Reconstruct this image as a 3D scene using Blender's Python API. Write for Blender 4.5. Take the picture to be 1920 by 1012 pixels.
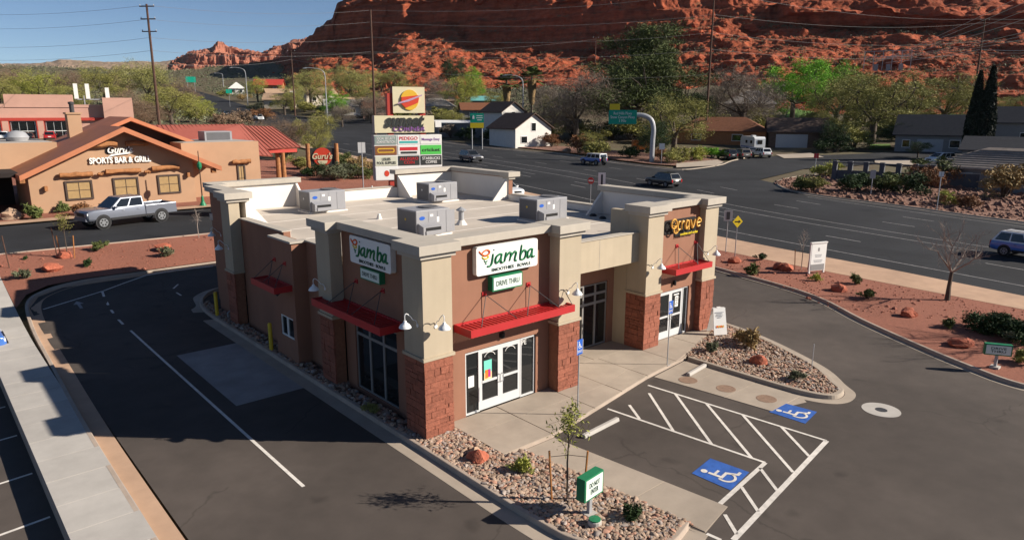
import bpy, bmesh, math, random
import numpy as np
from math import sin, cos, pi, radians, atan2, hypot, sqrt, exp, log
from mathutils import Vector, Matrix

for o in list(bpy.data.objects): bpy.data.objects.remove(o)
SC = bpy.context.scene
COL = SC.collection
random.seed(7)

# ------------------------------------------------------------------ camera
FPX, YAW, PITCH, ROLL = 1311.0, radians(41.2), radians(12.82), radians(-.12)
CAM = Vector((-11.24, -16.88, 10.0))
_f = Vector((sin(YAW)*cos(PITCH), cos(YAW)*cos(PITCH), -sin(PITCH)))
_r = Vector((cos(YAW), -sin(YAW), 0)); _d = _f.cross(_r)
CR = _r*cos(ROLL) + _d*sin(ROLL); CD = -_r*sin(ROLL) + _d*cos(ROLL)
cam = bpy.data.cameras.new('camera'); camo = bpy.data.objects.new('camera', cam); COL.objects.link(camo)
cam.sensor_width = 36; cam.lens = FPX/1920*36; cam.clip_start = .1; cam.clip_end = 12000
mw = Matrix.Identity(4)
for i, a in enumerate((CR, -CD, -_f)):
    for j in range(3): mw[j][i] = a[j]
mw.translation = CAM; camo.matrix_world = mw
SC.camera = camo

# ------------------------------------------------------------------ light
SUN_AZ, SUN_EL = atan2(-.688, .725), radians(27.5)      # direction towards the sun, in plan
w = bpy.data.worlds.new('World'); SC.world = w; w.use_nodes = True
nt = w.node_tree; nt.nodes.clear()
sky = nt.nodes.new('ShaderNodeTexSky'); sky.sky_type = 'NISHITA'; sky.sun_disc = False
sky.sun_elevation = SUN_EL; sky.sun_rotation = radians(90) - SUN_AZ
sky.air_density = .7; sky.dust_density = .05; sky.ozone_density = 3.0; sky.altitude = 850
bg = nt.nodes.new('ShaderNodeBackground'); bg.inputs[1].default_value = .05
wo = nt.nodes.new('ShaderNodeOutputWorld')
nt.links.new(sky.outputs[0], bg.inputs[0]); nt.links.new(bg.outputs[0], wo.inputs[0])
sl = bpy.data.lights.new('sun', 'SUN'); sl.energy = 5.0; sl.angle = radians(.5); sl.color = (1, .91, .79)
so = bpy.data.objects.new('sun', sl); COL.objects.link(so)
sd = Vector((cos(SUN_AZ)*cos(SUN_EL), sin(SUN_AZ)*cos(SUN_EL), sin(SUN_EL)))
so.rotation_euler = sd.to_track_quat('Z', 'Y').to_euler(); so.location = (40, -40, 60)
SC.view_settings.view_transform = 'Standard'; SC.view_settings.look = 'None'
SC.view_settings.exposure = .85; SC.view_settings.gamma = 1; SC.view_settings.use_curve_mapping = False
SC.render.engine = 'CYCLES'
SC.cycles.max_bounces = 6; SC.cycles.transparent_max_bounces = 12

# ------------------------------------------------------------------ survey helpers
def ray(px, py): return CR*((px-960)/FPX) + CD*((py-506)/FPX) + _f
def ss(a, b, x):
    t = min(1, max(0, (x-a)/(b-a))); return t*t*(3-2*t)
def ramp(x, a, s, w):
    u = (x-a)/w
    return s*(x-a) if u > 40 else s*w*math.log1p(exp(max(u, -50)))
def T(x, y):
    """height of the asphalt / bare ground"""
    left = 1.7*ss(18, 38, y) + ramp(y, 60, .03, 8)
    right = ramp(y, 12, .03, 6)
    k = ss(14, 40, x-.15*(y-20))
    z = left*(1-k) + right*k + ramp(min(y, 620), 150, .03, 30) + ramp(min(y, 620), 420, .04, 50)
    fx = 70+.2*(y-10) if y < 70 else (83+.065*(y-70) if y < 254 else 95+.17*(y-254))
    e = (x-fx)*(.957 if y < 70 else 1.)
    if e > -60:
        q = ss(80, 170, y); z += ramp(min(e, 240-150*q), 45-20*q, .085+.09*q, 14)*ss(-60, 20, e)
    return z-.15
def W(px, py, dz=0):
    """ground point seen at a picture position"""
    d = ray(px, py); t = prev = 6.
    while t < 5000:
        P = CAM + d*t
        if P.z < T(P.x, P.y)+dz:
            a, b = prev, t
            for _ in range(26):
                m = (a+b)/2; P = CAM + d*m
                if P.z < T(P.x, P.y)+dz: b = m
                else: a = m
            return CAM + d*b
        prev = t; t *= 1.015
    return CAM + d*300
def at(px, dist, dz=0):
    """ground point at a bearing and a distance"""
    d = ray(px, 300); h = hypot(d.x, d.y); x = CAM.x+d.x/h*dist; y = CAM.y+d.y/h*dist
    return Vector((x, y, T(x, y)+dz))
def ztop(px, py, P):
    """height whose top shows at row py above the plan position P"""
    d = ray(px, py); h = hypot(d.x, d.y); return CAM.z + d.z/h*hypot(P.x-CAM.x, P.y-CAM.y)

# ------------------------------------------------------------------ mesh helpers
class MB:
    def __init__(s): s.v = []; s.f = []; s.m = []
    def face(s, pts, m=0):
        n = len(s.v); s.v += [tuple(p) for p in pts]; s.f.append(tuple(range(n, n+len(pts)))); s.m.append(m); return s
    def add(s, vs, fs, m=0):
        n = len(s.v); s.v += [tuple(p) for p in vs]
        for f in fs: s.f.append(tuple(i+n for i in f)); s.m.append(m)
        return s
    def box(s, x0, x1, y0, y1, z0, z1, m=0):
        return s.add([(x0,y0,z0),(x1,y0,z0),(x1,y1,z0),(x0,y1,z0),(x0,y0,z1),(x1,y0,z1),(x1,y1,z1),(x0,y1,z1)],
                     [(0,3,2,1),(4,5,6,7),(0,1,5,4),(1,2,6,5),(2,3,7,6),(3,0,4,7)], m)
    def obox(s, c, sz, M=None, m=0):
        M = M or Matrix.Identity(3); c = Vector(c); h = [a/2 for a in sz]
        vs = [c+M@Vector((sx*h[0], sy*h[1], sz_*h[2])) for sz_ in (-1,1) for sx, sy in ((-1,-1),(1,-1),(1,1),(-1,1))]
        return s.add(vs, [(0,3,2,1),(4,5,6,7),(0,1,5,4),(1,2,6,5),(2,3,7,6),(3,0,4,7)], m)
    def ext(s, poly, vec, m=0, m2=None):
        """polygon (3D points) pushed along vec"""
        n = len(poly); vec = Vector(vec); a = [Vector(p) for p in poly]; b = [p+vec for p in a]
        fs = [tuple(range(n))[::-1], tuple(range(n, 2*n))]
        s.add(a+b, fs, m if m2 is None else m2)
        s.add(a+b, [(i, (i+1) % n, n+(i+1) % n, n+i) for i in range(n)], m); return s
    def prism(s, poly, z0, z1, m=0): return s.ext([(p[0], p[1], z0) for p in poly], (0, 0, z1-z0), m)
    def tube(s, pts, r, n=6, m=0, cap=True):
        pts = [Vector(p) for p in pts]; rs = r if isinstance(r, (list, tuple)) else [r]*len(pts)
        vs = []; k = len(pts); up = None
        for i, p in enumerate(pts):
            t = (pts[min(i+1, k-1)]-pts[max(i-1, 0)])
            t = t.normalized() if t.length > 1e-9 else Vector((0, 0, 1))
            if up is None: up = t.orthogonal().normalized()
            else:
                up = up-t*up.dot(t); up = up.normalized() if up.length > 1e-6 else t.orthogonal().normalized()
            q = t.cross(up)
            for j in range(n):
                a = 2*pi*j/n; vs.append(p+(up*cos(a)+q*sin(a))*rs[i])
        fs = [(i*n+j, i*n+(j+1) % n, (i+1)*n+(j+1) % n, (i+1)*n+j) for i in range(k-1) for j in range(n)]
        if cap: fs += [tuple(range(n))[::-1], tuple(range((k-1)*n, k*n))]
        return s.add(vs, fs, m)
    def lathe(s, prof, c=(0,0,0), n=12, m=0, M=None):
        vs = []; c = Vector(c)
        for r, z in prof:
            for j in range(n):
                p = Vector((r*cos(2*pi*j/n), r*sin(2*pi*j/n), z)); vs.append(c+(M@p if M else p))
        k = len(prof)
        fs = [(i*n+j, i*n+(j+1) % n, (i+1)*n+(j+1) % n, (i+1)*n+j) for i in range(k-1) for j in range(n)]
        if prof[0][0] > 1e-4: fs.append(tuple(range(n))[::-1])
        if prof[-1][0] > 1e-4: fs.append(tuple(range((k-1)*n, k*n)))
        return s.add(vs, fs, m)
    def loft(s, secs, m=0, cap=True):
        n = len(secs[0]); vs = [p for q in secs for p in q]; k = len(secs)
        fs = [(i*n+j, i*n+(j+1) % n, (i+1)*n+(j+1) % n, (i+1)*n+j) for i in range(k-1) for j in range(n)]
        if cap: fs += [tuple(range(n))[::-1], tuple(range((k-1)*n, k*n))]
        return s.add(vs, fs, m)
    def mesh(s, name, mats, smooth=False):
        me = bpy.data.meshes.new(name); me.from_pydata(s.v, [], s.f)
        for q in (mats if isinstance(mats, (list, tuple)) else [mats]): me.materials.append(q)
        if any(s.m): me.polygons.foreach_set('material_index', s.m)
        if smooth: me.polygons.foreach_set('use_smooth', [True]*len(s.f))
        me.update(); return me
    def build(s, name, mats, parent=None, smooth=False, bevel=0):
        me = s.mesh(name, mats, smooth)
        if bevel or smooth == 'auto':
            pass
        return link(name, me, parent)
def link(name, me, parent=None, loc=None, rz=None):
    o = bpy.data.objects.new(name, me); COL.objects.link(o)
    if parent: o.parent = parent
    if loc is not None: o.location = loc
    if rz is not None: o.rotation_euler = (0, 0, rz)
    return o
def tag(o, label, cat=None, group=None, kind=None):
    o['label'] = label
    if cat: o['category'] = cat
    if group: o['group'] = group
    if kind: o['kind'] = kind
    return o
def thing(name, label, cat, loc=(0,0,0), rz=0, group=None):
    o = bpy.data.objects.new(name, None); COL.objects.link(o); o.empty_display_size = .3
    o.location = loc; o.rotation_euler = (0, 0, rz); return tag(o, label, cat, group)
def copy_tree(o, parent=None):
    c = o.copy(); COL.objects.link(c); c.parent = parent
    for ch in o.children: copy_tree(ch, c)
    return c
def bev(o, w=.02, seg=2):
    m = o.modifiers.new('bevel', 'BEVEL'); m.width = w; m.segments = seg; m.limit_method = 'ANGLE'; return o
def smooth(o, ang=40):
    me = o.data; me.polygons.foreach_set('use_smooth', [True]*len(me.polygons))
    try: me.set_sharp_from_angle(angle=radians(ang))
    except Exception: pass
    return o

# ------------------------------------------------------------------ materials
def mat(name, col, rough=.8, var=.12, scale=2., bump=0, bscale=30., metal=0, spec=.3, col2=None, big=0, rnd=0, dist=.02, emit=0, trans=0, coat=0):
    m = bpy.data.materials.new(name); m.use_nodes = True; n = m.node_tree.nodes; L = m.node_tree.links
    b = n['Principled BSDF']; b.inputs['Roughness'].default_value = rough; b.inputs['Metallic'].default_value = metal
    b.inputs['Specular IOR Level'].default_value = spec
    if coat: b.inputs['Coat Weight'].default_value = coat; b.inputs['Coat Roughness'].default_value = .08
    if trans: b.inputs['Transmission Weight'].default_value = trans
    geo = n.new('ShaderNodeNewGeometry')
    if var or col2:
        no = n.new('ShaderNodeTexNoise'); no.inputs['Scale'].default_value = scale; no.inputs['Detail'].default_value = 6; no.inputs['Roughness'].default_value = .62
        L.new(geo.outputs['Position'], no.inputs['Vector'])
        rp = n.new('ShaderNodeValToRGB'); rp.color_ramp.elements[0].position = .32; rp.color_ramp.elements[1].position = .68
        a = [c*(1-var) for c in col]; c2 = col2 or [min(1, c*(1+var)) for c in col]
        rp.color_ramp.elements[0].color = (*a, 1); rp.color_ramp.elements[1].color = (*c2, 1)
        L.new(no.outputs['Fac'], rp.inputs[0]); out = rp.outputs[0]
        if big:
            n2 = n.new('ShaderNodeTexNoise'); n2.inputs['Scale'].default_value = .18; n2.inputs['Detail'].default_value = 4; n2.inputs['Distortion'].default_value = .6
            L.new(geo.outputs['Position'], n2.inputs['Vector'])
            mr = n.new('ShaderNodeMapRange'); mr.inputs[1].default_value = .3; mr.inputs[2].default_value = .7; mr.inputs[3].default_value = 1-big; mr.inputs[4].default_value = 1+big
            L.new(n2.outputs['Fac'], mr.inputs[0])
            mx = n.new('ShaderNodeMix'); mx.data_type = 'RGBA'; mx.blend_type = 'MULTIPLY'; mx.inputs[0].default_value = 1
            L.new(out, mx.inputs[6]); L.new(mr.outputs[0], mx.inputs[7]); out = mx.outputs[2]
        if rnd:
            oi = n.new('ShaderNodeObjectInfo'); mr = n.new('ShaderNodeMapRange'); mr.inputs[3].default_value = 1-rnd; mr.inputs[4].default_value = 1+rnd
            L.new(oi.outputs['Random'], mr.inputs[0])
            mx = n.new('ShaderNodeMix'); mx.data_type = 'RGBA'; mx.blend_type = 'MULTIPLY'; mx.inputs[0].default_value = 1
            L.new(out, mx.inputs[6]); L.new(mr.outputs[0], mx.inputs[7]); out = mx.outputs[2]
        L.new(out, b.inputs['Base Color'])
        if emit: L.new(out, b.inputs['Emission Color'])
    else:
        b.inputs['Base Color'].default_value = (*col, 1)
        if emit: b.inputs['Emission Color'].default_value = (*col, 1)
    if emit: b.inputs['Emission Strength'].default_value = emit
    if bump:
        nb = n.new('ShaderNodeTexNoise'); nb.inputs['Scale'].default_value = bscale; nb.inputs['Detail'].default_value = 5
        L.new(geo.outputs['Position'], nb.inputs['Vector'])
        bp = n.new('ShaderNodeBump'); bp.inputs['Strength'].default_value = bump; bp.inputs['Distance'].default_value = dist
        L.new(nb.outputs['Fac'], bp.inputs['Height']); L.new(bp.outputs[0], b.inputs['Normal'])
    return m
def leafmat(name, col, var=.35, rnd=.12, scale=.8):
    m = mat(name, col, .7, var, scale, spec=.2, rnd=rnd)
    b = m.node_tree.nodes['Principled BSDF']
    b.inputs['Subsurface Weight'].default_value = 0
    return m

M = {}
M['asphalt'] = mat('asphalt', (.072,.059,.051), .88, .10, 1.3, .35, 90, spec=.25, big=.14)
M['road'] = mat('road_asphalt', (.025,.026,.029), .9, .10, .5, .25, 60, spec=.15, big=.12)
M['concrete'] = mat('concrete', (.335,.28,.225), .85, .10, 1.2, .15, 60, big=.10, rnd=.05)
M['concrete_grey'] = mat('concrete_grey', (.39,.365,.335), .85, .08, 1.2, .15, 60, big=.08, rnd=.05)
M['gutter'] = mat('gutter_concrete', (.42,.275,.185), .85, .10, 1.0, .15, 60, big=.12)
M['curb'] = mat('curb_concrete', (.36,.29,.235), .85, .12, 1.5, .2, 50, big=.1)
M['pad'] = mat('pad_concrete', (.27,.25,.24), .8, .15, .9, .1, 60, big=.15)
M['paint'] = mat('road_paint', (.62,.58,.53), .7, .16, 5, big=.12)
M['paint_worn'] = mat('worn_paint', (.26,.25,.25), .8, .3, 3)
M['paint_blue'] = mat('blue_paint', (.03,.10,.36), .7, .22, 4)
M['red_gravel'] = mat('red_gravel', (.27,.105,.068), .95, .16, 8, .8, 40, big=.10, dist=.05)
M['ground'] = mat('dry_ground', (.13,.088,.055), .95, .3, .15, .5, 3, col2=(.10,.09,.045), dist=.2)
M['stucco'] = mat('brown_stucco', (.262,.128,.082), .9, .05, 1.0, .25, 120, big=.05)
M['beige'] = mat('beige_stucco', (.40,.335,.245), .9, .04, 1.0, .2, 120, big=.04)
M['cornice'] = mat('cornice_stucco', (.41,.37,.315), .85, .06, 1.2, .15, 90)
M['tpo'] = mat('roof_membrane', (.49,.43,.365), .75, .07, .8, .1, 10, big=.13)
M['tpo_white'] = mat('white_membrane', (.66,.62,.57), .7, .05, .8, .12, 6)
M['stone'] = mat('red_stone', (.25,.088,.055), .92, .22, 9, .8, 26, rnd=.15, dist=.03)
M['mortar'] = mat('mortar', (.27,.12,.07), .95, .15, 8, .4, 40)
M['metal_red'] = mat('red_painted_steel', (.40,.020,.022), .45, .06, 3, spec=.45)
M['alu'] = mat('aluminium_frame', (.55,.56,.56), .4, .04, 3, spec=.5)
M['alu_dark'] = mat('grey_frame', (.22,.21,.20), .45, .05, 3, spec=.5)
M['glass'] = mat('dark_glass', (.012,.014,.015), .04, 0, spec=.6)
M['white'] = mat('white_paint', (.74,.73,.70), .5, .03, 3)
M['white_metal'] = mat('white_enamel', (.70,.71,.72), .3, .03, 3, spec=.5)
M['green'] = mat('sign_green', (.015,.17,.075), .5, .05, 3)
M['black'] = mat('black', (.012,.012,.013), .5, 0)
M['darkgrey'] = mat('dark_grey', (.045,.045,.048), .6, .1, 3)
M['grey_metal'] = mat('galvanised', (.34,.345,.36), .45, .07, 2.5, metal=.2, spec=.5)
M['hvac'] = mat('hvac_grey', (.255,.255,.27), .5, .05, 1.5, spec=.4)
M['hvac_dark'] = mat('hvac_dark', (.10,.10,.108), .5, .08, 2)
M['yellow'] = mat('yellow_paint', (.62,.42,.03), .5, .08, 4)
M['wood'] = mat('brown_wood', (.17,.075,.03), .8, .3, 6, .4, 30)
M['stake'] = mat('lodge_pole', (.36,.15,.045), .8, .2, 8)
M['pole'] = mat('pole_wood', (.085,.045,.032), .9, .25, 3)
M['wire'] = mat('wire', (.16,.155,.155), .5, 0)
M['blue'] = mat('sign_blue', (.015,.09,.42), .5, .03, 3)
M['rock'] = mat('cobble', (.33,.225,.155), .9, .35, 3.2, .5, 30, col2=(.42,.31,.235))
M['boulder'] = mat('red_boulder', (.36,.105,.06), .92, .28, 4, .9, 12, dist=.06)
M['tan_boulder'] = mat('tan_boulder', (.33,.22,.15), .92, .25, 3, .7, 12, dist=.06)
M['soil'] = mat('bed_soil', (.20,.125,.09), .95, .2, 6, .5, 30)
def nodes_mul(m, build):
    """multiply the base colour by a factor made by build(nodes, links, position)"""
    n = m.node_tree.nodes; L = m.node_tree.links; b = n['Principled BSDF']; src = b.inputs['Base Color'].links[0].from_socket; geo = n.new('ShaderNodeNewGeometry')
    f = build(n, L, geo.outputs['Position']); mx = n.new('ShaderNodeMix'); mx.data_type = 'RGBA'; mx.blend_type = 'MULTIPLY'; mx.inputs[0].default_value = 1
    L.new(src, mx.inputs[6]); L.new(f, mx.inputs[7]); L.new(mx.outputs[2], b.inputs['Base Color'])
def rng(n, L, sock, a, b, c, d):
    m = n.new('ShaderNodeMapRange'); m.inputs[1].default_value = a; m.inputs[2].default_value = b; m.inputs[3].default_value = c; m.inputs[4].default_value = d; L.new(sock, m.inputs[0]); return m.outputs[0]
def cracks(n, L, pos):
    """thin sealed cracks, oil spots and broad worn patches"""
    nz = n.new('ShaderNodeTexNoise'); nz.inputs['Scale'].default_value = .7; nz.inputs['Detail'].default_value = 5; L.new(pos, nz.inputs['Vector'])
    ad = n.new('ShaderNodeVectorMath'); ad.operation = 'MULTIPLY_ADD'; L.new(nz.outputs['Color'], ad.inputs[0]); ad.inputs[1].default_value = (1.6,1.6,0); L.new(pos, ad.inputs[2])
    vo = n.new('ShaderNodeTexVoronoi'); vo.feature = 'DISTANCE_TO_EDGE'; vo.inputs['Scale'].default_value = .11; L.new(ad.outputs[0], vo.inputs['Vector'])
    ln = rng(n, L, vo.outputs['Distance'], .0, .005, .72, 1.)
    nm = n.new('ShaderNodeTexNoise'); nm.inputs['Scale'].default_value = .23; L.new(pos, nm.inputs['Vector']); keep = rng(n, L, nm.outputs['Fac'], .48, .54, 0., 1.)
    mk = n.new('ShaderNodeMath'); mk.operation = 'MAXIMUM'; L.new(ln, mk.inputs[0]); L.new(keep, mk.inputs[1])
    sp = n.new('ShaderNodeTexVoronoi'); sp.inputs['Scale'].default_value = .55; L.new(ad.outputs[0], sp.inputs['Vector']); oil = rng(n, L, sp.outputs['Distance'], .05, .17, .74, 1.)
    pa = n.new('ShaderNodeTexNoise'); pa.inputs['Scale'].default_value = .09; pa.inputs['Detail'].default_value = 3; pa.inputs['Distortion'].default_value = 1.2; L.new(pos, pa.inputs['Vector']); pt = rng(n, L, pa.outputs['Fac'], .35, .65, .84, 1.16)
    a = n.new('ShaderNodeMath'); a.operation = 'MULTIPLY'; L.new(mk.outputs[0], a.inputs[0]); L.new(oil, a.inputs[1]); b = n.new('ShaderNodeMath'); b.operation = 'MULTIPLY'; L.new(a.outputs[0], b.inputs[0]); L.new(pt, b.inputs[1]); return b.outputs[0]
def streaks(n, L, pos):
    mp = n.new('ShaderNodeMapping'); mp.inputs['Scale'].default_value = (3.2,3.2,.22); L.new(pos, mp.inputs[0]); nz = n.new('ShaderNodeTexNoise'); nz.inputs['Scale'].default_value = 1.; nz.inputs['Detail'].default_value = 5; L.new(mp.outputs[0], nz.inputs['Vector']); return rng(n, L, nz.outputs['Fac'], .3, .7, .955, 1.03)
for k in ('asphalt', 'road'): nodes_mul(M[k], cracks)
for k in ('stucco', 'beige', 'cornice'): nodes_mul(M[k], streaks)
# ------------------------------------------------------------------ ground
def drape(name, poly, mt, dz=0., step=2., parent=None, hole=None):
    """flat sheet following the terrain inside a plan polygon"""
    bm = bmesh.new()
    f = bm.faces.new([bm.verts.new((p[0], p[1], 0)) for p in poly])
    bm.normal_update()
    if f.normal.z < 0: f.normal_flip()
    bmesh.ops.triangulate(bm, faces=bm.faces[:])
    xs = [p[0] for p in poly]; ys = [p[1] for p in poly]
    if step:
        for ax, lo, hi in ((0, min(xs), max(xs)), (1, min(ys), max(ys))):
            c = math.floor(lo/step)*step+step
            while c < hi:
                co = (c, 0, 0) if ax == 0 else (0, c, 0); no = (1, 0, 0) if ax == 0 else (0, 1, 0)
                bmesh.ops.bisect_plane(bm, geom=bm.verts[:]+bm.edges[:]+bm.faces[:], plane_co=co, plane_no=no)
                c += step
    for v in bm.verts: v.co.z = T(v.co.x, v.co.y)+dz
    me = bpy.data.meshes.new(name); bm.to_mesh(me); bm.free(); me.materials.append(mt)
    return link(name, me, parent)
def struct(o, label, cat='ground'): return tag(o, label, cat, kind='structure')
def offset(line, d):
    """plan polyline moved sideways (left of travel is positive)"""
    out = []
    for i, p in enumerate(line):
        a = line[max(i-1, 0)]; b = line[min(i+1, len(line)-1)]
        t = Vector((b[0]-a[0], b[1]-a[1])).normalized(); out.append((p[0]-t.y*d, p[1]+t.x*d))
    return out
def spline(pts, n=6):
    out = []; k = len(pts)
    for i in range(k-1):
        p0 = pts[max(i-1, 0)]; p1 = pts[i]; p2 = pts[i+1]; p3 = pts[min(i+2, k-1)]
        for j in range(n):
            t = j/n
            out.append(tuple(.5*((2*p1[c])+(-p0[c]+p2[c])*t+(2*p0[c]-5*p1[c]+4*p2[c]-p3[c])*t*t+(-p0[c]+3*p1[c]-3*p2[c]+p3[c])*t**3) for c in range(len(p1))))
    out.append(tuple(pts[-1])); return out
def curb(name, line, label, gut=.5, side=1, h=.15, wd=.16, gm='gutter', cm='curb', base=None):
    """kerb and gutter swept along a plan line (the gutter's asphalt edge); side +1: kerb on the left of travel"""
    mb = MB(); Z = (lambda x, y: T(x, y)) if base is None else (lambda x, y: base)
    prof = [(0, -.05, 0), (0, .006, 0), (gut, -.012+.02, 0), (gut+.03, h-.01, 1), (gut+.05, h, 1), (gut+wd, h, 1), (gut+wd, -.12, 1)]
    rows = [offset(line, side*o) for o, z, m in prof]
    for i in range(len(line)-1):
        for j in range(len(prof)-1):
            q = [(*rows[j][i], Z(*line[i])+prof[j][1]), (*rows[j+1][i], Z(*line[i])+prof[j+1][1]), (*rows[j+1][i+1], Z(*line[i+1])+prof[j+1][1]), (*rows[j][i+1], Z(*line[i+1])+prof[j][1])]
            if side > 0: q = q[::-1]
            mb.face(q, 1 if prof[j+1][2] else 0)
    return struct(mb.build(name, [M[gm], M[cm]]), label, 'kerb')
def stripe(name, a, b, wd=.1, mt='paint', dz=.008, parent=None, step=4.):
    a = Vector(a[:2]); b = Vector(b[:2]); t = (b-a).normalized(); n = Vector((-t.y, t.x))*wd/2
    return drape(name, [a+n, b+n, b-n, a-n], M[mt], dz, step, parent)

# terrain sheet: fine near the camera, coarse to the horizon
def axis(lo, hi, c, fine, grow):
    a = [c]; s = fine
    while a[-1] < hi: a.append(a[-1]+s); s *= grow
    b = [c]; s = fine
    while b[-1] > lo: b.append(b[-1]-s); s *= grow
    return sorted(set(a+b))
gx = sorted(set(axis(-3500, 5000, 10, 2.5, 1.06)+[-8.0, -9.2])); gy = axis(-1500, 6000, 20, 2.5, 1.06)
mb = MB(); nx = len(gx)
mb.v = [(x, y, T(x, y)-.12-(.5 if x < -8.5 and y < 32 else 0)) for y in gy for x in gx]
mb.f = [(j*nx+i, j*nx+i+1, (j+1)*nx+i+1, (j+1)*nx+i) for j in range(len(gy)-1) for i in range(nx-1)]; mb.m = [0]*len(mb.f)
struct(mb.build('ground', M['ground'], smooth=True), 'dry sandy ground reaching to the horizon')

# lot asphalt, drive-thru lane and parking aisle around the building
lot = [(-7.2,-40), (-7.2,24.5), (-6.6,26), (-5.4,26.9), (-2,27), (31,27), (29.5,12), (27.7,7.8), (26.6,2.5), (25.5,-.3), (23.1,-3.4), (21,-7), (19.9,-9), (19.35,-10.4), (19.5,-12), (30,-14), (60,-30), (40,-60), (-7.2,-60)]
struct(drape('parking_lot', lot, M['asphalt'], 0, 2.5), 'dark asphalt of the drive-thru lane and parking lot round the shop', 'asphalt')
# lower parking on the far left
o = MB().face([(-60,-40,-.5), (-9.40,-40,-.5), (-9.40,30,-.5), (-60,30,-.5)]).build('side_parking', M['asphalt']); struct(o, 'lower asphalt parking left of the sidewalk', 'asphalt')
for i, y in enumerate((19.2,16.1,13,9.95,6.67,3.65,.6,-2.4)):
    o = MB().face([(-14.6,y-.6-.05,-.492), (-9.5,y-.05,-.492), (-9.5,y+.05,-.492), (-14.6,y-.6+.05,-.492)]).build('stall_line', M['paint']); o.parent = bpy.data.objects['side_parking']
# left sidewalk of separate slabs
swp = link('sidewalk', MB().box(-9.40,-7.78,-30,31.5,-.5,-.035).mesh('sidewalk', M['curb'])); struct(swp, 'pale concrete sidewalk between the drive-thru lane and the left parking', 'sidewalk')
ys = [-6.2+1.55*i for i in range(25)]
for i in range(len(ys)-1):
    y0, y1 = ys[i], ys[i+1]; zf = lambda y: max(0, T(-8, y)+.15); dz = random.uniform(-.004,.004)
    MB().ext([(-9.385,y0+.012,zf(y0)-.19), (-9.385,y1-.012,zf(y1)-.19), (-9.385,y1-.012,zf(y1)+dz), (-9.385,y0+.012,zf(y0)+dz)], (1.59,0,0)).build('slab', M['concrete_grey'], swp)
curb('lane_kerb', spline([(-7.25,-28), (-7.25,-10), (-7.25,6), (-7.05,16), (-6.9,22), (-6.6,25), (-5.7,26.3), (-4.2,26.95), (-2,27.05), (4,27.1), (16,27.1), (31,27.1)], 8), 'peach concrete kerb and gutter curving round the outside of the drive-thru lane')
# red gravel strip and the street to the bar
struct(drape('red_gravel_strip', [(-7.76,24.4), (-7.1,26.2), (-6,27.2), (-4.2,27.6), (31,27.6), (38,33.2), (-40,35.2), (-40,31), (-7.8,31)], M['red_gravel'], .13, 2), 'red gravel landscaping strip behind the drive-thru lane', 'gravel')
struct(drape('access_street', [(-60,36), (5,33.9), (40,33.4), (40,44), (12,46.3), (-60,45.2)], M['road'], .02, 2.5), 'grey asphalt street in front of the tan restaurant', 'street')
curb('street_kerb', [(-60,36.4), (-20,35.2), (5,34.2), (25,33.9), (38,33.7)], 'pale kerb of the street along the red gravel strip', gut=.4, side=-1)
struct(drape('front_walk', [(-60,45.3), (12,46.4), (12,48.0), (-60,46.9)], M['gutter'], .13, 2.5), 'pale sidewalk in front of the tan restaurant', 'sidewalk')
struct(drape('restaurant_yard', [(-60,46.9), (12,48), (40,44.2), (42,60), (40,90), (-60,90)], M['red_gravel'], .10, 4), 'reddish gravel yard around the tan restaurant', 'gravel')
# right: red gravel between the aisle and the boulevard
curb('aisle_kerb', spline([(30.2,20), (29.3,13), (27.9,7.8), (26.7,2.6), (25.5,-.2), (23.2,-3.3), (21,-6.9), (19.9,-9), (19.35,-10.3), (19.3,-11.4), (20,-12.6), (22,-13.5), (30,-15)], 6), 'concrete kerb sweeping along the right side of the parking aisle', gut=.28, side=1, gm='concrete')
inner = offset(spline([(30.2,20), (29.3,13), (27.9,7.8), (26.7,2.6), (25.5,-.2), (23.2,-3.3), (21,-6.9), (19.9,-9), (19.35,-10.3), (19.3,-11.4), (20,-12.6), (22,-13.5), (30,-15)], 6), .42)
struct(drape('roadside_gravel', [(31,27), (38,33), (38.0,27), (35.5,20), (33.3,11.1), (31.84,-8.1), (31,-15.2)]+inner[::-1], M['red_gravel'], .12, 2), 'red gravel bed between the parking aisle and the boulevard sidewalk', 'gravel')
bsw = struct(drape('boulevard_sidewalk', [(33.3,11.1), (35.5,20), (38.2,27), (44.5,60), (50,90), (56,118), (52.5,118), (46.5,92), (41.0,62)][0:0] or [(31,-19), (31.84,-8.1), (33.3,11.1), (35.5,22), (39,34), (42.2,60), (44.2,84), (47.5,117), (54,150), (56.5,150), (50.3,117), (46.9,84), (44.8,60), (41.9,34), (39,20), (38.0,13.8), (36.6,1.1), (35.1,-7.4), (33.5,-19)], M['gutter'], .13, 3), 'peach concrete sidewalk along the near side of the boulevard', 'sidewalk')
# boulevard
near = [(33,-60), (33.5,-19), (35.1,-7.4), (36.6,1.1), (38,13.8), (39,20), (41.9,34), (44.8,60), (46.9,84), (50.3,117), (56.5,150), (78.5,253), (96.4,342), (112,430), (118,520), (90,640)]
far = [(60,-60), (63,-19), (67.5,.3), (70.4,12.7), (72.5,24.2), (76,34), (82,52), (83.5,70), (84.5,95), (84.5,118), (90.8,162), (95.5,254), (112,342), (126,430), (132,520), (104,640)]
struct(drape('boulevard', near+far[::-1], M['road'], .0, 6), 'wide dark asphalt boulevard running past the shops towards the hills', 'road')
# side streets on the far side
struct(drape('side_street', [(71,24), (77.7,30.7), (80,34.5), (100,38), (126,31), (150,20), (175,8), (178,14), (150,30), (128,44), (113,54), (96.8,51.5), (82.3,50), (78,42), (74,34)], M['road'], .012, 5), 'grey side street between the traffic island and the houses', 'street')
struct(drape('side_road', [(88,140), (91,164), (95,200), (110,206), (180,240), (182,232), (116,190), (100,166)], M['road'], .012, 5), 'side road where the white pickup waits', 'street')
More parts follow.
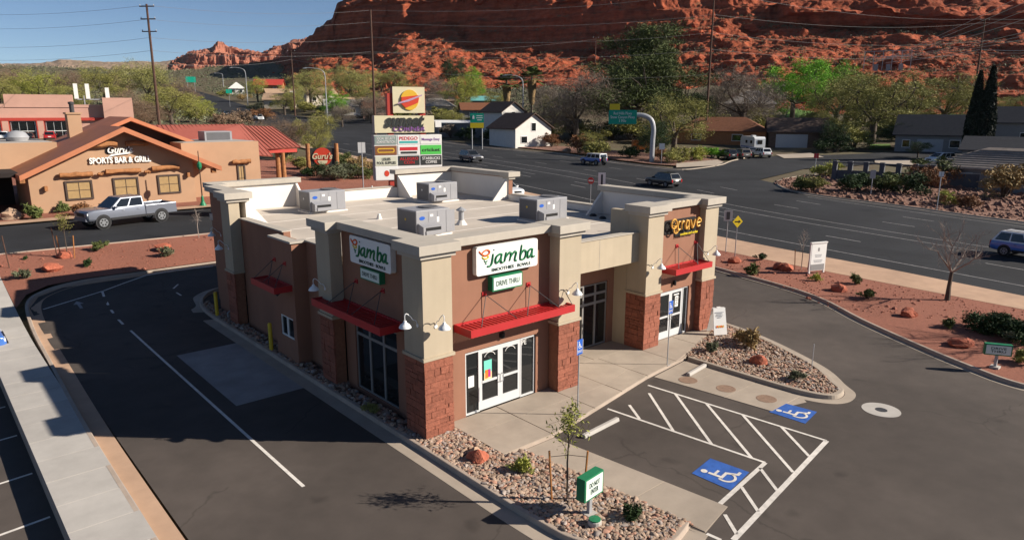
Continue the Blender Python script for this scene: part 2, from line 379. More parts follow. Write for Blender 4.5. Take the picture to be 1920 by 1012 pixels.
# lane markings on the boulevard
road = bpy.data.objects['boulevard']
def along(y, k):
    def ip(L):
        for a, b in zip(L, L[1:]):
            if a[1] <= y <= b[1]: t = (y-a[1])/(b[1]-a[1]); return a[0]+(b[0]-a[0])*t
        return L[-1][0]
    return (ip(near)*(1-k)+ip(far)*k, y)
def lane(k, y0, y1, dash=None, wd=.13, mt='paint_worn'):
    y = y0
    while y < y1:
        L = dash[0] if dash else 8
        stripe('lane_marking', along(y, k), along(min(y1, y+L), k), wd, mt, .012, road, 6)
        y += sum(dash) if dash else 8
lane(.10, -18, 130); lane(.90, -18, 22); lane(.93, 60, 130)
lane(.265, -18, 130, (3, 9)); lane(.40, -18, 118); lane(.475, -18, 30); lane(.51, 40, 118)
lane(.62, -18, 130, (3, 9)); lane(.77, -18, 130, (3, 9)); lane(.33, 20, 90, (3, 9))

# --- site concrete
walk = link('walkway', MB().prism([(1.2,.5), (1.2,-2.30), (3.25,-2.30), (5.0,-1.98), (9.55,-1.12), (12.5,-.80), (17.6,.9), (17.6,1.5), (11.75,2.6), (6.8,2.6), (6.8,.5)], -.3, -.03).mesh('walkway', M['curb']))
struct(walk, 'concrete walkway along the shop fronts', 'walkway')
def edge(x):
    L = [(1.2,-2.30), (3.25,-2.30), (5.0,-1.98), (9.55,-1.12), (12.5,-.80), (17.6,.9)]
    for a, b in zip(L, L[1:]):
        if a[0] <= x <= b[0]: return a[1]+(b[1]-a[1])*(x-a[0])/(b[0]-a[0])
def slab(poly, parent, mt='concrete', z0=-.12, z1=0):
    c = Vector((sum(p[0] for p in poly)/len(poly), sum(p[1] for p in poly)/len(poly)))
    q = [c+(Vector(p)-c)*(1-.014/max(.2, (Vector(p)-c).length)*1.4) for p in poly]
    dz = random.uniform(-.003, .003)
    return MB().prism(q, z0, z1+dz).build('slab', M[mt], parent)
xs = [1.2, 3.25, 5.75, 7.6, 9.55, 11.75, 14.2, 17.6]
for a, b in zip(xs, xs[1:]):
    e0, e1 = edge(a)-.004, edge(b)-.004
    back = .5 if b <= 6 else (1.45 if a < 11.7 else 1.13)
    mid = (e0+back)/2*.9
    if a < 11:
        slab([(a,e0), (b,e1), (b,-.65 if b < 9 else -.2), (a,-.65 if a < 9 else -.2)], walk)
        slab([(a,-.65 if a < 9 else -.2), (b,-.65 if b < 9 else -.2), (b,back), (a,back)], walk)
    else: slab([(a,e0), (b,e1), (b,back), (a,back)], walk)
slab([(6.84,1.45), (9.3,1.45), (9.3,2.62), (6.84,2.62)], walk); slab([(9.3,1.45), (11.74,1.45), (11.74,2.62), (9.3,2.62)], walk)
# flush walk beside the stalls, right flush strip
st = link('flush_walk', MB().prism([(1.93,-2.32), (3.3,-2.32), (3.97,-8.15), (2.52,-8.45), (2.35,-6.9)], -.3, -.142).mesh('flush_walk', M['concrete'])); struct(st, 'flush concrete walk between the cobble bed and the accessible stall', 'walkway')
L0, L1 = [(1.9,-2.33), (2.13,-4.3), (2.31,-6.3), (2.52,-8.44)], [(3.3,-2.33), (3.52,-4.3), (3.74,-6.3), (3.96,-8.18)]
for i in range(3): slab([L0[i], L0[i+1], L1[i+1], L1[i]], st, z0=-.3, z1=-.128)
st2 = link('flush_apron', MB().prism([(9.95,-1.15), (12.42,-.86), (12.42,-5.9), (12.1,-6.25), (10.4,-5.75)], -.3, -.142).mesh('flush_apron', M['concrete'])); struct(st2, 'flush concrete apron beside the right cobble island', 'walkway')
for a, b in ((-.95,-2.5), (-2.5,-4.1), (-4.1,-5.85)):
    xa, xb = 9.9+(.5)*(-a-.95)/4.9, 9.9+.5*(-b-.95)/4.9
    slab([(xa, a-.22 if a == -.95 else a), (12.42, a), (12.42, b), (xb, b)], st2, z0=-.3, z1=-.128)
M['stain'] = mat('drain_stain', (.23,.15,.105), .9, .2, 8)
for p in ((1290,713), (1361,729), (1437,748)):
    q = W(*p); o = MB().lathe([(.36,-.124), (.355,-.12), (.30,-.12), (.295,-.123), (0,-.123)], (q.x, q.y, 0), 24).build('drain_cover', M['stain'], st2)
# concrete pad in the lane
struct(drape('order_pad', [(-3.43,6.75), (-.92,6.75), (-.92,13.6), (-3.43,13.6)], M['pad'], .006, 3), 'lighter concrete pad in the drive-thru lane beside the pick-up window', 'pad')
# kerb along the building
bl = spline([(2.6,23.3), (1.2,23.1), (.2,22.5), (-.5,21.4), (-.84,19.9), (-.92,17.8), (-.92,14), (-.92,8), (-.92,0), (-.92,-5.2), (-.72,-6.9), (.1,-8.2), (1.3,-8.75), (2.5,-8.55)], 8)
curb('shop_kerb', bl, 'concrete kerb and gutter between the drive-thru lane and the shop', gut=.48, side=1, gm='concrete', cm='curb')
bed = offset(bl, .62)
bedp = [p for p in bed if p[1] < 20.5] + [(2.46,-8.42), (2.31,-6.9), (1.9,-2.45), (1.18,-2.38), (1.18,.3), (.3,.6), (.3,21)]
struct(drape('planting_bed', bedp, M['soil'], .09, 1.0), 'soil of the cobbled planting bed along the shop', 'soil')
il = spline([(12.45,-.92), (12.45,-3), (12.55,-5.6), (13,-6.75), (13.9,-6.8), (14.5,-6.2), (15.75,-4.8), (17.2,-1.9), (17.95,.6), (18,2)], 7)
curb('island_kerb', il, 'rounded concrete kerb of the cobble island by the cookie shop', gut=.02, side=1, gm='concrete', cm='concrete', wd=.2, h=.15)
ib = offset(il, .22); ibp = ib+[(17.65,.95), (12.6,-.72)]
struct(drape('island_bed', ibp, M['soil'], .09, 1.0), 'soil of the right cobble island', 'soil')
struct(drape('island_apron', offset(il[10:], -.02)+offset(il[10:], -.38)[::-1], M['concrete'], .005, 3), 'thin concrete gutter round the cobble island', 'gutter')

# parking paint
lotob = bpy.data.objects['parking_lot']
def pl(a, b, wd=.11): return stripe('stall_line', W(*a), W(*b), wd, 'paint', .008, lotob)
for a, b, wd in (((1139,766),(1435,867),.1), ((1435,867),(1350,944),.13), ((1215,722),(1550,826),.1), ((1550,826),(1375,1012),.15)): pl(a, b, wd)
for a, b in (((1180,759),(1199,785)), ((1217,737),(1262,807)), ((1266,738),(1334,832)), ((1325,757),(1410,859)), ((1392,777),(1487,885)), ((1465,800),(1517,855)), ((1425,877),(1457,919)), ((1390,912),(1422,959)), ((1359,964),(1382,1002)), ((1325,1000),(1352,1012))): pl(a, b, .1)
stripe('lane_line', (-4.02,19.0), (-4.02,.1), .1, 'paint', .008, lotob)
for a, b in (((192,547),(195,556)), ((199,564),(203,572)), ((208,581),(216,591)), ((222,599),(231,608))): pl(a, b, .11)
edge_l = [W(*p) for p in ((81,580), (130,565), (192,546), (235,530), (275,516), (330,507), (400,499))]
for a, b in zip(edge_l, edge_l[1:]): stripe('edge_line', a, b, .09, 'paint', .009, lotob)
for a, b in (((345,563),(363,574)), ((330,548),(340,554)), ((325,541),(334,533))): pl(a, b, .09)
# lane arrow
c = W(148,571); d = Vector((0, 1, 0))
ar = [(-.1,-.9), (.1,-.9), (.1,.1), (.35,.1), (0,.8), (-.35,.1), (-.1,.1)]
drape('lane_arrow', [(c.x+p[0]*.7, c.y+p[1]*.7) for p in ar], M['paint_worn'], .009, 0, lotob)
# blue accessible pads with wheelchair symbols
WHEEL = None
def ring(cx, cy, r0, r1, a0, a1, n=14):
    return [(cx+r1*cos(a0+(a1-a0)*i/n), cy+r1*sin(a0+(a1-a0)*i/n)) for i in range(n+1)]+[(cx+r0*cos(a1-(a1-a0)*i/n), cy+r0*sin(a1-(a1-a0)*i/n)) for i in range(n+1)]
ISA = [[(.30+.09*cos(2*pi*i/12), .86+.09*sin(2*pi*i/12)) for i in range(12)],
       [(.26,.74), (.35,.74), (.37,.42), (.62,.42), (.76,.16), (.88,.16), (.88,.08), (.70,.08), (.56,.34), (.28,.34)],
       [(.36,.62), (.58,.62), (.58,.55), (.36,.55)],
       ring(.43,.30,.19,.26,radians(150),radians(350))]
def isa_flat(mbld, O, U, V, w, h, N, off, m=0):
    for poly in ISA:
        mbld.face([O+U*((p[0]-.5)*w)+V*((p[1]-.5)*h)+N*off for p in poly], m)
for cs, lab in (([(1297,887), (1332,859), (1405,885), (1370,919)], 'near'), ([(1442,772), (1465,754), (1532,772), (1510,794)], 'far')):
    q = [W(*p) for p in cs]
    o = drape('accessible_pad', q, M['paint_blue'], .010, 3, lotob)
    c = sum(q, Vector())/4; U = ((q[1]-q[0])+(q[2]-q[3])); V = ((q[0]-q[3])+(q[1]-q[2])); hu = U.length/2; hv = V.length/2
    U.normalize(); V.normalize(); mb = MB(); c = Vector((c.x, c.y, T(c.x, c.y)))
    isa_flat(mb, c, U, V, hu*.92, hv*.92, Vector((0,0,1)), .018)
    mb.build('wheelchair_symbol', M['paint'], o)
# manhole collar
q = W(1652,768); c = (q.x, q.y, T(q.x, q.y))
o = MB().lathe([(.62,-.02), (.62,.008), (.20,.008), (.20,-.02)], c, 32).build('manhole', M['concrete_grey']); tag(o, 'round concrete manhole collar in the parking aisle', 'manhole')
MB().lathe([(.195,-.02), (.195,.004), (0,.004)], c, 20).build('lid', M['darkgrey'], o)
# ------------------------------------------------------------------ the shop building
shop = thing('retail_building', 'single-storey brown stucco shop building with red stone piers and flat roof', 'building')
RZ = 4.72
def part(name, boxes, mt, parent=shop, bevel=0):
    mb = MB()
    for b in boxes: mb.box(*b)
    o = mb.build(name, M[mt], parent)
    if bevel: bev(o, bevel)
    return o
def wallpart(*b, mt='stucco'): return part('wall', [b], mt)
# juice bar front wall with door opening, side wall with window opening
wallpart(1.08,1.94,.5,.8,-.2,5.9); wallpart(5.12,5.75,.5,.8,-.2,5.9); wallpart(1.94,5.12,.5,.8,2.24,5.9)
wallpart(.5,.8,1.08,2.36,-.2,5.9); wallpart(.5,.8,5.2,5.9,-.2,5.9); wallpart(.5,.8,2.36,5.2,2.78,5.9); wallpart(.5,.8,2.36,5.2,-.2,.02)
# left wall, pick-up window bay, rear corner tower
wallpart(.5,.8,6.95,8.9,-.2,4.98); wallpart(.5,.8,10.95,15.75,-.2,5.06)
wallpart(-.1,.5,8.9,9.2,-.2,4.94); wallpart(-.1,.5,10.44,10.95,-.2,4.94); wallpart(-.1,.5,9.2,10.44,1.8,4.94); wallpart(-.1,.5,9.2,10.44,-.2,.9)
wallpart(.5,.8,16.8,19.6,-.2,6.1); wallpart(.8,1.3,19.3,19.6,-.2,6.1); wallpart(1.0,1.3,19.6,21.0,-.2,6.1)
wallpart(1.0,5.7,21.0,21.3,-.2,6.1); wallpart(5.7,12.3,21.0,21.3,-.2,5.34); wallpart(12.3,16.57,21.0,21.3,-.2,6.1)
wallpart(16.57,16.87,15.2,21.3,-.2,6.1); wallpart(16.57,16.87,7.8,15.2,-.2,5.06); wallpart(16.57,16.87,1.9,7.8,-.2,5.95)
# recessed entry between the two fronts
wallpart(6.83,8.2,2.6,2.9,-.2,4.5); wallpart(11.37,11.75,2.6,2.9,-.2,4.5); wallpart(8.2,11.37,2.6,2.9,2.84,4.5)
wallpart(11.75,12.05,1.9,2.9,-.2,5.9, mt='beige'); wallpart(6.53,6.83,.8,2.9,-.2,5.06, mt='beige')
part('beam', [(6.83,11.75,1.3,1.6,3.82,5.06)], 'beige'); part('soffit', [(6.83,11.75,1.6,2.6,3.9,3.98)], 'beige')
# cookie shop front
wallpart(12.8,13.1,1.15,1.45,-.2,5.95); wallpart(15.34,15.85,1.15,1.45,-.2,5.95); wallpart(13.1,15.34,1.15,1.45,2.22,5.95)
# roof deck
part('roof', [(.8,6.53,.8,21.0,4.4,RZ), (6.53,12.05,1.6,21.0,4.402,RZ+.002), (12.05,16.57,1.45,21.0,4.4,RZ)], 'tpo')
part('roof', [(-.06,.5,8.94,10.91,4.5,4.9)], 'tpo_white')
# white membrane up the inside of the parapets
t = .02
part('parapet_lining', [(.8,.8+t,10.97,15.7,RZ,5.05), (.8,.8+t,6.97,8.9,RZ,4.97), (.8,.8+t,15.8,19.3,RZ,6.05), (1.3,1.3+t,19.62,20.98,RZ,6.05), (1.32,5.68,21.0-t,21.0,RZ,6.05),
    (5.7,12.3,21.0-t,21.0,RZ,5.3), (12.32,16.55,21.0-t,21.0,RZ,6.05), (16.57-t,16.57,15.22,20.97,RZ,6.05), (16.57-t,16.57,7.82,15.2,RZ,5.04), (16.57-t,16.57,1.92,7.78,RZ,5.9),
    (6.85,11.73,1.6,1.6+t,RZ,5.04), (12.07,16.5,1.46,1.46+t,RZ,5.9), (.82,6.5,.81,.81+t,RZ,5.85)], 'tpo_white')
# sloping returns at the ends of the tower parapets
def fin(x, y, dx, dy, z1):
    mb = MB(); nrm = Vector((abs(dy) > 0, abs(dx) > 0, 0)).normalized()*.12
    mb.ext([(x, y, RZ), (x+dx, y+dy, RZ), (x, y, z1)], nrm); return mb.build('parapet_brace', M['tpo_white'], shop)
fin(5.6,20.97,0,-1.35,6.05); fin(12.35,20.97,0,-1.5,6.05); fin(16.56,15.28,-1.2,0,6.05); fin(16.56,7.62,-1.2,0,5.9); fin(.82,15.8,1.0,0,6.0)
# cornices: two stepped bands, deeper over the piers
def cornice(x0, x1, y0, y1, zt, h=.29, o=.22):
    part('cornice', [(x0-o, x1+o, y0-o, y1+o, zt-h, zt)], 'cornice', bevel=.012)
    part('cornice', [(x0-.1, x1+.1, y0-.1, y1+.1, zt-h-.14, zt-h)], 'cornice')
def band(x0, x1, y0, y1, zt, h=.26):
    part('cornice', [(x0, x1, y0, y1, zt-h, zt)], 'cornice', bevel=.012)
cornice(0,1.08,0,1.08,6.16); cornice(5.75,6.83,0,.85,6.16); cornice(0,.85,5.9,6.95,6.16)
band(1.302,5.528,.22,1.0,6.152); band(.22,1.0,1.302,5.678,6.152)
cornice(11.75,12.8,.85,1.75,6.2); cornice(15.85,16.87,.85,1.75,6.2); band(13.022,15.628,.98,1.6,6.192); band(16.42,17.07,1.972,7.9,6.192)
cornice(0,.85,15.75,16.8,6.3); band(.28,1.0,17.022,19.8,6.29); band(.75,5.9,20.82,21.5,6.30); band(.78,1.5,19.9,20.82,6.285)
band(12.1,16.36,20.82,21.5,6.38); band(16.36,17.08,15.8,21.5,6.375); part('cornice', [(16.36,17.3,14.98,15.8,6.1,6.39)], 'cornice', bevel=.012)
part('cornice', [(16.5,17.0,15.1,15.7,5.95,6.1)], 'cornice')
# metal coping on the low parapets
for q_ in [(.44,.86,10.97,15.74,5.06,5.11), (.44,.86,6.97,8.9,4.98,5.03), (-.18,.56,8.82,9.24,4.94,5.02), (-.18,.26,9.24,10.99,4.94,5.018), (16.5,16.94,7.92,14.97,5.06,5.11), (5.92,12.08,20.94,21.36,5.34,5.39), (6.84,11.5,1.26,1.66,5.06,5.10)]: part('coping', [q_], 'cornice')
# piers: plaster shaft, trim, stone base made of separate stones
def pier(x0, x1, y0, y1, ztrim, ztop, faces, zb=-.15):
    p = MB().box(x0, x1, y0, y1, ztrim+.1, ztop).build('pier', M['beige'], shop)
    MB().box(x0-.055, x1+.055, y0-.055, y1+.055, ztrim, ztrim+.1).build('trim', M['beige'], p)
    MB().box(x0+.03, x1-.03, y0+.03, y1-.03, zb, ztrim).build('mortar_bed', M['mortar'], p)
    if zb < -.1 and x0 < 1: MB().box(x0-.06, x1+.06, y0-.06, y1+.02, -.2, -.02).build('footing', M['curb'], p)
    rnd = random.Random(int(x0*10+y0*100))
    for fc in faces:
        z = .0
        while z < ztrim-.03:
            h = rnd.choice((.12,.16,.2,.24) if x0 > .5 and x0 < 15 or y0 < 1 and x0 < 1 else (.2,.25,.3)); h = h if z+h < ztrim-.1 else ztrim-z
            a0, a1 = (x0, x1) if fc == 'f' else (y0, y1); a = a0
            while a < a1-.01:
                wd = rnd.uniform(.2,.55); wd = wd if a+wd < a1-.16 else a1-a
                pr = rnd.uniform(.0,.028); g = .007; mb = MB(); jit = lambda: rnd.uniform(-.006,.006)
                if fc == 'f':
                    b0, b1 = y0-pr, y0+.05
                    L = a+g-(pr*.9 if a == a0 and 'l' in faces else 0); R = a+wd-g
                    vs = [(L+jit(),b0,z+g+jit()), (R+jit(),b0,z+g+jit()), (R+jit(),b0+jit(),z+h-g+jit()), (L+jit(),b0+jit(),z+h-g+jit()), (L-.004,b1,z+g-.004), (R+.004,b1,z+g-.004), (R+.004,b1,z+h-g+.004), (L-.004,b1,z+h-g+.004)]
                else:
                    b0, b1 = x0-pr, x0+.05; L = a+g+(.052 if a == a0 and 'f' in faces else 0); R = a+wd-g
                    vs = [(b0,R+jit(),z+g+jit()), (b0,L+jit(),z+g+jit()), (b0+jit(),L+jit(),z+h-g+jit()), (b0+jit(),R+jit(),z+h-g+jit()), (b1,R+.004,z+g-.004), (b1,L-.004,z+g-.004), (b1,L-.004,z+h-g+.004), (b1,R+.004,z+h-g+.004)]
                mb.add(vs, [(0,1,2,3), (0,4,5,1), (1,5,6,2), (2,6,7,3), (3,7,4,0)])
                mb.build('stone', M['stone'], p)
                a += wd
            z += h
    return p
pier(0,1.08,0,1.08,2.54,5.9,'fl'); pier(5.75,6.83,0,.79,2.54,5.9,'f'); pier(0,.49,5.9,6.95,2.54,5.9,'l')
pier(11.75,12.8,.85,1.89,2.38,5.95,'fl'); pier(15.85,16.87,.85,1.89,2.38,5.95,'fl'); pier(0,.49,15.75,16.8,2.50,6.05,'l')
# storefronts
def frame_y(parent, x0, x1, z0, z1, y, w=.06, d=.1, mt='alu'):
    mb = MB(); mb.box(x0, x1, y-d/2, y+d/2, z1-w, z1); mb.box(x0, x1, y-d/2, y+d/2, z0, z0+w); mb.box(x0, x0+w, y-d/2, y+d/2, z0+w, z1-w); mb.box(x1-w, x1, y-d/2, y+d/2, z0+w, z1-w)
    return mb.build('frame', M[mt], parent)
def door_y(x0, x1, z1, y, handle):
    lf = MB(); s = .11
    lf.box(x0, x0+s, y-.04, y+.02, .02, z1); lf.box(x1-s, x1, y-.04, y+.02, .02, z1); lf.box(x0+s, x1-s, y-.04, y+.02, z1-.16, z1); lf.box(x0+s, x1-s, y-.04, y+.02, .02, .34)
    lf = lf.build('door', M['alu'], shop)
    MB().box(x0+s, x1-s, y-.012, y-.002, .34, z1-.16).build('pane', M['glass'], lf)
    MB().box(x0+s, x1-s, y-.05, y-.02, .98, 1.06).build('push_bar', M['alu'], lf)
    hx = x1-.07 if handle > 0 else x0+.07
    MB().tube([(hx,y-.04,.85), (hx,y-.11,.87), (hx,y-.12,1.0), (hx,y-.11,1.13), (hx,y-.04,1.15)], .016, 6).build('handle', M['grey_metal'], lf)
    return lf
def pane_y(x0, x1, z0, z1, y, mt='alu'):
    wn = MB(); wn.box(x0, x0+.05, y-.05, y+.03, z0, z1); wn.box(x1-.05, x1, y-.05, y+.03, z0, z1); wn.box(x0+.05, x1-.05, y-.05, y+.03, z1-.05, z1); wn.box(x0+.05, x1-.05, y-.05, y+.03, z0, z0+.06)
    wn = wn.build('window', M[mt], shop); MB().box(x0+.05, x1-.05, y-.012, y-.002, z0+.06, z1-.05).build('pane', M['glass'], wn); return wn
pane_y(1.96,2.58,.0,2.2,.60); d1 = door_y(2.58,3.50,2.2,.60,1); d2 = door_y(3.50,4.42,2.2,.60,-1); pane_y(4.42,5.10,.0,2.2,.60)
pane_y(13.12,13.16,.0,2.2,1.26); d3 = door_y(13.16,14.05,2.2,1.26,1); d4 = door_y(14.05,14.94,2.2,1.26,-1); pane_y(14.94,15.32,.0,2.2,1.26)
for a, b in ((8.25,9.05), (9.05,9.85), (9.85,10.6), (10.6,11.32)):
    pane_y(a, b, .02, 1.95, 2.68, 'alu_dark'); pane_y(a, b, 1.95, 2.35, 2.68, 'alu_dark'); pane_y(a, b, 2.35, 2.8, 2.68, 'alu_dark')
def pane_x(y0, y1, z0, z1, x, mt='alu_dark', b=.05):
    wn = MB(); wn.box(x-.05, x+.03, y0, y0+b, z0, z1); wn.box(x-.05, x+.03, y1-b, y1, z0, z1); wn.box(x-.05, x+.03, y0+b, y1-b, z1-b, z1); wn.box(x-.05, x+.03, y0+b, y1-b, z0, z0+b)
    wn = wn.build('window', M[mt], shop); MB().box(x-.012, x-.002, y0+b, y1-b, z0+b, z1-b).build('pane', M['glass'], wn); return wn
for a, b in ((2.37,3.31), (3.31,4.25), (4.25,5.19)): pane_x(a, b, .03, 2.12, .6); pane_x(a, b, 2.12, 2.77, .6)
pane_x(9.21,9.83,.91,1.79,-.02,'white',.06); pane_x(9.83,10.43,.91,1.79,-.02,'white',.06)
# stickers and notices on the glass
M['teal'] = mat('poster_teal', (.16,.58,.46), .5, .05, 5); M['peach'] = mat('poster_peach', (.80,.55,.30), .5, .2, 8); M['magenta'] = mat('poster_magenta', (.45,.02,.22), .5, .2, 8); M['orange'] = mat('orange', (.75,.18,.02), .5, .1, 8)
po = MB().box(2.78,3.12,.565,.575,1.05,1.75).build('poster', M['teal'], d1)
mb = MB(); mb.box(2.785,3.115,.558,.564,1.055,1.32,0); mb.box(2.83,2.95,.553,.557,1.12,1.42,1); mb.box(2.96,3.06,.553,.557,1.14,1.42,2); mb.build('poster_picture', [M['peach'], M['orange'], M['magenta']], d1)
MB().box(2.12,2.36,.582,.586,.95,1.35).build('notice', M['white'], bpy.data.objects['window'])
for dd, cx, y in ((d1,3.04,.575), (d2,3.96,.575)):
    mb = MB(); pts = [(cx+.25*cos(a), y, 1.78+.25*sin(a)) for a in [radians(25+13*i) for i in range(11)]]
    mb.tube(pts, .014, 5); mb.build('arched_lettering', M['white'], dd)
# awnings: steel channel frame, slats, tie rods
def awning(axis_, a0, a1, w0, out, z, h, slats, rods, rodz):
    """axis 'y': hangs on a wall facing -y, spans x a0..a1; axis 'x': wall facing -x, spans y"""
    Q = (lambda a0, a1, b0, b1, z0, z1: (a0, a1, b0, b1, z0, z1)) if axis_ == 'y' else (lambda a0, a1, b0, b1, z0, z1: (b0, b1, a0, a1, z0, z1))
    P = (lambda a, b, z: (a, b, z)) if axis_ == 'y' else (lambda a, b, z: (b, a, z))
    aw = MB(); t = .05
    aw.box(*Q(a0, a1, out, out+t, z-h, z)); aw.box(*Q(a0, a0+t, out+t, w0, z-h, z)); aw.box(*Q(a1-t, a1, out+t, w0, z-h, z)); aw.box(*Q(a0+t, a1-t, w0-t, w0, z-h, z))
    aw = aw.build('awning', M['metal_red'], shop)
    n = slats; me = MB().box(*Q(-.045, .045, out+t, w0-t, -.04, 0)).mesh('slat', M['metal_red'])
    for i in range(n):
        a = a0+t+(a1-a0-2*t)*(i+.5)/n
        link('slat', me, aw, P(a, 0, z-.055))
    for a in rods:
        b = MB(); b.box(*Q(a-.09, a+.09, w0-.03, w0, rodz-.08, rodz+.08)); b.tube([P(a, w0-.03, rodz), P(a, w0-.12, rodz-.02)], .03, 6)
        b.build('bracket', M['metal_red'], aw)
        for s in (-.75, .75):
            e = min(max(a+s, a0+.12), a1-.12)
            r = MB(); r.tube([P(a, w0-.1, rodz-.02), P(e, out+.1, z)], .014, 5); r.build('tie_rod', M['darkgrey'], aw)
    return aw
awning('y', 1.5, 6.16, .5, -.4, 3.32, .25, 27, (2.75,4.72), 4.12)
MB().tube([(5.9,.48,4.45), (6.05,-.35,3.35)], .014, 5).build('tie_rod', M['darkgrey'], shop)
awning('x', 1.85, 6.7, .5, -.42, 3.26, .26, 27, (3.1,4.9), 4.1)
awning('x', 9.05, 11.4, -.1, -.85, 3.25, .25, 13, (9.6,10.6), 4.05)
awning('y', 13.14, 15.86, 1.15, .35, 3.40, .25, 13, (14.2,15.6), 4.2)
# gooseneck lamps
def lamp(px, py, pz, nx, ny):
    """shade centre px,py,pz; wall lies along -n"""
    n = Vector((nx, ny, 0)); c = Vector((px, py, pz))
    root = MB().lathe([(.04,.14), (.06,.08), (.14,.02), (.185,-.05), (.19,-.075), (.18,-.08), (.17,-.05), (.08,.04), (.02,.05)], c, 16).build('wall_lamp', M['white_metal'], shop); smooth(root, 50)
    w0 = c-n*.45+Vector((0,0,-.10))
    path = spline([w0, w0+n*.06+Vector((0,0,.16)), w0+n*.17+Vector((0,0,.22)), w0+n*.24+Vector((0,0,.32)), w0+n*.38+Vector((0,0,.44)), c+Vector((0,0,.30)), c+Vector((0,0,.15))], 4)
    a = MB().tube(path, .014, 6).build('arm', M['white_metal'], root); MB().lathe([(.06,-.01), (.06,.02), (.0,.025)], w0, 10, M=Vector((0,0,1)).rotation_difference(n).to_matrix()).build('rosette', M['white_metal'], root)
for L in ((.45,-.45,3.69,0,-1), (6.2,-.45,3.77,0,-1), (12.15,.4,3.68,0,-1), (16.2,.4,3.72,0,-1), (-.45,.3,3.74,-1,0), (-.45,6.38,3.71,-1,0), (-.45,16.2,3.75,-1,0)): lamp(*L)
lamp(.05,18.6,4.0,-1,0)
# small black downlights over the doors
for x, y, z in ((3.5,.42,2.55), (14.1,1.07,2.55)):
    o = MB().lathe([(.05,-.1), (.07,-.08), (.07,.08), (.03,.12)], (x, y, z), 10).build('door_light', M['black'], shop)
MB().box(3.4,3.6,.44,.5,2.48,2.62).build('door_light', M['black'], shop)
o = MB().tube([(-.12,9.6,2.95), (-.4,9.6,2.9), (-.55,9.6,2.8)], .05, 8).build('camera', M['darkgrey'], shop)
# downspout, control joints
MB().tube([(.0,17.1,.1), (-.03,17.1,.3), (.46,17.15,.6), (.46,17.15,5.2)], .04, 6).build('downspout', M['grey_metal'], shop)
for x in (7.9,9.3): MB().box(x-.008, x+.008, 1.294,1.3,3.84,5.04).build('control_joint', M['cornice'], shop)
for k in range(7): part('roof_seam', [(1.35,16.5,2.9+2.6*k,2.96+2.6*k,RZ,RZ+.006)], 'tpo_white')
# --- roof equipment
def rtu(x, y, label, tagc='white', L=2.05, Wd=1.3, H=1.12, hood=True):
    r = thing('rooftop_unit', label, 'air conditioner', (x, y, RZ), 0, 'rooftop air conditioners')
    MB().box(-.08, L+.08, -.06, Wd+.06, 0, .07).build('roof_curb', M['tpo_white'], r)
    bev(MB().box(0, L, 0, Wd, .07, H).build('cabinet', M['hvac'], r), .02)
    MB().box(-.004, 0, .06, Wd-.06, .14, H-.06).build('side_panel', M['hvac_dark'], r)
    for k in range(3): MB().box(.62+.47*k, 1.06+.47*k, -.008, 0, .12, H-.08).build('access_panel', M['hvac'], r)
    MB().box(1.55, L-.05, -.012, -.004, .16, H-.1).build('coil_grille', M['hvac_dark' if False else 'hvac'], r)
    hd = MB(); hd.ext([(.08,0,.62), (.08,-.42,.5), (.08,-.42,.16), (.08,-.36,.12), (.08,0,.12)], (.95, 0, 0)); hd = hd.build('intake_hood', M['hvac'], r)
    MB().box(.2, .98, -.428, -.42, .34, .47).build('hood_opening', M['black'], hd)
    MB().box(.2, 1.0, -.46, -.424, .16, .335).build('hood_lip', M['hvac'], hd)
    fan = MB().lathe([(.44,0), (.44,.05), (.40,.06), (.38,.04)], (L-.62, Wd/2, H), 24).build('fan_guard', M['hvac_dark'], r)
    MB().lathe([(.38,.012), (0,.012)], (L-.62, Wd/2, H), 20).build('fan_opening', M['black'], fan)
    for k in range(5): MB().box(L-1.0, L-.24, Wd/2-.3+.14*k, Wd/2-.28+.14*k, H+.05, H+.06).build('guard_bar', M['hvac_dark'], fan)
    lg = MB().lathe([(.13,0), (.13,.006), (0,.006)], (0,0,0), 20, M=Matrix(((1.1,0,0),(0,0,-1),(0,.62,0)))); lg.v = [(a+.3, b-.002, c+.82) for a, b, c in lg.v]; lg.build('badge', M['blue'], r)
    MB().box(.7,.86,-.014,-.009,.86,.96).build('label_plate', M['white'], r); MB().box(1.05,1.17,-.014,-.009,.60,.82).build('label_plate', M['white'], r)
    MB().lathe([(.055,0), (.055,.01), (0,.01)], (0,0,0), 10, M=Matrix(((0,0,-1),(0,1,0),(1,0,0)))).build('sticker', M['yellow' if tagc == 'yellow' else 'white'], r).location = (-.004, Wd*.55, .72)
    return r
rtu(4.75,17.4,'grey rooftop air conditioner nearest the rear left parapet')
rtu(11.9,16.9,'grey rooftop air conditioner in front of the white rear right parapet')
rtu(4.95,7.75,'large grey rooftop air conditioner just behind the juice bar parapet','yellow',1.75,1.5,1.15)
rtu(11.6,7.4,'grey rooftop air conditioner right of the vent pipe, near the entry recess','yellow')
def vent(px, py, label, h, r, cap):
    d = ray(px, py); t_ = (RZ-CAM.z)/d.z; P = CAM+d*t_
    v = thing('roof_vent', label, 'vent', (P.x, P.y, RZ))
    MB().lathe([(r*2.2,0), (r*1.5,.12), (r*1.1,.22)], (0,0,0), 12).build('boot', M['tpo_white'], v)
    MB().lathe([(r,.2), (r,h), (0,h)], (0,0,0), 12).build('pipe', M['grey_metal' if cap else 'white'], v)
    if cap: MB().lathe([(r*1.9,h+.02), (r*1.9,h+.06), (.02,h+.2)], (0,0,0), 12).build('cap', M['grey_metal'], v)
vent(865,421,'galvanised roof vent with conical cap right of the nearest air conditioner',.65,.13,True)
vent(711,411,'short white roof vent left of the nearest air conditioner',.28,.07,False)
vent(698,363,'thin white roof pipe near the rear parapet',.5,.05,False)
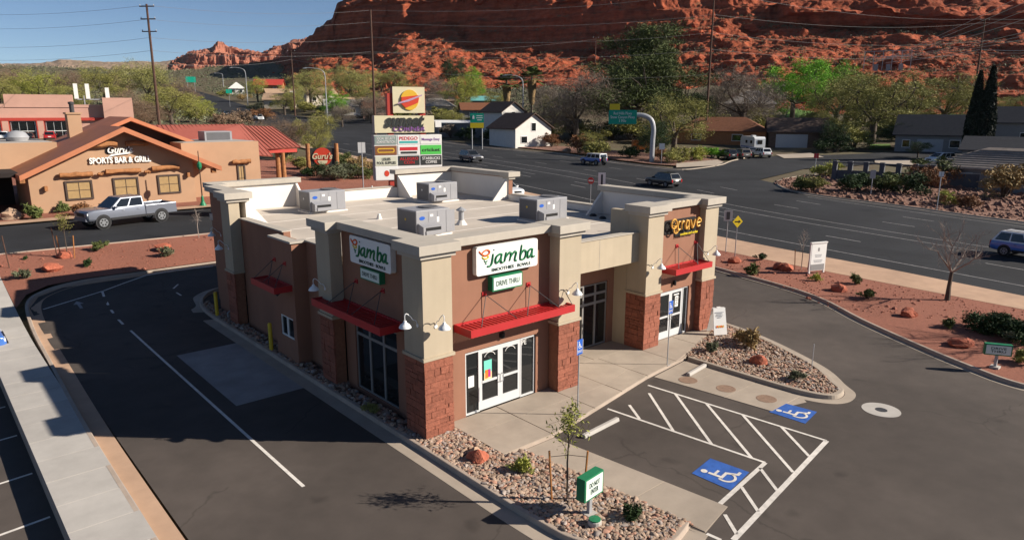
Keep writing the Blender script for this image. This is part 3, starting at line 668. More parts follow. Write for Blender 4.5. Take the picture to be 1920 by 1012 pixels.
vent(1158,434,'thin white roof pipe above the entry beam',.45,.05,False)
o = MB().tube(spline([(16.5,4.9,RZ+.02), (16.5,4.9,5.3), (16.48,4.4,5.45), (16.48,3.2,5.45), (16.48,2.6,5.4)], 5), .03, 6).build('conduit', M['darkgrey'], shop)
for p, w_ in (((1112,405),'left'), ((1130,410),'right')):
    d = ray(*p); P = CAM+d*((RZ-CAM.z)/d.z); tag(MB().lathe([(.2,0), (.18,.06), (.1,.12), (0,.12)], (P.x, P.y, RZ), 12).build('roof_drain', M['black']), w_+'-hand small black roof drain in the shade of the right parapet', 'drain', 'roof drains')
# yellow bollards
for px, py, lab in ((404,577,'yellow steel bollard at the rear corner of the shop'), (519,655,'yellow steel bollard beside the pick-up window')):
    P = Vector((-.2,18.1,0)) if px < 450 else Vector((-.25,11.3,0))
    b = MB().lathe([(.085,-.1), (.085,1.15), (.06,1.2), (0,1.21)], P, 14).build('bollard', M['yellow']); tag(smooth(b), lab, 'bollard', 'yellow bollards')
# ------------------------------------------------------------------ lettering and signs
def lettering(name, body, parent, O, U, V, w, h, mt, depth=.012, shear=0, bold=0, space=1.):
    cu = bpy.data.curves.new('t', 'FONT'); cu.body = body; cu.align_x = 'CENTER'; cu.size = 1; cu.shear = shear; cu.offset = bold; cu.extrude = .5; cu.space_character = space; cu.space_line = .95; cu.resolution_u = 3
    ob = bpy.data.objects.new('t', cu); me = ob.to_mesh()
    vs = [v.co.copy() for v in me.vertices]; fs = [tuple(p.vertices) for p in me.polygons]; ob.to_mesh_clear()
    bpy.data.objects.remove(ob); bpy.data.curves.remove(cu)
    x0 = min(v.x for v in vs); x1 = max(v.x for v in vs); y0 = min(v.y for v in vs); y1 = max(v.y for v in vs)
    U = Vector(U); V = Vector(V); N = U.cross(V); O = Vector(O); mb = MB()
    mb.add([O+U*((v.x-(x0+x1)/2)/(x1-x0)*w)+V*((v.y-(y0+y1)/2)/(y1-y0)*h)+N*((v.z+.5)*depth) for v in vs], fs)
    return mb.build(name, M[mt] if isinstance(mt, str) else mt, parent)
def strokes(name, paths, parent, O, U, V, w, h, r, mt, flat=.4):
    U = Vector(U); V = Vector(V); N = U.cross(V); O = Vector(O); mb = MB()
    for p in paths:
        q = spline([(a[0], a[1]) for a in p], 5) if len(p) > 2 else p
        k = len(q); mb.tube([O+U*((a[0]-.5)*w)+V*((a[1]-.5)*h)+N*(r*flat*.5) for a in q], [r*(.72+.28*sin(pi*i/(k-1))) for i in range(k)], 6)
    return smooth(mb.build(name, M[mt], parent), 60)
def rrect(w, h, r, n=5):
    out = []
    for cx, cy, a0 in ((w/2-r,h/2-r,0), (-w/2+r,h/2-r,90), (-w/2+r,-h/2+r,180), (w/2-r,-h/2+r,270)):
        for i in range(n+1): a = radians(a0+90*i/n); out.append((cx+r*cos(a), cy+r*sin(a)))
    return out
def panel(name, parent, O, U, V, w, h, d, mt, r=0, side=None):
    """box sign whose front face is centred on O; body lies behind"""
    U = Vector(U); V = Vector(V); N = U.cross(V); O = Vector(O)
    poly = rrect(w, h, r) if r else [(-w/2,-h/2), (w/2,-h/2), (w/2,h/2), (-w/2,h/2)]
    mb = MB(); mb.ext([O+U*a+V*b-N*d for a, b in poly], N*d, 1 if side else 0, 0)
    return mb.build(name, [M[mt], M[side]] if side else M[mt], parent)
Zv = (0,0,1)
def bars(name, parent, O, U, V, ws, h, gap, mt):
    O = Vector(O); V = Vector(V)
    for i, w_ in enumerate(ws): panel(name, parent, O-V*(gap*i), U, V, w_, h, .003, mt)
JAM = [[(.27,.83), (.273,.835)], [(.258,.70), (.25,.55), (.235,.38), (.205,.29), (.165,.29)],
       [(.395,.645), (.36,.65), (.31,.58), (.292,.45), (.312,.36), (.345,.40), (.375,.50), (.392,.62)], [(.398,.65), (.385,.5), (.38,.40), (.395,.34), (.42,.34)],
       [(.467,.685), (.455,.52), (.438,.35)], [(.445,.45), (.48,.57), (.52,.645), (.545,.61), (.535,.48), (.52,.35)], [(.53,.45), (.565,.57), (.605,.65), (.63,.61), (.615,.47), (.608,.38), (.62,.32), (.64,.32)],
       [(.725,.85), (.712,.65), (.70,.45), (.70,.33)], [(.70,.45), (.725,.57), (.765,.645), (.795,.58), (.785,.42), (.75,.32), (.70,.33)],
       [(.905,.645), (.87,.645), (.83,.56), (.822,.43), (.84,.35), (.868,.40), (.89,.50), (.903,.62)], [(.912,.65), (.9,.5), (.896,.41), (.912,.345), (.945,.37)]]
SW1 = [[(.04,.86), (.07,.77), (.125,.68), (.185,.72), (.20,.81), (.165,.865), (.115,.83), (.085,.77)]]
SW2 = [[(.085,.66), (.105,.59), (.145,.565), (.18,.60), (.175,.66), (.14,.655)]]; SW3 = [[(.115,.53), (.13,.47), (.155,.46), (.165,.51)], [(.13,.42), (.145,.395), (.16,.40)]]
M['yellow_sign'] = mat('sign_yellow', (.70,.52,.02), .5, .03, 3); M['print_green'] = mat('print_green', (.012,.16,.06), .5, 0); M['print_dark'] = mat('print_dark', (.02,.05,.04), .5, 0)
M['orange2'] = mat('swirl_orange', (.78,.13,.03), .5, 0); M['sign_face'] = mat('sign_face', (.74,.75,.73), .45, .02, 3); M['sign_face2'] = mat('sign_face_green_tint', (.62,.70,.64), .45, .02, 3)
def juice_sign(O, U, label):
    U = Vector(U); V = Vector(Zv); s = thing('juice_sign', label, 'sign', O); z = Vector((0,0,0))
    panel('face', s, z, U, V, 2.68, .95, .2, 'sign_face', .09)
    strokes('lettering', JAM, s, z, U, V, 2.68, .95, .040, 'print_green')
    strokes('swirl', SW1, s, z, U, V, 2.68, .95, .032, 'orange2'); strokes('swirl', SW2, s, z, U, V, 2.68, .95, .026, 'yellow_sign'); strokes('swirl', SW3, s, z, U, V, 2.68, .95, .02, 'print_green')
    lettering('small_lettering', 'SMOOTHIES · BOWLS', s, z+U*.14-V*.345, U, V, 1.72, .11, 'print_dark', bold=.02)
def drive_sign(O, U, w, h, d, body, label, post=0, mt='green'):
    U = Vector(U); V = Vector(Zv); N = U.cross(V); s = thing('drive_thru_sign', label, 'sign', O); z = Vector((0,0,0))
    panel('case', s, z, U, V, w, h, d, mt); panel('face', s, z+N*.012, U, V, w-.09, h-.09, .01, 'sign_face2')
    n = body.count('\n')+1
    lettering('lettering', body, s, z+N*.013, U, V, (w-.09)*(.82 if n == 1 else .62), (h-.09)*(.42 if n == 1 else .6), 'print_dark', .006, bold=.008)
    if post:
        c = z-N*d/2; MB().box(c.x-.05, c.x+.05, c.y-.05, c.y+.05, -h/2-post, -h/2).build('post', M['grey_metal'], s); MB().box(c.x-.16, c.x+.16, c.y-.16, c.y+.16, -h/2-post-.05, -h/2-post+.03).build('footing', M['concrete_grey'], s)
    return s
juice_sign((3.62,.29,5.28), (1,0,0), 'white juice bar sign with green lettering on the sunlit front wall')
juice_sign((.29,3.55,5.32), (0,-1,0), 'white juice bar sign with green lettering on the shaded side wall')
drive_sign((3.58,.26,4.45), (1,0,0), 1.32, .5, .24, 'DRIVE THRU', 'green-framed drive thru sign below the sunlit juice bar sign')
drive_sign((.3,3.6,4.56), (0,-1,0), 1.30, .42, .2, 'DRIVE THRU', 'green-framed drive thru sign below the shaded juice bar sign')
drive_sign((.83,-6.25,.80), (cos(radians(6)),sin(radians(6)),0), .78, .62, .26, 'DO NOT\nENTER', 'green and white do not enter sign on a post in the cobble bed', .5)
drive_sign((20.75,-9.75,.76), (cos(radians(-60)),sin(radians(-60)),0), .95, .46, .2, 'DRIVE\nTHRU', 'small white drive thru sign on a post at the right kerb', .5)
# cookie shop sign
cs = thing('cookie_sign', 'yellow letters of the cookie shop on a black backing over its red awning', 'sign', (14.45,.95,5.1)); U = Vector((1,0,0)); V = Vector(Zv); N = Vector((0,-1,0))
M['cookie'] = mat('cookie_yellow', (.66,.36,.07), .4, .05, 4, spec=.5)
panel('backing', cs, (-.1,.17,.0), U, V, 2.3, .62, .03, 'black', .12); panel('backing', cs, (.3,.16,-.34), U, V, 1.6, .26, .03, 'black', .08)
strokes('lettering', [[(.10,.66), (.05,.62), (.02,.45), (.05,.28), (.11,.32)], [(.16,.66), (.165,.28)], [(.165,.52), (.20,.64), (.245,.62)], [(.40,.62), (.33,.64), (.29,.45), (.33,.28), (.39,.40)], [(.41,.66), (.41,.28), (.43,.27)], [(.48,.66), (.55,.28), (.63,.66)], [(.69,.46), (.83,.50), (.82,.62), (.75,.66), (.69,.5), (.73,.31), (.82,.33)]], cs, U*.42+V*.08, U, V, 2.1, .98, .055, 'cookie', .8)
for cx, cz, r in ((-.82,.16,.20), (-.68,-.10,.16)):
    mb = MB(); mb.tube([Vector((cx+r*cos(a), -.02, cz+r*sin(a))) for a in [2*pi*i/20 for i in range(21)]], .035, 6); mb.build('cookie_ring', M['cookie'], cs)
    for i in range(5): a = i*1.3; MB().lathe([(.03,0), (.02,.02), (0,.022)], (cx+r*.5*cos(a), .0, cz+r*.5*sin(a)), 8, M=Matrix(((1,0,0),(0,0,-1),(0,1,0)))).build('chip', M['cookie'], cs)
lettering('small_lettering', 'cookies and sodas', cs, U*.32-V*.34+N*.0, U, V, 1.3, .12, 'yellow_sign', bold=.02)
# window stickers
lettering('lettering', 'PE', d2, (4.62,.585,2.02), (1,0,0), Zv, .22, .18, 'white', .004)
mb = MB(); mb.box(14.42,14.66,1.238,1.242,1.35,1.85); mb.box(14.32,14.7,1.238,1.242,1.9,1.96); mb.build('sticker', M['white'], d4)
bars('sticker_print', d4, (14.54,1.234,1.76), (1,0,0), Zv, (.16,.18,.12,.17), .035, .09, 'black')
# accessible parking signs
def ada(P, rz, label):
    s = thing('accessible_sign', label, 'sign', P, rz, 'accessible parking signs')
    MB().tube([(0,0,-.05), (0,0,2.66)], .022, 8).build('post', M['grey_metal'], s)
    MB().prism([(-.11,-.11), (.11,-.11), (.11,.11), (-.11,.11)], 0, .01).build('base_plate', M['grey_metal'], s)
    pl_ = panel('plate', s, (0,-.035,2.42), (1,0,0), Zv, .33, .52, .008, 'blue', .03); O = Vector((0,-.037,2.5))
    mb = MB(); isa_flat(mb, O, Vector((1,0,0)), Vector(Zv), .26, .26, Vector((0,-1,0)), .004); mb.build('wheelchair_symbol', M['white'], pl_)
    lettering('small_lettering', 'RESERVED\nPARKING', pl_, (0,-.036,2.27), (1,0,0), Zv, .24, .09, 'white', .003)
    mb = MB(); 
    for x in (-.15,.15): mb.box(x-.006,x+.006,-.042,-.037,2.19,2.65)
    mb.build('border', M['white'], pl_)
ada((4.9,-1.82,-.01), radians(6), 'blue accessible parking sign on a post by the near wheel stop')
ada((11.13,-.88,-.01), radians(6), 'blue accessible parking sign on a post in front of the cookie shop door')
# A-frame board
af = thing('sandwich_board', 'white A-frame board standing by the cookie shop pier', 'sign', (16.25,.12,0), radians(-28))
for s in (-1, 1):
    mb = MB(); mb.ext([(-.33,s*.34,.02), (.33,s*.34,.02), (.30,s*.05,1.22), (-.30,s*.05,1.22)], (0,.03,0)); lf = mb.build('board', M['white'], af)
R_ = Vector((1,0,0)); V_ = Vector((0,.29,1.2)).normalized(); N_ = R_.cross(V_)
O = Vector((0,-.20,.62))+N_*.012
M['print_pale'] = mat('print_pale', (.42,.43,.44), .6, 0); M['print_grey'] = mat('print_grey', (.25,.25,.25), .6, 0)
bars('print', af, O+V_*.42+N_*.006, R_, V_, (.40,.28,.34,.2), .035, .075, 'print_pale')
mb = MB()
for i in range(4): mb.face([O+R_*(-.2+.1*i)+V_*(-.28), O+R_*(-.12+.1*i)+V_*(-.28), O+R_*(-.12+.1*i)+V_*(-.18), O+R_*(-.2+.1*i)+V_*(-.18)], i % 2)
mb.build('picture', [M['orange'], M['cookie']], af)
MB().box(-.1,.1,-.04,.07,1.2,1.25).build('handle', M['white'], af)
# real-estate board beside the boulevard
yb = thing('notice_board', 'tall white notice board on posts in the red gravel by the boulevard', 'sign', (31.7,2.9,.0), radians(-20))
for x in (-.62,.55): MB().box(x-.05,x+.05,-.05,.05,-.1,1.95).build('post', M['white'], yb)
panel('board', yb, (-.03,-.06,1.07), (1,0,0), Zv, 1.12, 1.72, .04, 'sign_face'); panel('green_band', yb, (-.03,-.064,.42), (1,0,0), Zv, 1.1, .38, .01, 'print_grey'); MB().box(-.68,.62,-.1,.06,1.95,2.02).build('cap', M['white'], yb)
panel('emblem', yb, (-.03,-.064,1.55), (1,0,0), Zv, .14, .22, .01, 'print_grey')
M['print_pale'] = mat('print_pale', (.42,.43,.44), .6, 0)
bars('print', yb, (-.03,-.066,1.2), (1,0,0), Zv, (.55,.48), .07, .1, 'print_pale'); bars('print', yb, (-.03,-.066,.86), (1,0,0), Zv, (.7,.6), .07, .1, 'print_pale')
# yellow diamond, blank-backed signs, stop sign at the driveway
def post_sign(name, P, h, rz, label, cat='sign', group=None):
    s = thing(name, label, cat, P, rz, group); MB().tube([(0,0,-.1), (0,0,h)], .03, 6).build('post', M['grey_metal'], s); return s
s = post_sign('warning_sign', (31.7,8.7,.0), 2.9, radians(-30), 'yellow diamond warning sign beside the boulevard')
mb = MB(); mb.ext([(0,-.04,2.2), (.38,-.04,2.62), (0,-.04,3.04), (-.38,-.04,2.62)], (0,-.01,0)); pp = mb.build('plate', M['yellow_sign'], s)
mb = MB(); mb.ext([(-.2,-.055,2.58), (.08,-.055,2.58), (.08,-.055,2.5), (.24,-.055,2.62), (.08,-.055,2.74), (.08,-.055,2.66), (-.2,-.055,2.66)], (0,-.004,0)); mb.build('arrow', M['black'], pp)
s = post_sign('road_sign', (33.1,10.3,.0), 3.0, radians(-40), 'grey-backed rectangular sign left of the yellow diamond')
panel('plate', s, (0,-.04,2.72), (1,0,0), Zv, .62, .78, .01, 'grey_metal'); panel('plate_print', s, (.0,-.045,2.72), (1,0,0), Zv, .25, .55, .01, 'darkgrey')
P = W(1107,384); s = post_sign('stop_sign', P, 2.5, radians(-70), 'small red sign on a post behind the low right parapet')
mb = MB(); mb.ext([(.36*cos(radians(22.5+45*i)), -.04, 2.5+.36*sin(radians(22.5+45*i))) for i in range(8)], (0,-.012,0)); mb.build('plate', M['metal_red'], s)
panel('bar', s, (0,-.058,2.5), (1,0,0), Zv, .5, .14, .004, 'white')
s = post_sign('road_sign', (P.x+1.1,P.y-.5,P.z), 3.2, radians(-45), 'white sign with a dark stripe right of the small red sign behind the parapet')
panel('plate', s, (0,-.04,2.55), (1,0,0), Zv, .75, 1.5, .012, 'white'); panel('stripe', s, (0,-.045,2.5), (1,0,0), Zv, .2, 1.2, .01, 'darkgrey')
# wheel stops
for a, b, lab in (((1093,818),(1158,785),'concrete wheel stop at the near accessible stall'), ((1290,703),(1322,685),'concrete wheel stop on the right apron')):
    A = W(*a, .05); B = W(*b, .05); d = (B-A); L = d.length
    ws = MB(); ws.loft([[(x,-.09,0), (x,.09,0), (x,.06,.12), (x,-.06,.12)] for x in (0, L)]); o = ws.build('wheel_stop', M['concrete_grey']); o.location = (A.x, A.y, T(A.x, A.y)+(.02 if a[0] > 1200 else 0)); o.rotation_euler = (0,0,atan2(d.y, d.x)); bev(o, .015); tag(o, lab, 'wheel stop', 'wheel stops')
# irrigation valve box with green lid
vb = thing('valve_riser', 'short concrete riser with a green lid beside the do not enter sign', 'utility cover', (.55,-6.55,-.05))
MB().lathe([(.17,-.1), (.17,.16), (.14,.18)], (0,0,0), 14).build('riser', M['concrete_grey'], vb); MB().lathe([(.15,.18), (.15,.21), (0,.22)], (0,0,0), 14).build('lid', M['green'], vb)
# marker rod on the island
o = MB().tube([(15.2,-4.9,-.05), (15.2,-4.9,1.0)], .02, 6).build('marker_rod', M['grey_metal']); tag(o, 'thin metal rod standing on the right cobble island', 'rod')
# ------------------------------------------------------------------ sports bar, pink store, pylon, street furniture
M['tan'] = mat('tan_stucco', (.38,.235,.145), .9, .05, .6, .2, 60, big=.06)
M['terracotta'] = mat('terracotta_metal', (.42,.155,.075), .6, .1, 1.0)
M['roof_red'] = mat('red_metal_roof', (.27,.075,.055), .55, .08, 1.0, spec=.4)
M['pink'] = mat('pink_stucco', (.50,.29,.225), .9, .05, .5, big=.05)
M['trim_red'] = mat('red_trim', (.42,.05,.035), .6, .05, 1)
M['log'] = mat('log', (.30,.13,.05), .8, .3, 4, .4, 20)
M['near_black'] = mat('near_black_wall', (.02,.015,.014), .9, 0)
M['blind'] = mat('window_blind', (.34,.23,.11), .25, .1, 4, spec=.6)
M['wframe'] = mat('brown_frame', (.06,.04,.032), .6, .1, 3)
M['gravelroof'] = mat('gravel_roof', (.34,.31,.28), .9, .1, 1)
bar = thing('sports_bar', 'tan stucco sports bar with terracotta gable roof and red metal porch', 'building')
BZ = 1.55
def bpart(name, mb, mt, parent=bar): return mb.build(name, M[mt], parent)
sl_ = (8.5-4.9)/7.6; cx = 3.66
gz = lambda x: 8.28-sl_*abs(x-cx)
mb = MB(); mb.ext([(-3.4,51,BZ), (9.3,51,BZ), (9.3,51,gz(9.3)), (cx,51,gz(cx)), (-3.4,51,gz(-3.4))], (0,8,0)); bpart('wall', mb, 'tan')
for s in (-1, 1):
    mb = MB(); e = cx+s*7.75
    mb.ext([(cx,49.7,8.62), (e,49.7,8.62-sl_*7.75), (e,49.7,8.62-sl_*7.75-.42), (cx,49.7,8.2)], (0,9.5,0)); bpart('roof', mb, 'terracotta')
c2 = 5.9; s2 = .43
mb = MB(); mb.ext([(c2-5,57.5,5), (c2+5,57.5,5), (c2+5,57.5,9.0-s2*5), (c2,57.5,9.0), (c2-5,57.5,9.0-s2*5)], (0,7,0)); bpart('wall', mb, 'near_black')
for s in (-1, 1):
    mb = MB(); e = c2+s*6.2; mb.ext([(c2,56.6,9.35), (e,56.6,9.35-s2*6.2), (e,56.6,9.0-s2*6.2), (c2,56.6,9.0)], (0,8.5,0)); bpart('roof', mb, 'terracotta')
bpart('chimney', MB().box(1.4,2.5,60.2,61.4,6,9.6), 'tan'); bpart('chimney_cap', MB().box(1.3,2.6,60.1,61.5,9.6,9.75), 'tan')
bpart('chimney_pipe', MB().lathe([(.2,9.75), (.2,10.5), (.26,10.5), (.26,10.7), (0,10.75)], (1.95,60.8,0), 10), 'darkgrey')
# left flat wing, porch shade put into near-black wall and beam; right flat wing
bpart('wall', MB().box(-40,-.2,57,66,4.9,7.2), 'tan'); bpart('wall', MB().box(-40,-3.7,58.5,66,BZ,4.9), 'near_black'); bpart('roof', MB().box(-39.7,-.5,57.3,65.7,7.2,7.23), 'gravelroof')
bpart('porch_beam', MB().box(-40,-3.45,52,57,4.7,5.05), 'near_black')
bpart('wall', MB().box(9.3,16.7,54,64,BZ,6.95), 'tan'); bpart('roof', MB().box(9.6,16.4,54.3,63.7,6.95,6.98), 'gravelroof')
mb = MB(); mb.box(12.5,15.2,57,59,6.95,7.9); bpart('roof_unit', mb, 'hvac'); mb = MB(); mb.box(12.7,15.0,56.98,57,7.05,7.8); bpart('unit_grille', mb, 'hvac_dark')
# red metal porch roof with seams
def seamroof(a, b, c, d, n, mt):
    """a,b ridge ends; d,c eave ends (a-d left edge)"""
    a, b, c, d = map(Vector, (a, b, c, d)); nrm = (b-a).cross(d-a).normalized(); nrm = nrm if nrm.z > 0 else -nrm
    r = MB().ext([d, c, b, a], nrm*.12).build('roof', M[mt], bar)
    for i in range(n+1):
        t = i/n; p = a.lerp(b, t)+nrm*.12; q = d.lerp(c, t)+nrm*.12; w_ = (b-a).normalized()*.035
        MB().ext([p-w_, p+w_, q+w_, q-w_], nrm*.07).build('seam', M[mt], r)
seamroof((9.6,64,8.35), (19.0,64,8.35), (20.6,60.2,4.9), (9.6,60.2,6.2), 22, 'roof_red')
seamroof((18.6,66,8.2), (23.2,66,8.0), (25.0,62.5,5.7), (19.8,62.2,5.6), 10, 'roof_red')
bpart('porch_fascia', MB().box(17,24.6,62.5,62.7,5.2,5.6), 'trim_red')
for x, y in ((22.6,63.5), (24.3,66)): bpart('log_post', MB().tube([(x,y,BZ), (x,y,5.6)], [.3,.24], 10), 'log')
# windows
def bwin(x0, x1, z0, z1, y):
    wn = MB(); f = .14
    wn.box(x0,x1,y-.1,y+.05,z1-f,z1); wn.box(x0,x1,y-.1,y+.05,z0,z0+f); wn.box(x0,x0+f,y-.1,y+.05,z0+f,z1-f); wn.box(x1-f,x1,y-.1,y+.05,z0+f,z1-f)
    wn = wn.build('window', M['wframe'], bar); MB().box(x0+f,x1-f,y-.03,y-.01,z0+f,z1-f).build('pane', M['blind'], wn)
    MB().box((x0+x1)/2-.02,(x0+x1)/2+.02,y-.05,y-.03,z0+f,z1-f).build('mullion', M['wframe'], wn); MB().box(x0+f,x1-f,y-.05,y-.03,(z0+z1)/2-.02,(z0+z1)/2+.02).build('mullion', M['wframe'], wn)
    return wn
bwin(-.95,1.05,2.65,4.25,51); bwin(2.6,4.6,2.65,4.3,51); bwin(6.15,8.05,2.65,4.35,51); bwin(14.35,15.15,2.0,4.7,54)
rl = random.Random(3)
def log(x0, x1, y, z, r=.2):
    pts = [(x0+(x1-x0)*i/6, y+rl.uniform(-.03,.03), z+rl.uniform(-.05,.05)) for i in range(7)]
    return smooth(bpart('log_beam', MB().tube(pts, [r*rl.uniform(.85,1.12) for _ in pts], 9), 'log'))
log(-1.25,1.15,50.78,4.75); log(2.1,4.85,50.78,4.85); log(5.75,8.0,50.78,4.95); log(13.9,15.7,53.8,5.0); log(.9,3.2,50.75,7.15,.24); log(3.9,5.6,50.75,7.2,.22)
for x in (1.7,5.3): log(x-.15,x+.2,50.7,4.7,.15)
for x, z in ((-2.3,3.75), (8.75,4.25)): bpart('wall_lantern', MB().obox((x,50.8,z), (.22,.3,.4)), 'log')
for x in (10.8,-3.9): bpart('eave_bracket', MB().obox((x,50.2,4.55), (.35,.5,.4)), 'log')
# its sign: white script over block letters
bs = thing('bar_sign', 'white script and block letters of the sports bar on its gable', 'sign', (3.3,50.94,6.2))
lettering('lettering', 'SPORTS BAR & GRILL', bs, (.1,0,-.38), (1,0,0), Zv, 4.75, .52, 'white', .1, bold=.035)
mb = lettering('script_lettering', 'Guru\'s', bs, (.15,0,.5), (1,0,0), Zv, 1.95, .62, 'white', .1, shear=.35, bold=.02)
mb = MB(); mb.ext([(-.55,0,.12), (.7,0,.24), (1.25,0,.33), (.85,0,.12), (-.2,0,.02), (-.9,0,-.12)], (0,-.1,0)); mb.build('swash', M['white'], bs)
lettering('lettering_backing', 'Guru\'s', bs, (.08,.03,.46), (1,0,0), Zv, 2.12, .72, 'black', .03, shear=.35, bold=.06)
# lamp post with green base, hanging by the bar
lp = thing('lamp_post', 'green-based lamp post in front of the sports bar', 'lamp post', W(381,388))
MB().lathe([(.35,0), (.3,.15), (.14,.5), (.1,.9), (.07,1.0)], (0,0,0), 12).build('base', M['green'], lp); MB().tube([(0,0,1), (0,0,4.9)], [.06,.04], 8).build('post', M['pole'], lp)
MB().lathe([(.1,3.3), (.2,3.5), (.2,3.8), (.05,4.0)], (0,0,0), 10).build('lantern', M['green'], lp)
# --- pink store behind
pk = at(100, 165); aw_ = atan2(pk.y-CAM.y, pk.x-CAM.x)-pi/2-radians(4)
ps = thing('pink_store', 'pink stucco store with red-trimmed windows behind the sports bar', 'building', pk, aw_)
z0 = pk.z
def pp_(name, *b, mt='pink'): return MB().box(*b).build(name, M[mt], ps)
pp_('wall', -30,14.5,0,20,-2,6.6-.9); pp_('parapet', -6.5,4.6,-.15,1,5.7,8.1); pp_('parapet', -30,-6.5,-.1,.9,5.7,6.3); pp_('parapet', 4.6,14.5,-.1,.9,5.7,6.25); pp_('tower', 9.6,14.8,-1.6,4,-2,7.6); pp_('eave', -30,9.6,-.55,-.1,3.2,3.75,mt='trim_red')
pp_('roof', -29.7,14.2,1,19.7,5.72,5.75,mt='gravelroof')
for i in range(4):
    x = -15.2+5.6*i
    wn = pp_('window', x-1.95,x+1.95,-.2,0,-.6,3.1,mt='white'); 
    for k in range(3):
        for m_ in range(2): MB().box(x-1.85+1.25*k,x-1.85+1.25*k+1.15,-.24,-.2,-.5+1.85*m_,-.5+1.85*m_+1.7).build('pane', M['glass'], wn)
    pp_('pilaster', x+2.3,x+3.3,-.5,0,-2,3.2,mt='pink'); pp_('awning_post', x-2.4,x-2.2,-.45,-.25,-2,3.2,mt='trim_red'); pp_('awning_post', x+2.1,x+2.28,-.52,-.34,-2,3.2,mt='trim_red')
an = pp_('antenna_mast', 6.4,6.6,2,2.2,5.7,8.0,mt='grey_metal')
for x in (5.2,7.2,10.6): pp_('antenna_panel', x-.35,x+.35,1.9,2.2,7.4,10.3 if x < 8 else 9.6,mt='white')
pp_('antenna_rail', 4.9,11.2,2.2,2.4,7.2,7.4,mt='grey_metal'); pp_('roof_unit', -12,-9,4,6,5.75,7.0,mt='hvac'); pp_('roof_unit', -17,-15,4,6,5.75,6.8,mt='white')
# steel tank and vents on the bar's roof
o = MB().lathe([(.0,0), (.8,0), (.95,.35), (.7,.75), (.3,.9), (0,.95)], (-2.6,61,7.23), 14).build('exhaust_hood', M['grey_metal']); tag(smooth(o), 'round shiny exhaust hood on the flat roof of the sports bar', 'roof vent')
# --- the pylon sign
py_ = at(760, 57); ang = atan2(py_.y-CAM.y, py_.x-CAM.x)-pi/2
pyl = thing('pylon_sign', 'tall shopping centre pylon with stacked cabinets and tenant panels', 'sign', py_, ang+radians(14)); b0 = py_.z
M['cream'] = mat('cream_face', (.66,.60,.40), .5, .02, 2); M['maroon'] = mat('maroon', (.20,.035,.04), .6, .05, 2); M['purple'] = mat('purple', (.22,.09,.30), .5, 0); M['lavender'] = mat('lavender', (.45,.30,.42), .5, .1, 8)
M['tg'] = mat('panel_grey_green', (.24,.30,.27), .5, 0); M['tcream'] = mat('panel_cream', (.58,.58,.46), .5, 0); M['tdark'] = mat('panel_dark', (.035,.038,.036), .5, 0); M['tgreen'] = mat('panel_bright_green', (.09,.52,.09), .5, 0); M['tteal'] = mat('panel_teal', (.06,.40,.38), .5, 0); M['tred'] = mat('panel_red', (.55,.03,.04), .5, 0); M['tbrown'] = mat('panel_brown', (.22,.09,.04), .5, 0); M['gold'] = mat('gold', (.70,.42,.04), .5, .05, 4); M['redo'] = mat('sun_red', (.60,.06,.03), .5, .05, 4)
U = Vector((1,0,0)); V = Vector(Zv)
for x in (-1.05,1.55): MB().box(x-.22,x+.22,.1,.7,0,10.3-b0+1).build('leg', M['trim_red'], pyl)
zz = lambda y: ztop(760, y, py_)-b0
def cab(name, x0, x1, y0, y1, d, mt, side): 
    c = Vector(((x0+x1)/2, 0, (zz(y0)+zz(y1))/2)); return panel(name, pyl, c, U, V, x1-x0, zz(y0)-zz(y1), d, mt, 0, side), c
top, ct = cab('top_cabinet', -.85,1.72,163,212,.9,'cream','maroon'); mid, cm_ = cab('name_cabinet', -2.35,2.45,217,249,.8,'cream','concrete_grey'); ten, cte = cab('tenant_cabinet', -2.45,3.05,253,337,.85,'white','concrete_grey')
disc = lambda r, z1, z2: [(r*cos(a), r*sin(a)) for a in [2*pi*i/28 for i in range(28)] if z1-1e-6 <= sin(a) <= z2+1e-6]
N = Vector((0,-1,0)); c0 = ct+N*.02+U*.05
mb = MB(); mb.ext([c0+U*.72*cos(2*pi*i/28)+V*.78*sin(2*pi*i/28) for i in range(28)], N*.05); mb.build('sun_disc', M['gold'], top)
mb = MB(); mb.ext([c0+N*.06+U*a+V*b for a, b in ((-.66,.22), (.70,.36), (.74,.1), (.66,-.2), (.5,-.28), (-.35,-.6), (-.68,-.3))], N*.03); mb.build('sun_band', M['redo'], top)
mb = MB(); mb.ext([c0+N*.1+U*a+V*b for a, b in ((-1.0,-.32), (-.95,-.2), (-.2,.02), (.98,.42), (.98,.32), (-.1,-.12))], N*.03); mb.build('swoosh', M['lavender'], top)
lettering('lettering', 'sunset', mid, cm_+N*.02+V*.22+U*.0, U, V, 3.2, .95, 'tdark', .06, shear=.3, bold=.03); lettering('small_lettering', 'CORNER', mid, cm_+N*.02-V*.36+U*.35, U, V, 2.6, .36, 'purple', .05, bold=.01)
H_ = zz(253)-zz(337); W_ = 5.5; rows = [.0,.222,.452,.69,1.0]
tx = [[('tg','SOCIAL SECURITY\nADMINISTRATION','white'), ('white','PEDEGO','tred'), ('white','Massage Envy','purple')], [('tbrown','TEXAS\nROADHOUSE' if 0 else 'REED\'S','gold'), ('white','PINK NAILS' if 0 else 'PIZZA HUT','tred'), ('tgreen','cricket','tdark')], [('tcream','LESLIES\nPOOL SUPPLIES','tdark'), ('tdark','ALLEGRO\nCOIN','tred'), ('tdark','STARBUCKS\nCOFFEE','white')]]
tx[1][0] = ('tbrown', '', 'gold'); tx[1][1] = ('white', '', 'tred')
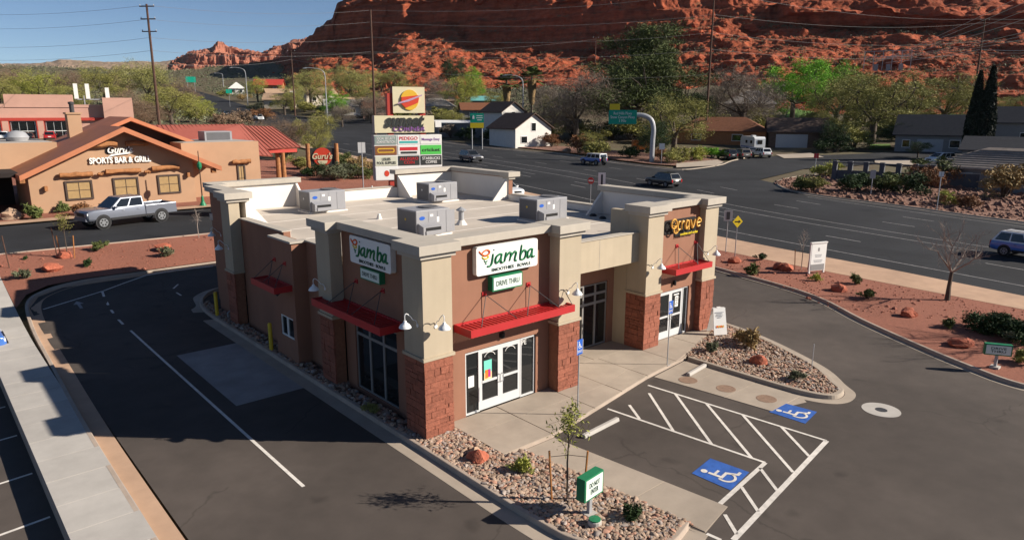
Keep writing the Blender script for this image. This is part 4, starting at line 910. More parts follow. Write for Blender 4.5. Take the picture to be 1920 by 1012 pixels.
for r in range(3):
    for c in range(3):
        w1 = W_/3; x = -W_/2+w1*(c+.5); z1 = H_/2-H_*rows[r]; z2 = H_/2-H_*rows[r+1]; ctr = cte+U*x+V*((z1+z2)/2)+N*.025; bgm, body, fg = tx[r][c]
        pn = panel('tenant_panel', ten, ctr, U, V, w1-.1, z1-z2-.09, .02, bgm)
        if body: lettering('lettering', body, pn, ctr+N*.004+(V*.12 if body == 'PEDEGO' else V*0), U, V, (w1-.1)*.86, (z1-z2)*(.34 if '\n' not in body else .62), fg, .01, bold=.012)
        if body == 'PEDEGO': panel('stripe', pn, ctr+N*.008-V*.18, U, V, 1.5, .17, .006, 'tteal')
        if (r, c) == (1, 0): panel('badge', pn, ctr+N*.008, U, V, 1.35, .36, .006, 'gold', .12); panel('badge', pn, ctr+N*.012-V*.0, U, V, 1.2, .2, .006, 'tbrown', .06)
        if (r, c) == (1, 1): panel('stripe', pn, ctr+N*.008+V*.1, U, V, 1.45, .26, .006, 'tred'); panel('stripe', pn, ctr+N*.008-V*.2, U, V, 1.35, .17, .006, 'tdark', .06)
ctr = cte+U*(-W_/2+W_/6)+V*(-H_/2+H_*.155)+N*.025; pn = panel('tenant_panel', ten, ctr, U, V, 1.73, H_*.29, .02, 'sign_face')
mb = MB(); mb.ext([ctr+N*.004+U*.2*cos(2*pi*i/14)+V*.24*sin(2*pi*i/14) for i in range(14)], N*.01); mb.build('emblem', M['redo'], pn)
panel('small_cabinet_box', pyl, cm_+U*2.75+V*.0, U, V, .5, .5, .3, 'white')
# bar's monument sign on log posts
gs = at(605, 93); g = thing('log_post_sign', 'red round bar sign hung between two log posts', 'sign', gs, atan2(gs.y-CAM.y, gs.x-CAM.x)-pi/2)
for x in (-1.75,1.75): MB().tube([(x,0,-.3), (x,0,4.1)], [.3,.26], 10).build('log_post', M['log'], g)
panel('board', g, (0,-.1,2.4), U, V, 3.0, 2.3, .15, 'tdark', .1)
mb = MB(); mb.ext([Vector((1.15*cos(2*pi*i/24), -.12, 2.45+1.15*sin(2*pi*i/24))) for i in range(24)], (0,-.06,0)); dd_ = mb.build('disc', M['redo'], g)
mb = MB(); mb.ext([Vector((.6*cos(pi+pi*i/12), -.2, 2.0+.55*sin(pi+pi*i/12))) for i in range(13)], (0,-.02,0)); mb.build('fork_emblem', M['cream'], g)
lettering('lettering', 'Guru\'s', g, (0,-.2,2.55), U, V, 2.5, .8, 'cream', .05, shear=.3, bold=.02)
for i, (px, py, w_, d_, h_) in enumerate(((640,352,2.6,1.2,1.0), (671,350,1.8,1.2,.8), (657,341,1.2,.8,.9))):
    P = at(px, 60+i*4, -.2); o = MB().box(-w_/2,w_/2,-d_/2,d_/2,0,h_+.2).build('planter_wall', M['pink']); o.location = P; o.rotation_euler = (0,0,.5); tag(o, ('long low pink block planter below the log post sign','short pink block planter right of the long one','tall narrow pink block behind the planters')[i], 'planter', 'pink block planters')
# --- overhead guide sign on a curved pole
P = at(1222, 124); og = thing('overhead_sign', 'green overhead guide sign on a curved grey pole with yellow tab', 'sign', P, atan2(P.y-CAM.y, P.x-CAM.x)-pi/2)
zz2 = lambda y: ztop(1222, y, P)-P.z
MB().tube(spline([(0,0,-.2), (0,0,3.5), (.05,0,5.6), (-.4,0,7.1), (-1.5,0,7.8), (-3,0,7.95), (-5.2,0,7.95)], 6), .42, 12).build('pole', M['grey_metal'], og)
M['hwy'] = mat('guide_green', (.0,.30,.20), .5, .02, 2)
bd = panel('board', og, (-5.2,-.5,7.6), U, V, 4.75, 2.35, .1, 'hwy', .15); lettering('lettering', 'Red Hills Pkwy\nSnow Canyon Pkwy\n1 Mile', bd, (-5.2,-.5,7.6), U, V, 4.1, 1.7, 'white', .02)
panel('tab', og, (-6.6,-.5,9.3), U, V, 1.7, 1.0, .1, 'yellow_sign'); 
for k, s in enumerate(((-.0),)): MB().tube([(-3.2,0,7.95), (-2.9,0,7.95)], .5, 12).build('flange', M['darkgrey'], og)
P = at(895, 142); s = thing('guide_sign', 'green and yellow guide sign on two posts across the boulevard', 'sign', P, atan2(P.y-CAM.y, P.x-CAM.x)-pi/2)
for x in (-1.0,1.0): MB().tube([(x,0,-.2), (x,0,6.8)], .1, 6).build('post', M['grey_metal'], s)
panel('board', s, (0,-.1,6.1), U, V, 2.7, 1.8, .08, 'hwy', .1); panel('yellow_board', s, (0,-.1,4.65), U, V, 2.7, 1.0, .08, 'yellow_sign')
mb = MB(); mb.ext([(-.9,-.12,5.9), (-.5,-.12,5.9), (-.5,-.12,6.3), (-.7,-.12,6.7), (-.9,-.12,6.3)], (0,-.02,0)); mb.build('symbol', M['white'], s)
bars('print', s, (.5,-.106,6.5), U, V, (1.2,1.3,.9), .16, .4, 'white')
P = at(372, 430); s = thing('guide_sign', 'green guide sign beside the far bend of the boulevard', 'sign', P, atan2(P.y-CAM.y, P.x-CAM.x)-pi/2); zt = ztop(372, 144, P)-P.z
panel('board', s, (0,0,zt-1.6), U, V, 5, 3.0, .1, 'hwy', .1)
for x in (-1.8,1.8): MB().tube([(x,.1,-.3), (x,.1,zt-.2)], .12, 6).build('post', M['grey_metal'], s)
# small post signs
def small_sign(px, dist, ytop, w_, h_, mt, label, group='small roadside signs'):
    P = at(px, dist); s = thing('roadside_sign', label, 'sign', P, atan2(P.y-CAM.y, P.x-CAM.x)-pi/2, group); zt = ztop(px, ytop, P)-P.z
    MB().tube([(0,.04,-.2), (0,.04,zt)], .05, 6).build('post', M['grey_metal'], s); panel('plate', s, (0,0,zt-h_/2), U, V, w_, h_, .03, mt); return s
small_sign(1640,94,319,.6,1.0,'grey_metal','small grey sign on a post at the edge of the rock bed'); small_sign(1769,84,322,.45,.5,'white','small white arrow sign on a post in the rock bed'); small_sign(1808,112,305,.6,.8,'yellow_sign','small yellow sign in front of the tile-roofed house'); small_sign(1530,118,288,.7,.7,'tred','small red sign at the side street corner'); small_sign(1240,121,269,.9,1.0,'white','small white sign right of the curved sign pole')
small_sign(679,70,267,.7,1.0,'white','white sign on a green post left of the pylon'); small_sign(955,150,250,.8,1.6,'tg','small grey-green sign below the white gabled house'); small_sign(440,300,168,2.2,1.5,'hwy','small green sign beside the far road lamp')
# street lamps
def street_lamp(px, dist, ytop, arm, label):
    P = at(px, dist); s = thing('street_lamp', label, 'street lamp', P, atan2(P.y-CAM.y, P.x-CAM.x)-pi/2, 'street lamps'); h = ztop(px, ytop, P)-P.z
    MB().tube(spline([(0,0,-.2), (0,0,h*.55), (0,0,h*.86), (arm*.12,0,h*.96), (arm*.45,0,h), (arm,0,h*1.01)], 5), [.16]*6+[.12]*10+[.08]*10, 8).build('pole', M['grey_metal'], s)
    MB().obox((arm,0,h*1.0), (1.0,.35,.18)).build('lamp_head', M['grey_metal'], s)
street_lamp(618,216,129,-5.5,'curved-arm street lamp above the white pickup'); street_lamp(473,300,128,-5,'curved-arm street lamp by the far bend of the road'); street_lamp(980,175,142,-4.5,'curved-arm street lamp behind the two palms'); street_lamp(431,470,138,-4,'small far street lamp near the red-roofed house')
# --- power poles and wires
def power_pole(px, dist, ytop, label, arms=2, r=.28, side=None):
    P = at(px, dist); h = ztop(px, ytop, P)-P.z; s = thing('power_pole', label, 'power pole', P, 0, 'power poles')
    MB().tube([(0,0,-.5), (0,0,h)], [r, r*.6], 8).build('pole', M['pole'], s); a = radians(-45)
    for k in range(arms):
        z = h*(.985-.085*k); MB().obox((0,0,z), (2.6,.14,.16), Matrix.Rotation(a, 3, 'Z')).build('crossarm', M['pole'], s)
        for q in (-1.2,1.2): MB().lathe([(.05,0), (.09,.1), (.05,.25)], (q*cos(a), q*sin(a), z+.08), 6).build('insulator', M['grey_metal'], s)
    return P, h
Pa, ha = power_pole(306,140,10,'tall leaning-looking power pole left of the pylon, above the bare trees',3); Pb, hb = power_pole(706,152,19,'tall power pole right behind the pylon sign',0); Pc, hc = power_pole(1320,172,-20,'tall power pole between the pine and the grey tree',1); Pd, hd = power_pole(1809,262,38,'dark power pole above the two cypresses',1,.35)
Pe, he = power_pole(559,250,95,'thin power pole in front of the dark slope',2); Pf, hf = power_pole(1111,330,70,'thin far power pole left of the big pine',1)
M['pale_wire'] = mat('pale_wire', (.5,.48,.46), .5, 0)
def wire(A, B, sag, label='thin grey overhead wire strung across the red cliff', r=.024, grp='overhead wires'):
    pts = [Vector(A).lerp(Vector(B), i/14)-Vector((0,0,sag*4*(i/14)*(1-i/14))) for i in range(15)]
    o = MB().tube(pts, r, 4, cap=False).build('overhead_wire', M['wire']); 
    if 'pale' in label: o.data.materials[0] = M['pale_wire']
    return tag(o, label, 'wire', grp)
def up(P, y, px): return Vector((P.x, P.y, ztop(px, y, P)))
farL = at(-80, 200); farR = at(2000, 300)
for lv, (ya, yb, yc, yd) in zip(('second','third','lowest','topmost'), ((38,42,28,45), (72,70,62,78), (96,97,93,100), (12,20,-15,38))):
    wl = lambda where: lv+' overhead wire '+where
    A, B, C_, D_ = up(Pa, ya, 306), up(Pb, yb, 706), up(Pc, yc, 1320), up(Pd, yd, 1809)
    wire(up(farL, ya+14, -80), A, 1, wl('left of the tall left power pole')); wire(A, B, 1.0, wl('between the left pole and the pole behind the pylon')); wire(B, C_, 1.6, wl('across the cliff between the pylon pole and the pole beside the pine')); wire(C_, D_, 2.0, wl('right of the pole beside the pine')); wire(D_, up(farR, yd-6, 2000), .6, wl('right of the pole above the cypresses'))
wire(up(Pe, 100, 559), up(Pf, 74, 1111), 2, 'wire between the two thin far poles across the dark wall'); wire(up(Pe, 112, 559), up(Pb, 128, 706), .5, 'low wire from the thin pole to the pole behind the pylon'); wire(up(Pb, 128, 706), up(Pc, 140, 1320), 1.5, 'low wire across the rubble slope above the palms'); wire(up(Pa, 120, 306), up(Pe, 112, 559), 1, 'low wire from the left pole to the thin pole')
sub = at(1645, 296); sub.z = ztop(1645, 128, sub)
for i in range(7):
    A = at(1612+i*7, 300); wire(up(A, 118-i*2, 1612+i*7), up(at(1960, 210), 10-i*22 if i < 4 else 96-i*9, 1960), 1.0, 'pale wire fanning out from the substation', .06, 'substation wires')
wire(up(at(1640,300),118,1640), up(Pd,94,1809), .5, 'pale wire fanning out from the substation', .08, 'substation wires'); wire(up(Pd,94,1809), up(at(1960,250),92,1960), .5, 'pale wire fanning out from the substation', .08, 'substation wires')
ss_ = thing('substation', 'grey steel frames of a substation at the foot of the cliff', 'substation', sub, atan2(sub.y-CAM.y, sub.x-CAM.x)-pi/2); zt = ztop(1645, 96, sub)-sub.z; zb_ = ztop(1645, 128, sub)-sub.z
for x in (-8,-5,-2,1,4,7): MB().box(x-.1,x+.1,-.1,.1,zb_-1,zt).build('post', M['grey_metal'], ss_)
for z in (zt, (zt+zb_)/2+1): MB().box(-8.3,7.3,-.12,.12,z-.18,z).build('beam', M['grey_metal'], ss_)
for x in (-4,0,4): MB().box(x-.7,x+.7,-1.2,-.2,zb_-1,zb_+1.3).build('transformer', M['hvac'], ss_)
# --- houses
M['brownroof'] = mat('brown_shingles', (.085,.055,.043), .9, .2, 2); M['orangeroof'] = mat('orange_brown_shingles', (.16,.062,.03), .9, .2, 2); M['navyroof'] = mat('slate_shingles', (.035,.037,.045), .9, .15, 2); M['housewhite'] = mat('white_siding', (.62,.60,.56), .8, .05, 1); M['brick'] = mat('orange_brick', (.33,.13,.05), .9, .15, 3); M['greysiding'] = mat('grey_siding', (.20,.20,.205), .8, .06, 1); M['tanroof'] = mat('tan_roof', (.36,.24,.16), .9, .1, 1); M['turq'] = mat('turquoise_roof', (.13,.36,.36), .7, .1, 1); M['tileroof'] = mat('tile_roof', (.24,.20,.17), .9, .18, 2); M['garage'] = mat('garage_door', (.36,.37,.39), .6, .03, 2); M['creamwall'] = mat('cream_wall', (.48,.42,.34), .9, .05, 1)
def house(name, label, px, dist, w_, d_, h, rh, rel, wm, rm, hip=False, garage=None, wins=(), dz=0, ov=.6, px_axis='x'):
    P = at(px, dist, dz); hs = thing(name, label, 'house', P, atan2(P.y-CAM.y, P.x-CAM.x)-pi/2+radians(rel), 'houses across the boulevard')
    x0, x1 = -w_/2, w_/2
    if px_axis == 'x':     # ridge along x
        MB().ext([(x0,0,-3), (x0,d_,-3), (x0,d_,h), (x0,d_/2,h+(0 if hip else rh-.1)), (x0,0,h)], (w_,0,0)).build('wall', M[wm], hs)
        i = d_/2 if hip else 0
        R0, R1 = (x0-ov+i*1.1, d_/2, h+rh), (x1+ov-i*1.1, d_/2, h+rh)
        a, b, c, e = (x0-ov,-ov,h-.15), (x1+ov,-ov,h-.15), (x1+ov,d_+ov,h-.15), (x0-ov,d_+ov,h-.15)
    else:
        MB().ext([(x0,0,-3), (x1,0,-3), (x1,0,h), (0,0,h+(0 if hip else rh-.1)), (x0,0,h)], (0,d_,0)).build('wall', M[wm], hs)
        R0, R1 = (0,-ov,h+rh), (0,d_+ov,h+rh); a, b, c, e = (x0-ov,-ov,h-.2), (x0-ov,d_+ov,h-.2), (x1+ov,d_+ov,h-.2), (x1+ov,-ov,h-.2)
        R0, R1 = R0, R1
        t_ = .18
        for q in ([a, b, R1, R0], [e, R0, R1, c]): MB().ext(q, (0,0,t_)).build('roof', M[rm], hs)
        q = None
    if px_axis == 'x':
        t_ = .18
        for q in ([a, b, R1, R0], [c, e, R0, R1]): MB().ext(q, (0,0,t_)).build('roof', M[rm], hs)
        if hip:
            for q in ([b, c, R1], [e, a, R0]): MB().ext(q, (0,0,t_)).build('roof', M[rm], hs)
    if garage:
        gx, gw, gh = garage; gd = MB().box(gx-gw/2,gx+gw/2,-.08,0,-.2,gh).build('garage_door', M['garage'], hs)
        for k in range(4): MB().box(gx-gw/2+.05,gx+gw/2-.05,-.11,-.08,-.15+gh*k/4,gh*(k+1)/4-.1).build('door_panel', M['garage'], gd)
    for wx, wz, ww, wh in wins:
        wn = MB().box(wx-ww/2-.1,wx+ww/2+.1,-.08,0,wz-wh/2-.1,wz+wh/2+.1).build('window', M['white'], hs); MB().box(wx-ww/2,wx+ww/2,-.1,-.08,wz-wh/2,wz+wh/2).build('pane', M['glass'], wn)
    return hs
house('white_house', 'white house with a broad gable and dark roof across the boulevard', 1000,150,9.5,9.5,3.9,3.0,38,'housewhite','brownroof',px_axis='y',wins=((0,4.2,1.1,1.6),(-2.5,1.6,1.5,1.3)))
house('white_house', 'higher rear wing of the white gabled house with a small chimney', 962,166,6.5,8,6.6,2.2,38,'housewhite','brownroof',px_axis='y',wins=((0,6,1.0,1.2),))
house('flat_house', 'low flat-roofed blue-grey house left of the white gabled house', 862,175,16,8,3.4,.4,-6,'greysiding','white',wins=((-4,1.6,2,1.3),(3,1.6,2,1.3)))
house('brick_house', 'orange brick house with a red-brown hip roof behind the curved sign pole', 1345,168,20,10,2.9,2.9,-6,'brick','orangeroof',True,wins=((4,1.5,2.2,1.3),(-5,1.5,2,1.3)))
house('pavilion_house', 'white hip-roofed house with a porch behind the brick house', 1398,208,13,9,6.2,3.4,0,'creamwall','gravelroof',True,wins=((-3,4.8,2,1.6),(2.5,4.8,2.6,2)))
house('garage_house', 'brown-roofed house with a wide grey garage door', 1492,164,11.5,9,3.2,2.8,6,'brownroof','brownroof',garage=(-1.2,6.4,2.7))
house('slate_house', 'house with a large dark slate roof behind the white and blue car', 1745,160,13,9,3.2,3.7,-4,'greysiding','navyroof',garage=(-.5,4.4,2.4),wins=((3.6,1.6,1.6,1.3),(-4.6,1.5,1.2,1.3)))
house('slate_house', 'second dark-roofed house right of the cypresses', 1880,172,14,9,4.6,3.0,-8,'greysiding','navyroof',wins=((-3,2,1.5,1.3),(3,2,1.5,1.3)))
house('slate_house', 'grey lean-to roofed house below the dark-roofed house at the right edge', 1890,140,13,8,2.6,2.0,-6,'greysiding','navyroof')
hs = house('tile_house', 'house with a pale tile roof at the right edge behind the block wall', 1895,108,19,11,2.7,2.3,-14,'greysiding','tileroof',True,wins=((-5,1.4,2,1.2),))
for r_ in range(9):
    for k in range(1):
        t_ = r_/9; MB().tube([(-10.1+6.0*t_,-.6+5.5*t_+.2,2.78+2.3*t_), (10.1-6.0*t_,-.6+5.5*t_+.2,2.78+2.3*t_)], .07, 6).build('tile_course', M['tileroof'], hs)
for i, (px, py, dist, w_, d_, h, rh, rel, wm, rm, lab) in enumerate(((545,172,330,16,9,3.2,2.2,10,'creamwall','tanroof','small cream house with a tan roof below the dark slope'), (512,166,400,14,10,4,3,-10,'brick','trim_red','red-roofed house beside the far road'), (455,166,400,7,7,3,3,0,'housewhite','housewhite','small white-roofed pavilion near the far road'), (610,146,300,13,9,4.2,2.6,25,'creamwall','tanroof','tan gabled house high on the slope'), (575,150,310,11,8,3.6,1.6,-15,'creamwall','housewhite','pale-roofed house on the slope left of the tan gabled house'), (668,156,260,11,8,3.2,2,10,'brick','tanroof','orange house on the slope behind the pylon'), (750,170,255,8,8,4.0,2.2,-20,'greysiding','brownroof','grey gabled house above the top of the pylon'), (808,172,250,17,9,3.4,2.0,4,'tanroof','tanroof','long tan-roofed house right of the pylon top'), (815,196,235,13,8,3.0,2.4,-4,'creamwall','gravelroof','pale hip-roofed house right of the pylon'), (912,175,235,9,8,3.4,1.4,0,'greysiding','turq','house with a turquoise roof above the green trees'), (905,205,215,12,8,3.2,2,8,'greysiding','orangeroof','dark red-roofed house left of the palms'), (720,212,235,12,8,3.2,2.2,0,'pink','orangeroof','pinkish house just left of the pylon top'), (530,196,290,11,8,3.2,2.4,-10,'creamwall','tanroof','low tan house near the red awning by the far road'), (650,200,250,12,8,3,2.2,5,'housewhite','gravelroof','low white house behind the street lamp'))):
    q_ = at(px, dist); house('far_house', lab, px, dist, w_, d_, h, rh, rel, wm, rm, hip=(i in (2, 8)), wins=((-w_*.25,h*.55,1.6,1.3), (w_*.25,h*.55,1.6,1.3)))
# block wall with piers along the side street
bw = thing('block_wall', 'grey block wall with tall piers beside the side street', 'wall', W(1563,345), 0)
A, B = W(1563,338), W(1745,352); dirv = (B-A); L = hypot(dirv.x, dirv.y); bw.location = A; bw.rotation_euler = (0,0,atan2(dirv.y, dirv.x))
M['block'] = mat('grey_block', (.085,.088,.10), .9, .1, 1.5, .2, 20)
MB().box(0,L,-.12,.12,-.6,1.5).build('panel', M['block'], bw); MB().box(0,L,-.14,.14,2.45,2.62).build('rail', M['block'], bw)
for i in range(7):
    x = L*i/6; bev(MB().box(x-.3,x+.3,-.3,.3,-.6,2.75).build('pier', M['block'], bw), .02)
    for k in range(5):
        if i < 6: MB().box(x+.3+(L/6-.6)*(k+.1)/5,x+.3+(L/6-.6)*(k+.9)/5,-.132,-.12,.1,1.4).build('block', M['block'], bw)
A, B = W(1775,352), W(1990,362); dirv = B-A; L = hypot(dirv.x, dirv.y); b2 = thing('block_wall', 'plain dark block wall in front of the tile-roofed house', 'wall', A, atan2(dirv.y, dirv.x)); MB().box(0,L,-.12,.12,-.6,1.9).build('panel', M['block'], b2); MB().box(-.05,L,-.16,.16,1.9,2.0).build('cap', M['concrete_grey'], b2)
# landscaped traffic island and far verge
isl = [W(*p) for p in ((1452,345), (1462,338), (1500,332), (1545,328), (1563,333), (1745,348), (1990,372), (1990,432), (1920,418), (1800,402), (1680,385), (1560,370), (1500,361), (1468,353))]
M['redmulch'] = mat('red_mulch', (.19,.085,.065), .95, .4, 3, .9, 8, col2=(.30,.17,.12), dist=.15)
struct(drape('verge_bed', isl, M['redmulch'], .12, 4), 'red rock verge between the boulevard and the block wall', 'rock bed')
vk = [W(*p) for p in ((1540,327), (1500,330), (1462,337), (1450,345), (1466,355), (1500,363), (1560,372), (1680,387), (1800,404), (1920,420), (1990,434))]
curb('verge_kerb', spline([(p.x, p.y) for p in vk], 5), 'pale kerb rounding the corner of the rock verge', gut=.35, side=1, gm='concrete', cm='concrete')
fk = [W(*p) for p in ((1400,297), (1375,303), (1357,310), (1320,316), (1280,319), (1222,314), (1150,305), (1060,290), (940,280), (830,267))]
curb('far_kerb', spline([(p.x, p.y) for p in fk], 5), 'pale kerb along the far side of the boulevard', gut=.35, side=-1, gm='concrete', cm='concrete')
fb = [W(*p) for p in ((1357,305), (1300,314), (1225,309), (1150,300), (1060,286), (950,275), (950,268), (1080,277), (1180,286), (1260,290), (1330,293))]
struct(drape('far_verge', fb, M['redmulch'], .13, 4), 'red rock verge below the trees across the boulevard', 'rock bed')
cw = [W(*p) for p in ((1268,316), (1345,312), (1357,306), (1345,301), (1268,308))]
struct(drape('corner_walk', cw, M['concrete'], .16, 4), 'pale concrete corner sidewalk across the boulevard', 'sidewalk')
M['grass'] = mat('lawn_grass', (.075,.145,.02), .9, .3, 1.5, .5, 20)
for q, lab in (([(1470,232), (1530,232), (1530,205), (1480,200)], 'green lawn behind the garage house'), ([(1820,238), (1990,240), (1990,205), (1850,205), (1700,215), (1700,245)], 'wide green lawn behind the dark-roofed house'), ([(1628,281), (1672,279), (1668,271), (1632,272)], 'small sunny lawn behind the pale driveway')):
    struct(drape('lawn', [W(*p) for p in q], M['grass'], .15, 6), lab, 'lawn')
for q, lab in (([(1455,291), (1520,288), (1545,296), (1470,298)], 'pale driveway of the garage house'), ([(1640,301), (1700,300), (1730,309), (1690,313), (1640,306)], 'pale driveway of the dark-roofed house')):
    struct(drape('driveway', [W(*p) for p in q], M['concrete'], .12, 4), lab, 'driveway')
# ------------------------------------------------------------------ red cliffs
from mathutils import noise as mnoise
def sandstone(name, col, col2, veg, vegamt):
    m = bpy.data.materials.new(name); m.use_nodes = True; n = m.node_tree.nodes; L = m.node_tree.links; b = n['Principled BSDF']; b.inputs['Roughness'].default_value = .95; b.inputs['Specular IOR Level'].default_value = .1
    g = n.new('ShaderNodeNewGeometry'); no = n.new('ShaderNodeTexNoise'); no.inputs['Scale'].default_value = .16; no.inputs['Detail'].default_value = 8; no.inputs['Roughness'].default_value = .7
    mp = n.new('ShaderNodeMapping'); mp.inputs['Scale'].default_value = (1,1,3.5); L.new(g.outputs['Position'], mp.inputs[0]); L.new(mp.outputs[0], no.inputs['Vector'])
    rp = n.new('ShaderNodeValToRGB'); rp.color_ramp.elements[0].position = .3; rp.color_ramp.elements[1].position = .7; rp.color_ramp.elements[0].color = (*col, 1); rp.color_ramp.elements[1].color = (*col2, 1); L.new(no.outputs['Fac'], rp.inputs[0])
    n2 = n.new('ShaderNodeTexNoise'); n2.inputs['Scale'].default_value = .22; n2.inputs['Detail'].default_value = 9; n2.inputs['Roughness'].default_value = .8; L.new(g.outputs['Position'], n2.inputs['Vector'])
    sp = n.new('ShaderNodeSeparateXYZ'); L.new(g.outputs['True Normal'], sp.inputs[0])
    mr = n.new('ShaderNodeMapRange'); mr.inputs[1].default_value = .62; mr.inputs[2].default_value = .85; L.new(sp.outputs[2], mr.inputs[0])
    m2 = n.new('ShaderNodeMapRange'); m2.inputs[1].default_value = .62-vegamt*.2; m2.inputs[2].default_value = .70-vegamt*.2; L.new(n2.outputs['Fac'], m2.inputs[0])
    mu = n.new('ShaderNodeMath'); mu.operation = 'MULTIPLY'; L.new(mr.outputs[0], mu.inputs[0]); L.new(m2.outputs[0], mu.inputs[1])
    mx = n.new('ShaderNodeMix'); mx.data_type = 'RGBA'; L.new(mu.outputs[0], mx.inputs[0]); L.new(rp.outputs[0], mx.inputs[6]); mx.inputs[7].default_value = (*veg, 1); 
    ms = n.new('ShaderNodeMapping'); ms.inputs['Scale'].default_value = (.012,.012,.42); L.new(g.outputs['Position'], ms.inputs[0]); ns = n.new('ShaderNodeTexNoise'); ns.inputs['Scale'].default_value = 1.; ns.inputs['Detail'].default_value = 5; L.new(ms.outputs[0], ns.inputs['Vector'])
    mm = n.new('ShaderNodeMix'); mm.data_type = 'RGBA'; mm.blend_type = 'MULTIPLY'; mm.inputs[0].default_value = 1; L.new(mx.outputs[2], mm.inputs[6]); L.new(rng(n, L, ns.outputs['Fac'], .3, .7, .66, 1.28), mm.inputs[7]); L.new(mm.outputs[2], b.inputs['Base Color'])
    nb = n.new('ShaderNodeTexNoise'); nb.inputs['Scale'].default_value = .8; nb.inputs['Detail'].default_value = 8; L.new(mp.outputs[0], nb.inputs['Vector'])
    bp = n.new('ShaderNodeBump'); bp.inputs['Strength'].default_value = .8; bp.inputs['Distance'].default_value = .8; L.new(nb.outputs['Fac'], bp.inputs['Height']); L.new(bp.outputs[0], b.inputs['Normal'])
    return m
M['cliff'] = sandstone('red_sandstone', (.185,.043,.022), (.375,.098,.046), (.095,.078,.04), .45)
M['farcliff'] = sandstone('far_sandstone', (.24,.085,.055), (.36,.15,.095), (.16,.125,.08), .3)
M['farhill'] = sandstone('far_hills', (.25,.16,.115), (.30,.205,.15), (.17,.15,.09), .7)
def lerp(a, b, t): return a+(b-a)*t
def cliff(name, keys, ncol, nrow, mt, label, amp, step=7., px0=None, px1=None, seed=0., foot=45.):
    ks = sorted(keys); K = len(ks[0][1]); px0 = px0 or ks[0][0]; px1 = px1 or ks[-1][0]
    vs = []
    for i in range(ncol):
        px = lerp(px0, px1, i/(ncol-1)); j = 0
        while j < len(ks)-2 and ks[j+1][0] < px: j += 1
        t = (px-ks[j][0])/(ks[j+1][0]-ks[j][0]); t = min(1, max(0, t)); t = t*t*(3-2*t)
        ctrl = []
        for a, b in zip(ks[j][1], ks[j+1][1]):
            d = lerp(a[0], b[0], t); y = lerp(a[1], b[1], t); dr = ray(px, y); h = hypot(dr.x, dr.y); ctrl.append((d, CAM.z+dr.z/h*d))
        dr = ray(px, 200); h = hypot(dr.x, dr.y); ux, uy = dr.x/h, dr.y/h
        d0 = ctrl[0][0]-foot; ctrl[0] = (d0, T(CAM.x+ux*d0, CAM.y+uy*d0)-1.)
        for r in range(nrow):
            q = r/(nrow-1)*(K-1); k = min(int(q), K-2); f = q-k; d = lerp(ctrl[k][0], ctrl[k+1][0], f); z = lerp(ctrl[k][1], ctrl[k+1][1], f)
            slope = abs(ctrl[k+1][1]-ctrl[k][1])/max(1., ctrl[k+1][0]-ctrl[k][0]); st = min(1., slope/1.2)
            x, y = CAM.x+ux*d, CAM.y+uy*d; p = Vector((x+seed, y, z))
            a1, a2, a3 = amp
            n1 = mnoise.noise(Vector((p.x, p.y, p.z*.35))*.017); n2 = mnoise.fractal(Vector((p.x, p.y, p.z*.8))*.055, 1., 2., 4); n3 = mnoise.turbulence(Vector((p.x, p.y, p.z*1.3))*.16, 3, False)-.5
            edge = min(1., r/(nrow*.06)); w_ = edge*(.25+.75*st)
            cl_ = max(0., st-.75)*4; n4 = mnoise.turbulence(Vector((p.x, p.y, p.z*.12))*.075, 3, False)-.45; dd = -n1*a1*w_*(1-.55*cl_) - n2*a2*edge*(.3+.7*st)*(1-.72*cl_) - n3*a3*edge*(1-.6*cl_)*(.55+.45*st) - n4*a2*.9*edge*(.15+.85*cl_)
            z2 = z+n2*a2*.34*edge*(1-st*.5)+n3*a3*.5*edge
            zw = z2+n1*3; fr = zw/step-math.floor(zw/step); sm = fr**5 if fr < 1 else 1
            z2 += (sm-fr)*step*.8*edge*min(1., .25+st)
            vs.append((x+ux*dd, y+uy*dd, z2))
    mb = MB(); mb.v = vs; mb.f = [(i*nrow+r, (i+1)*nrow+r, (i+1)*nrow+r+1, i*nrow+r+1) for i in range(ncol-1) for r in range(nrow-1)]; mb.m = [0]*len(mb.f)
    o = mb.build(name, M[mt]); return struct(o, label, 'cliff'), vs
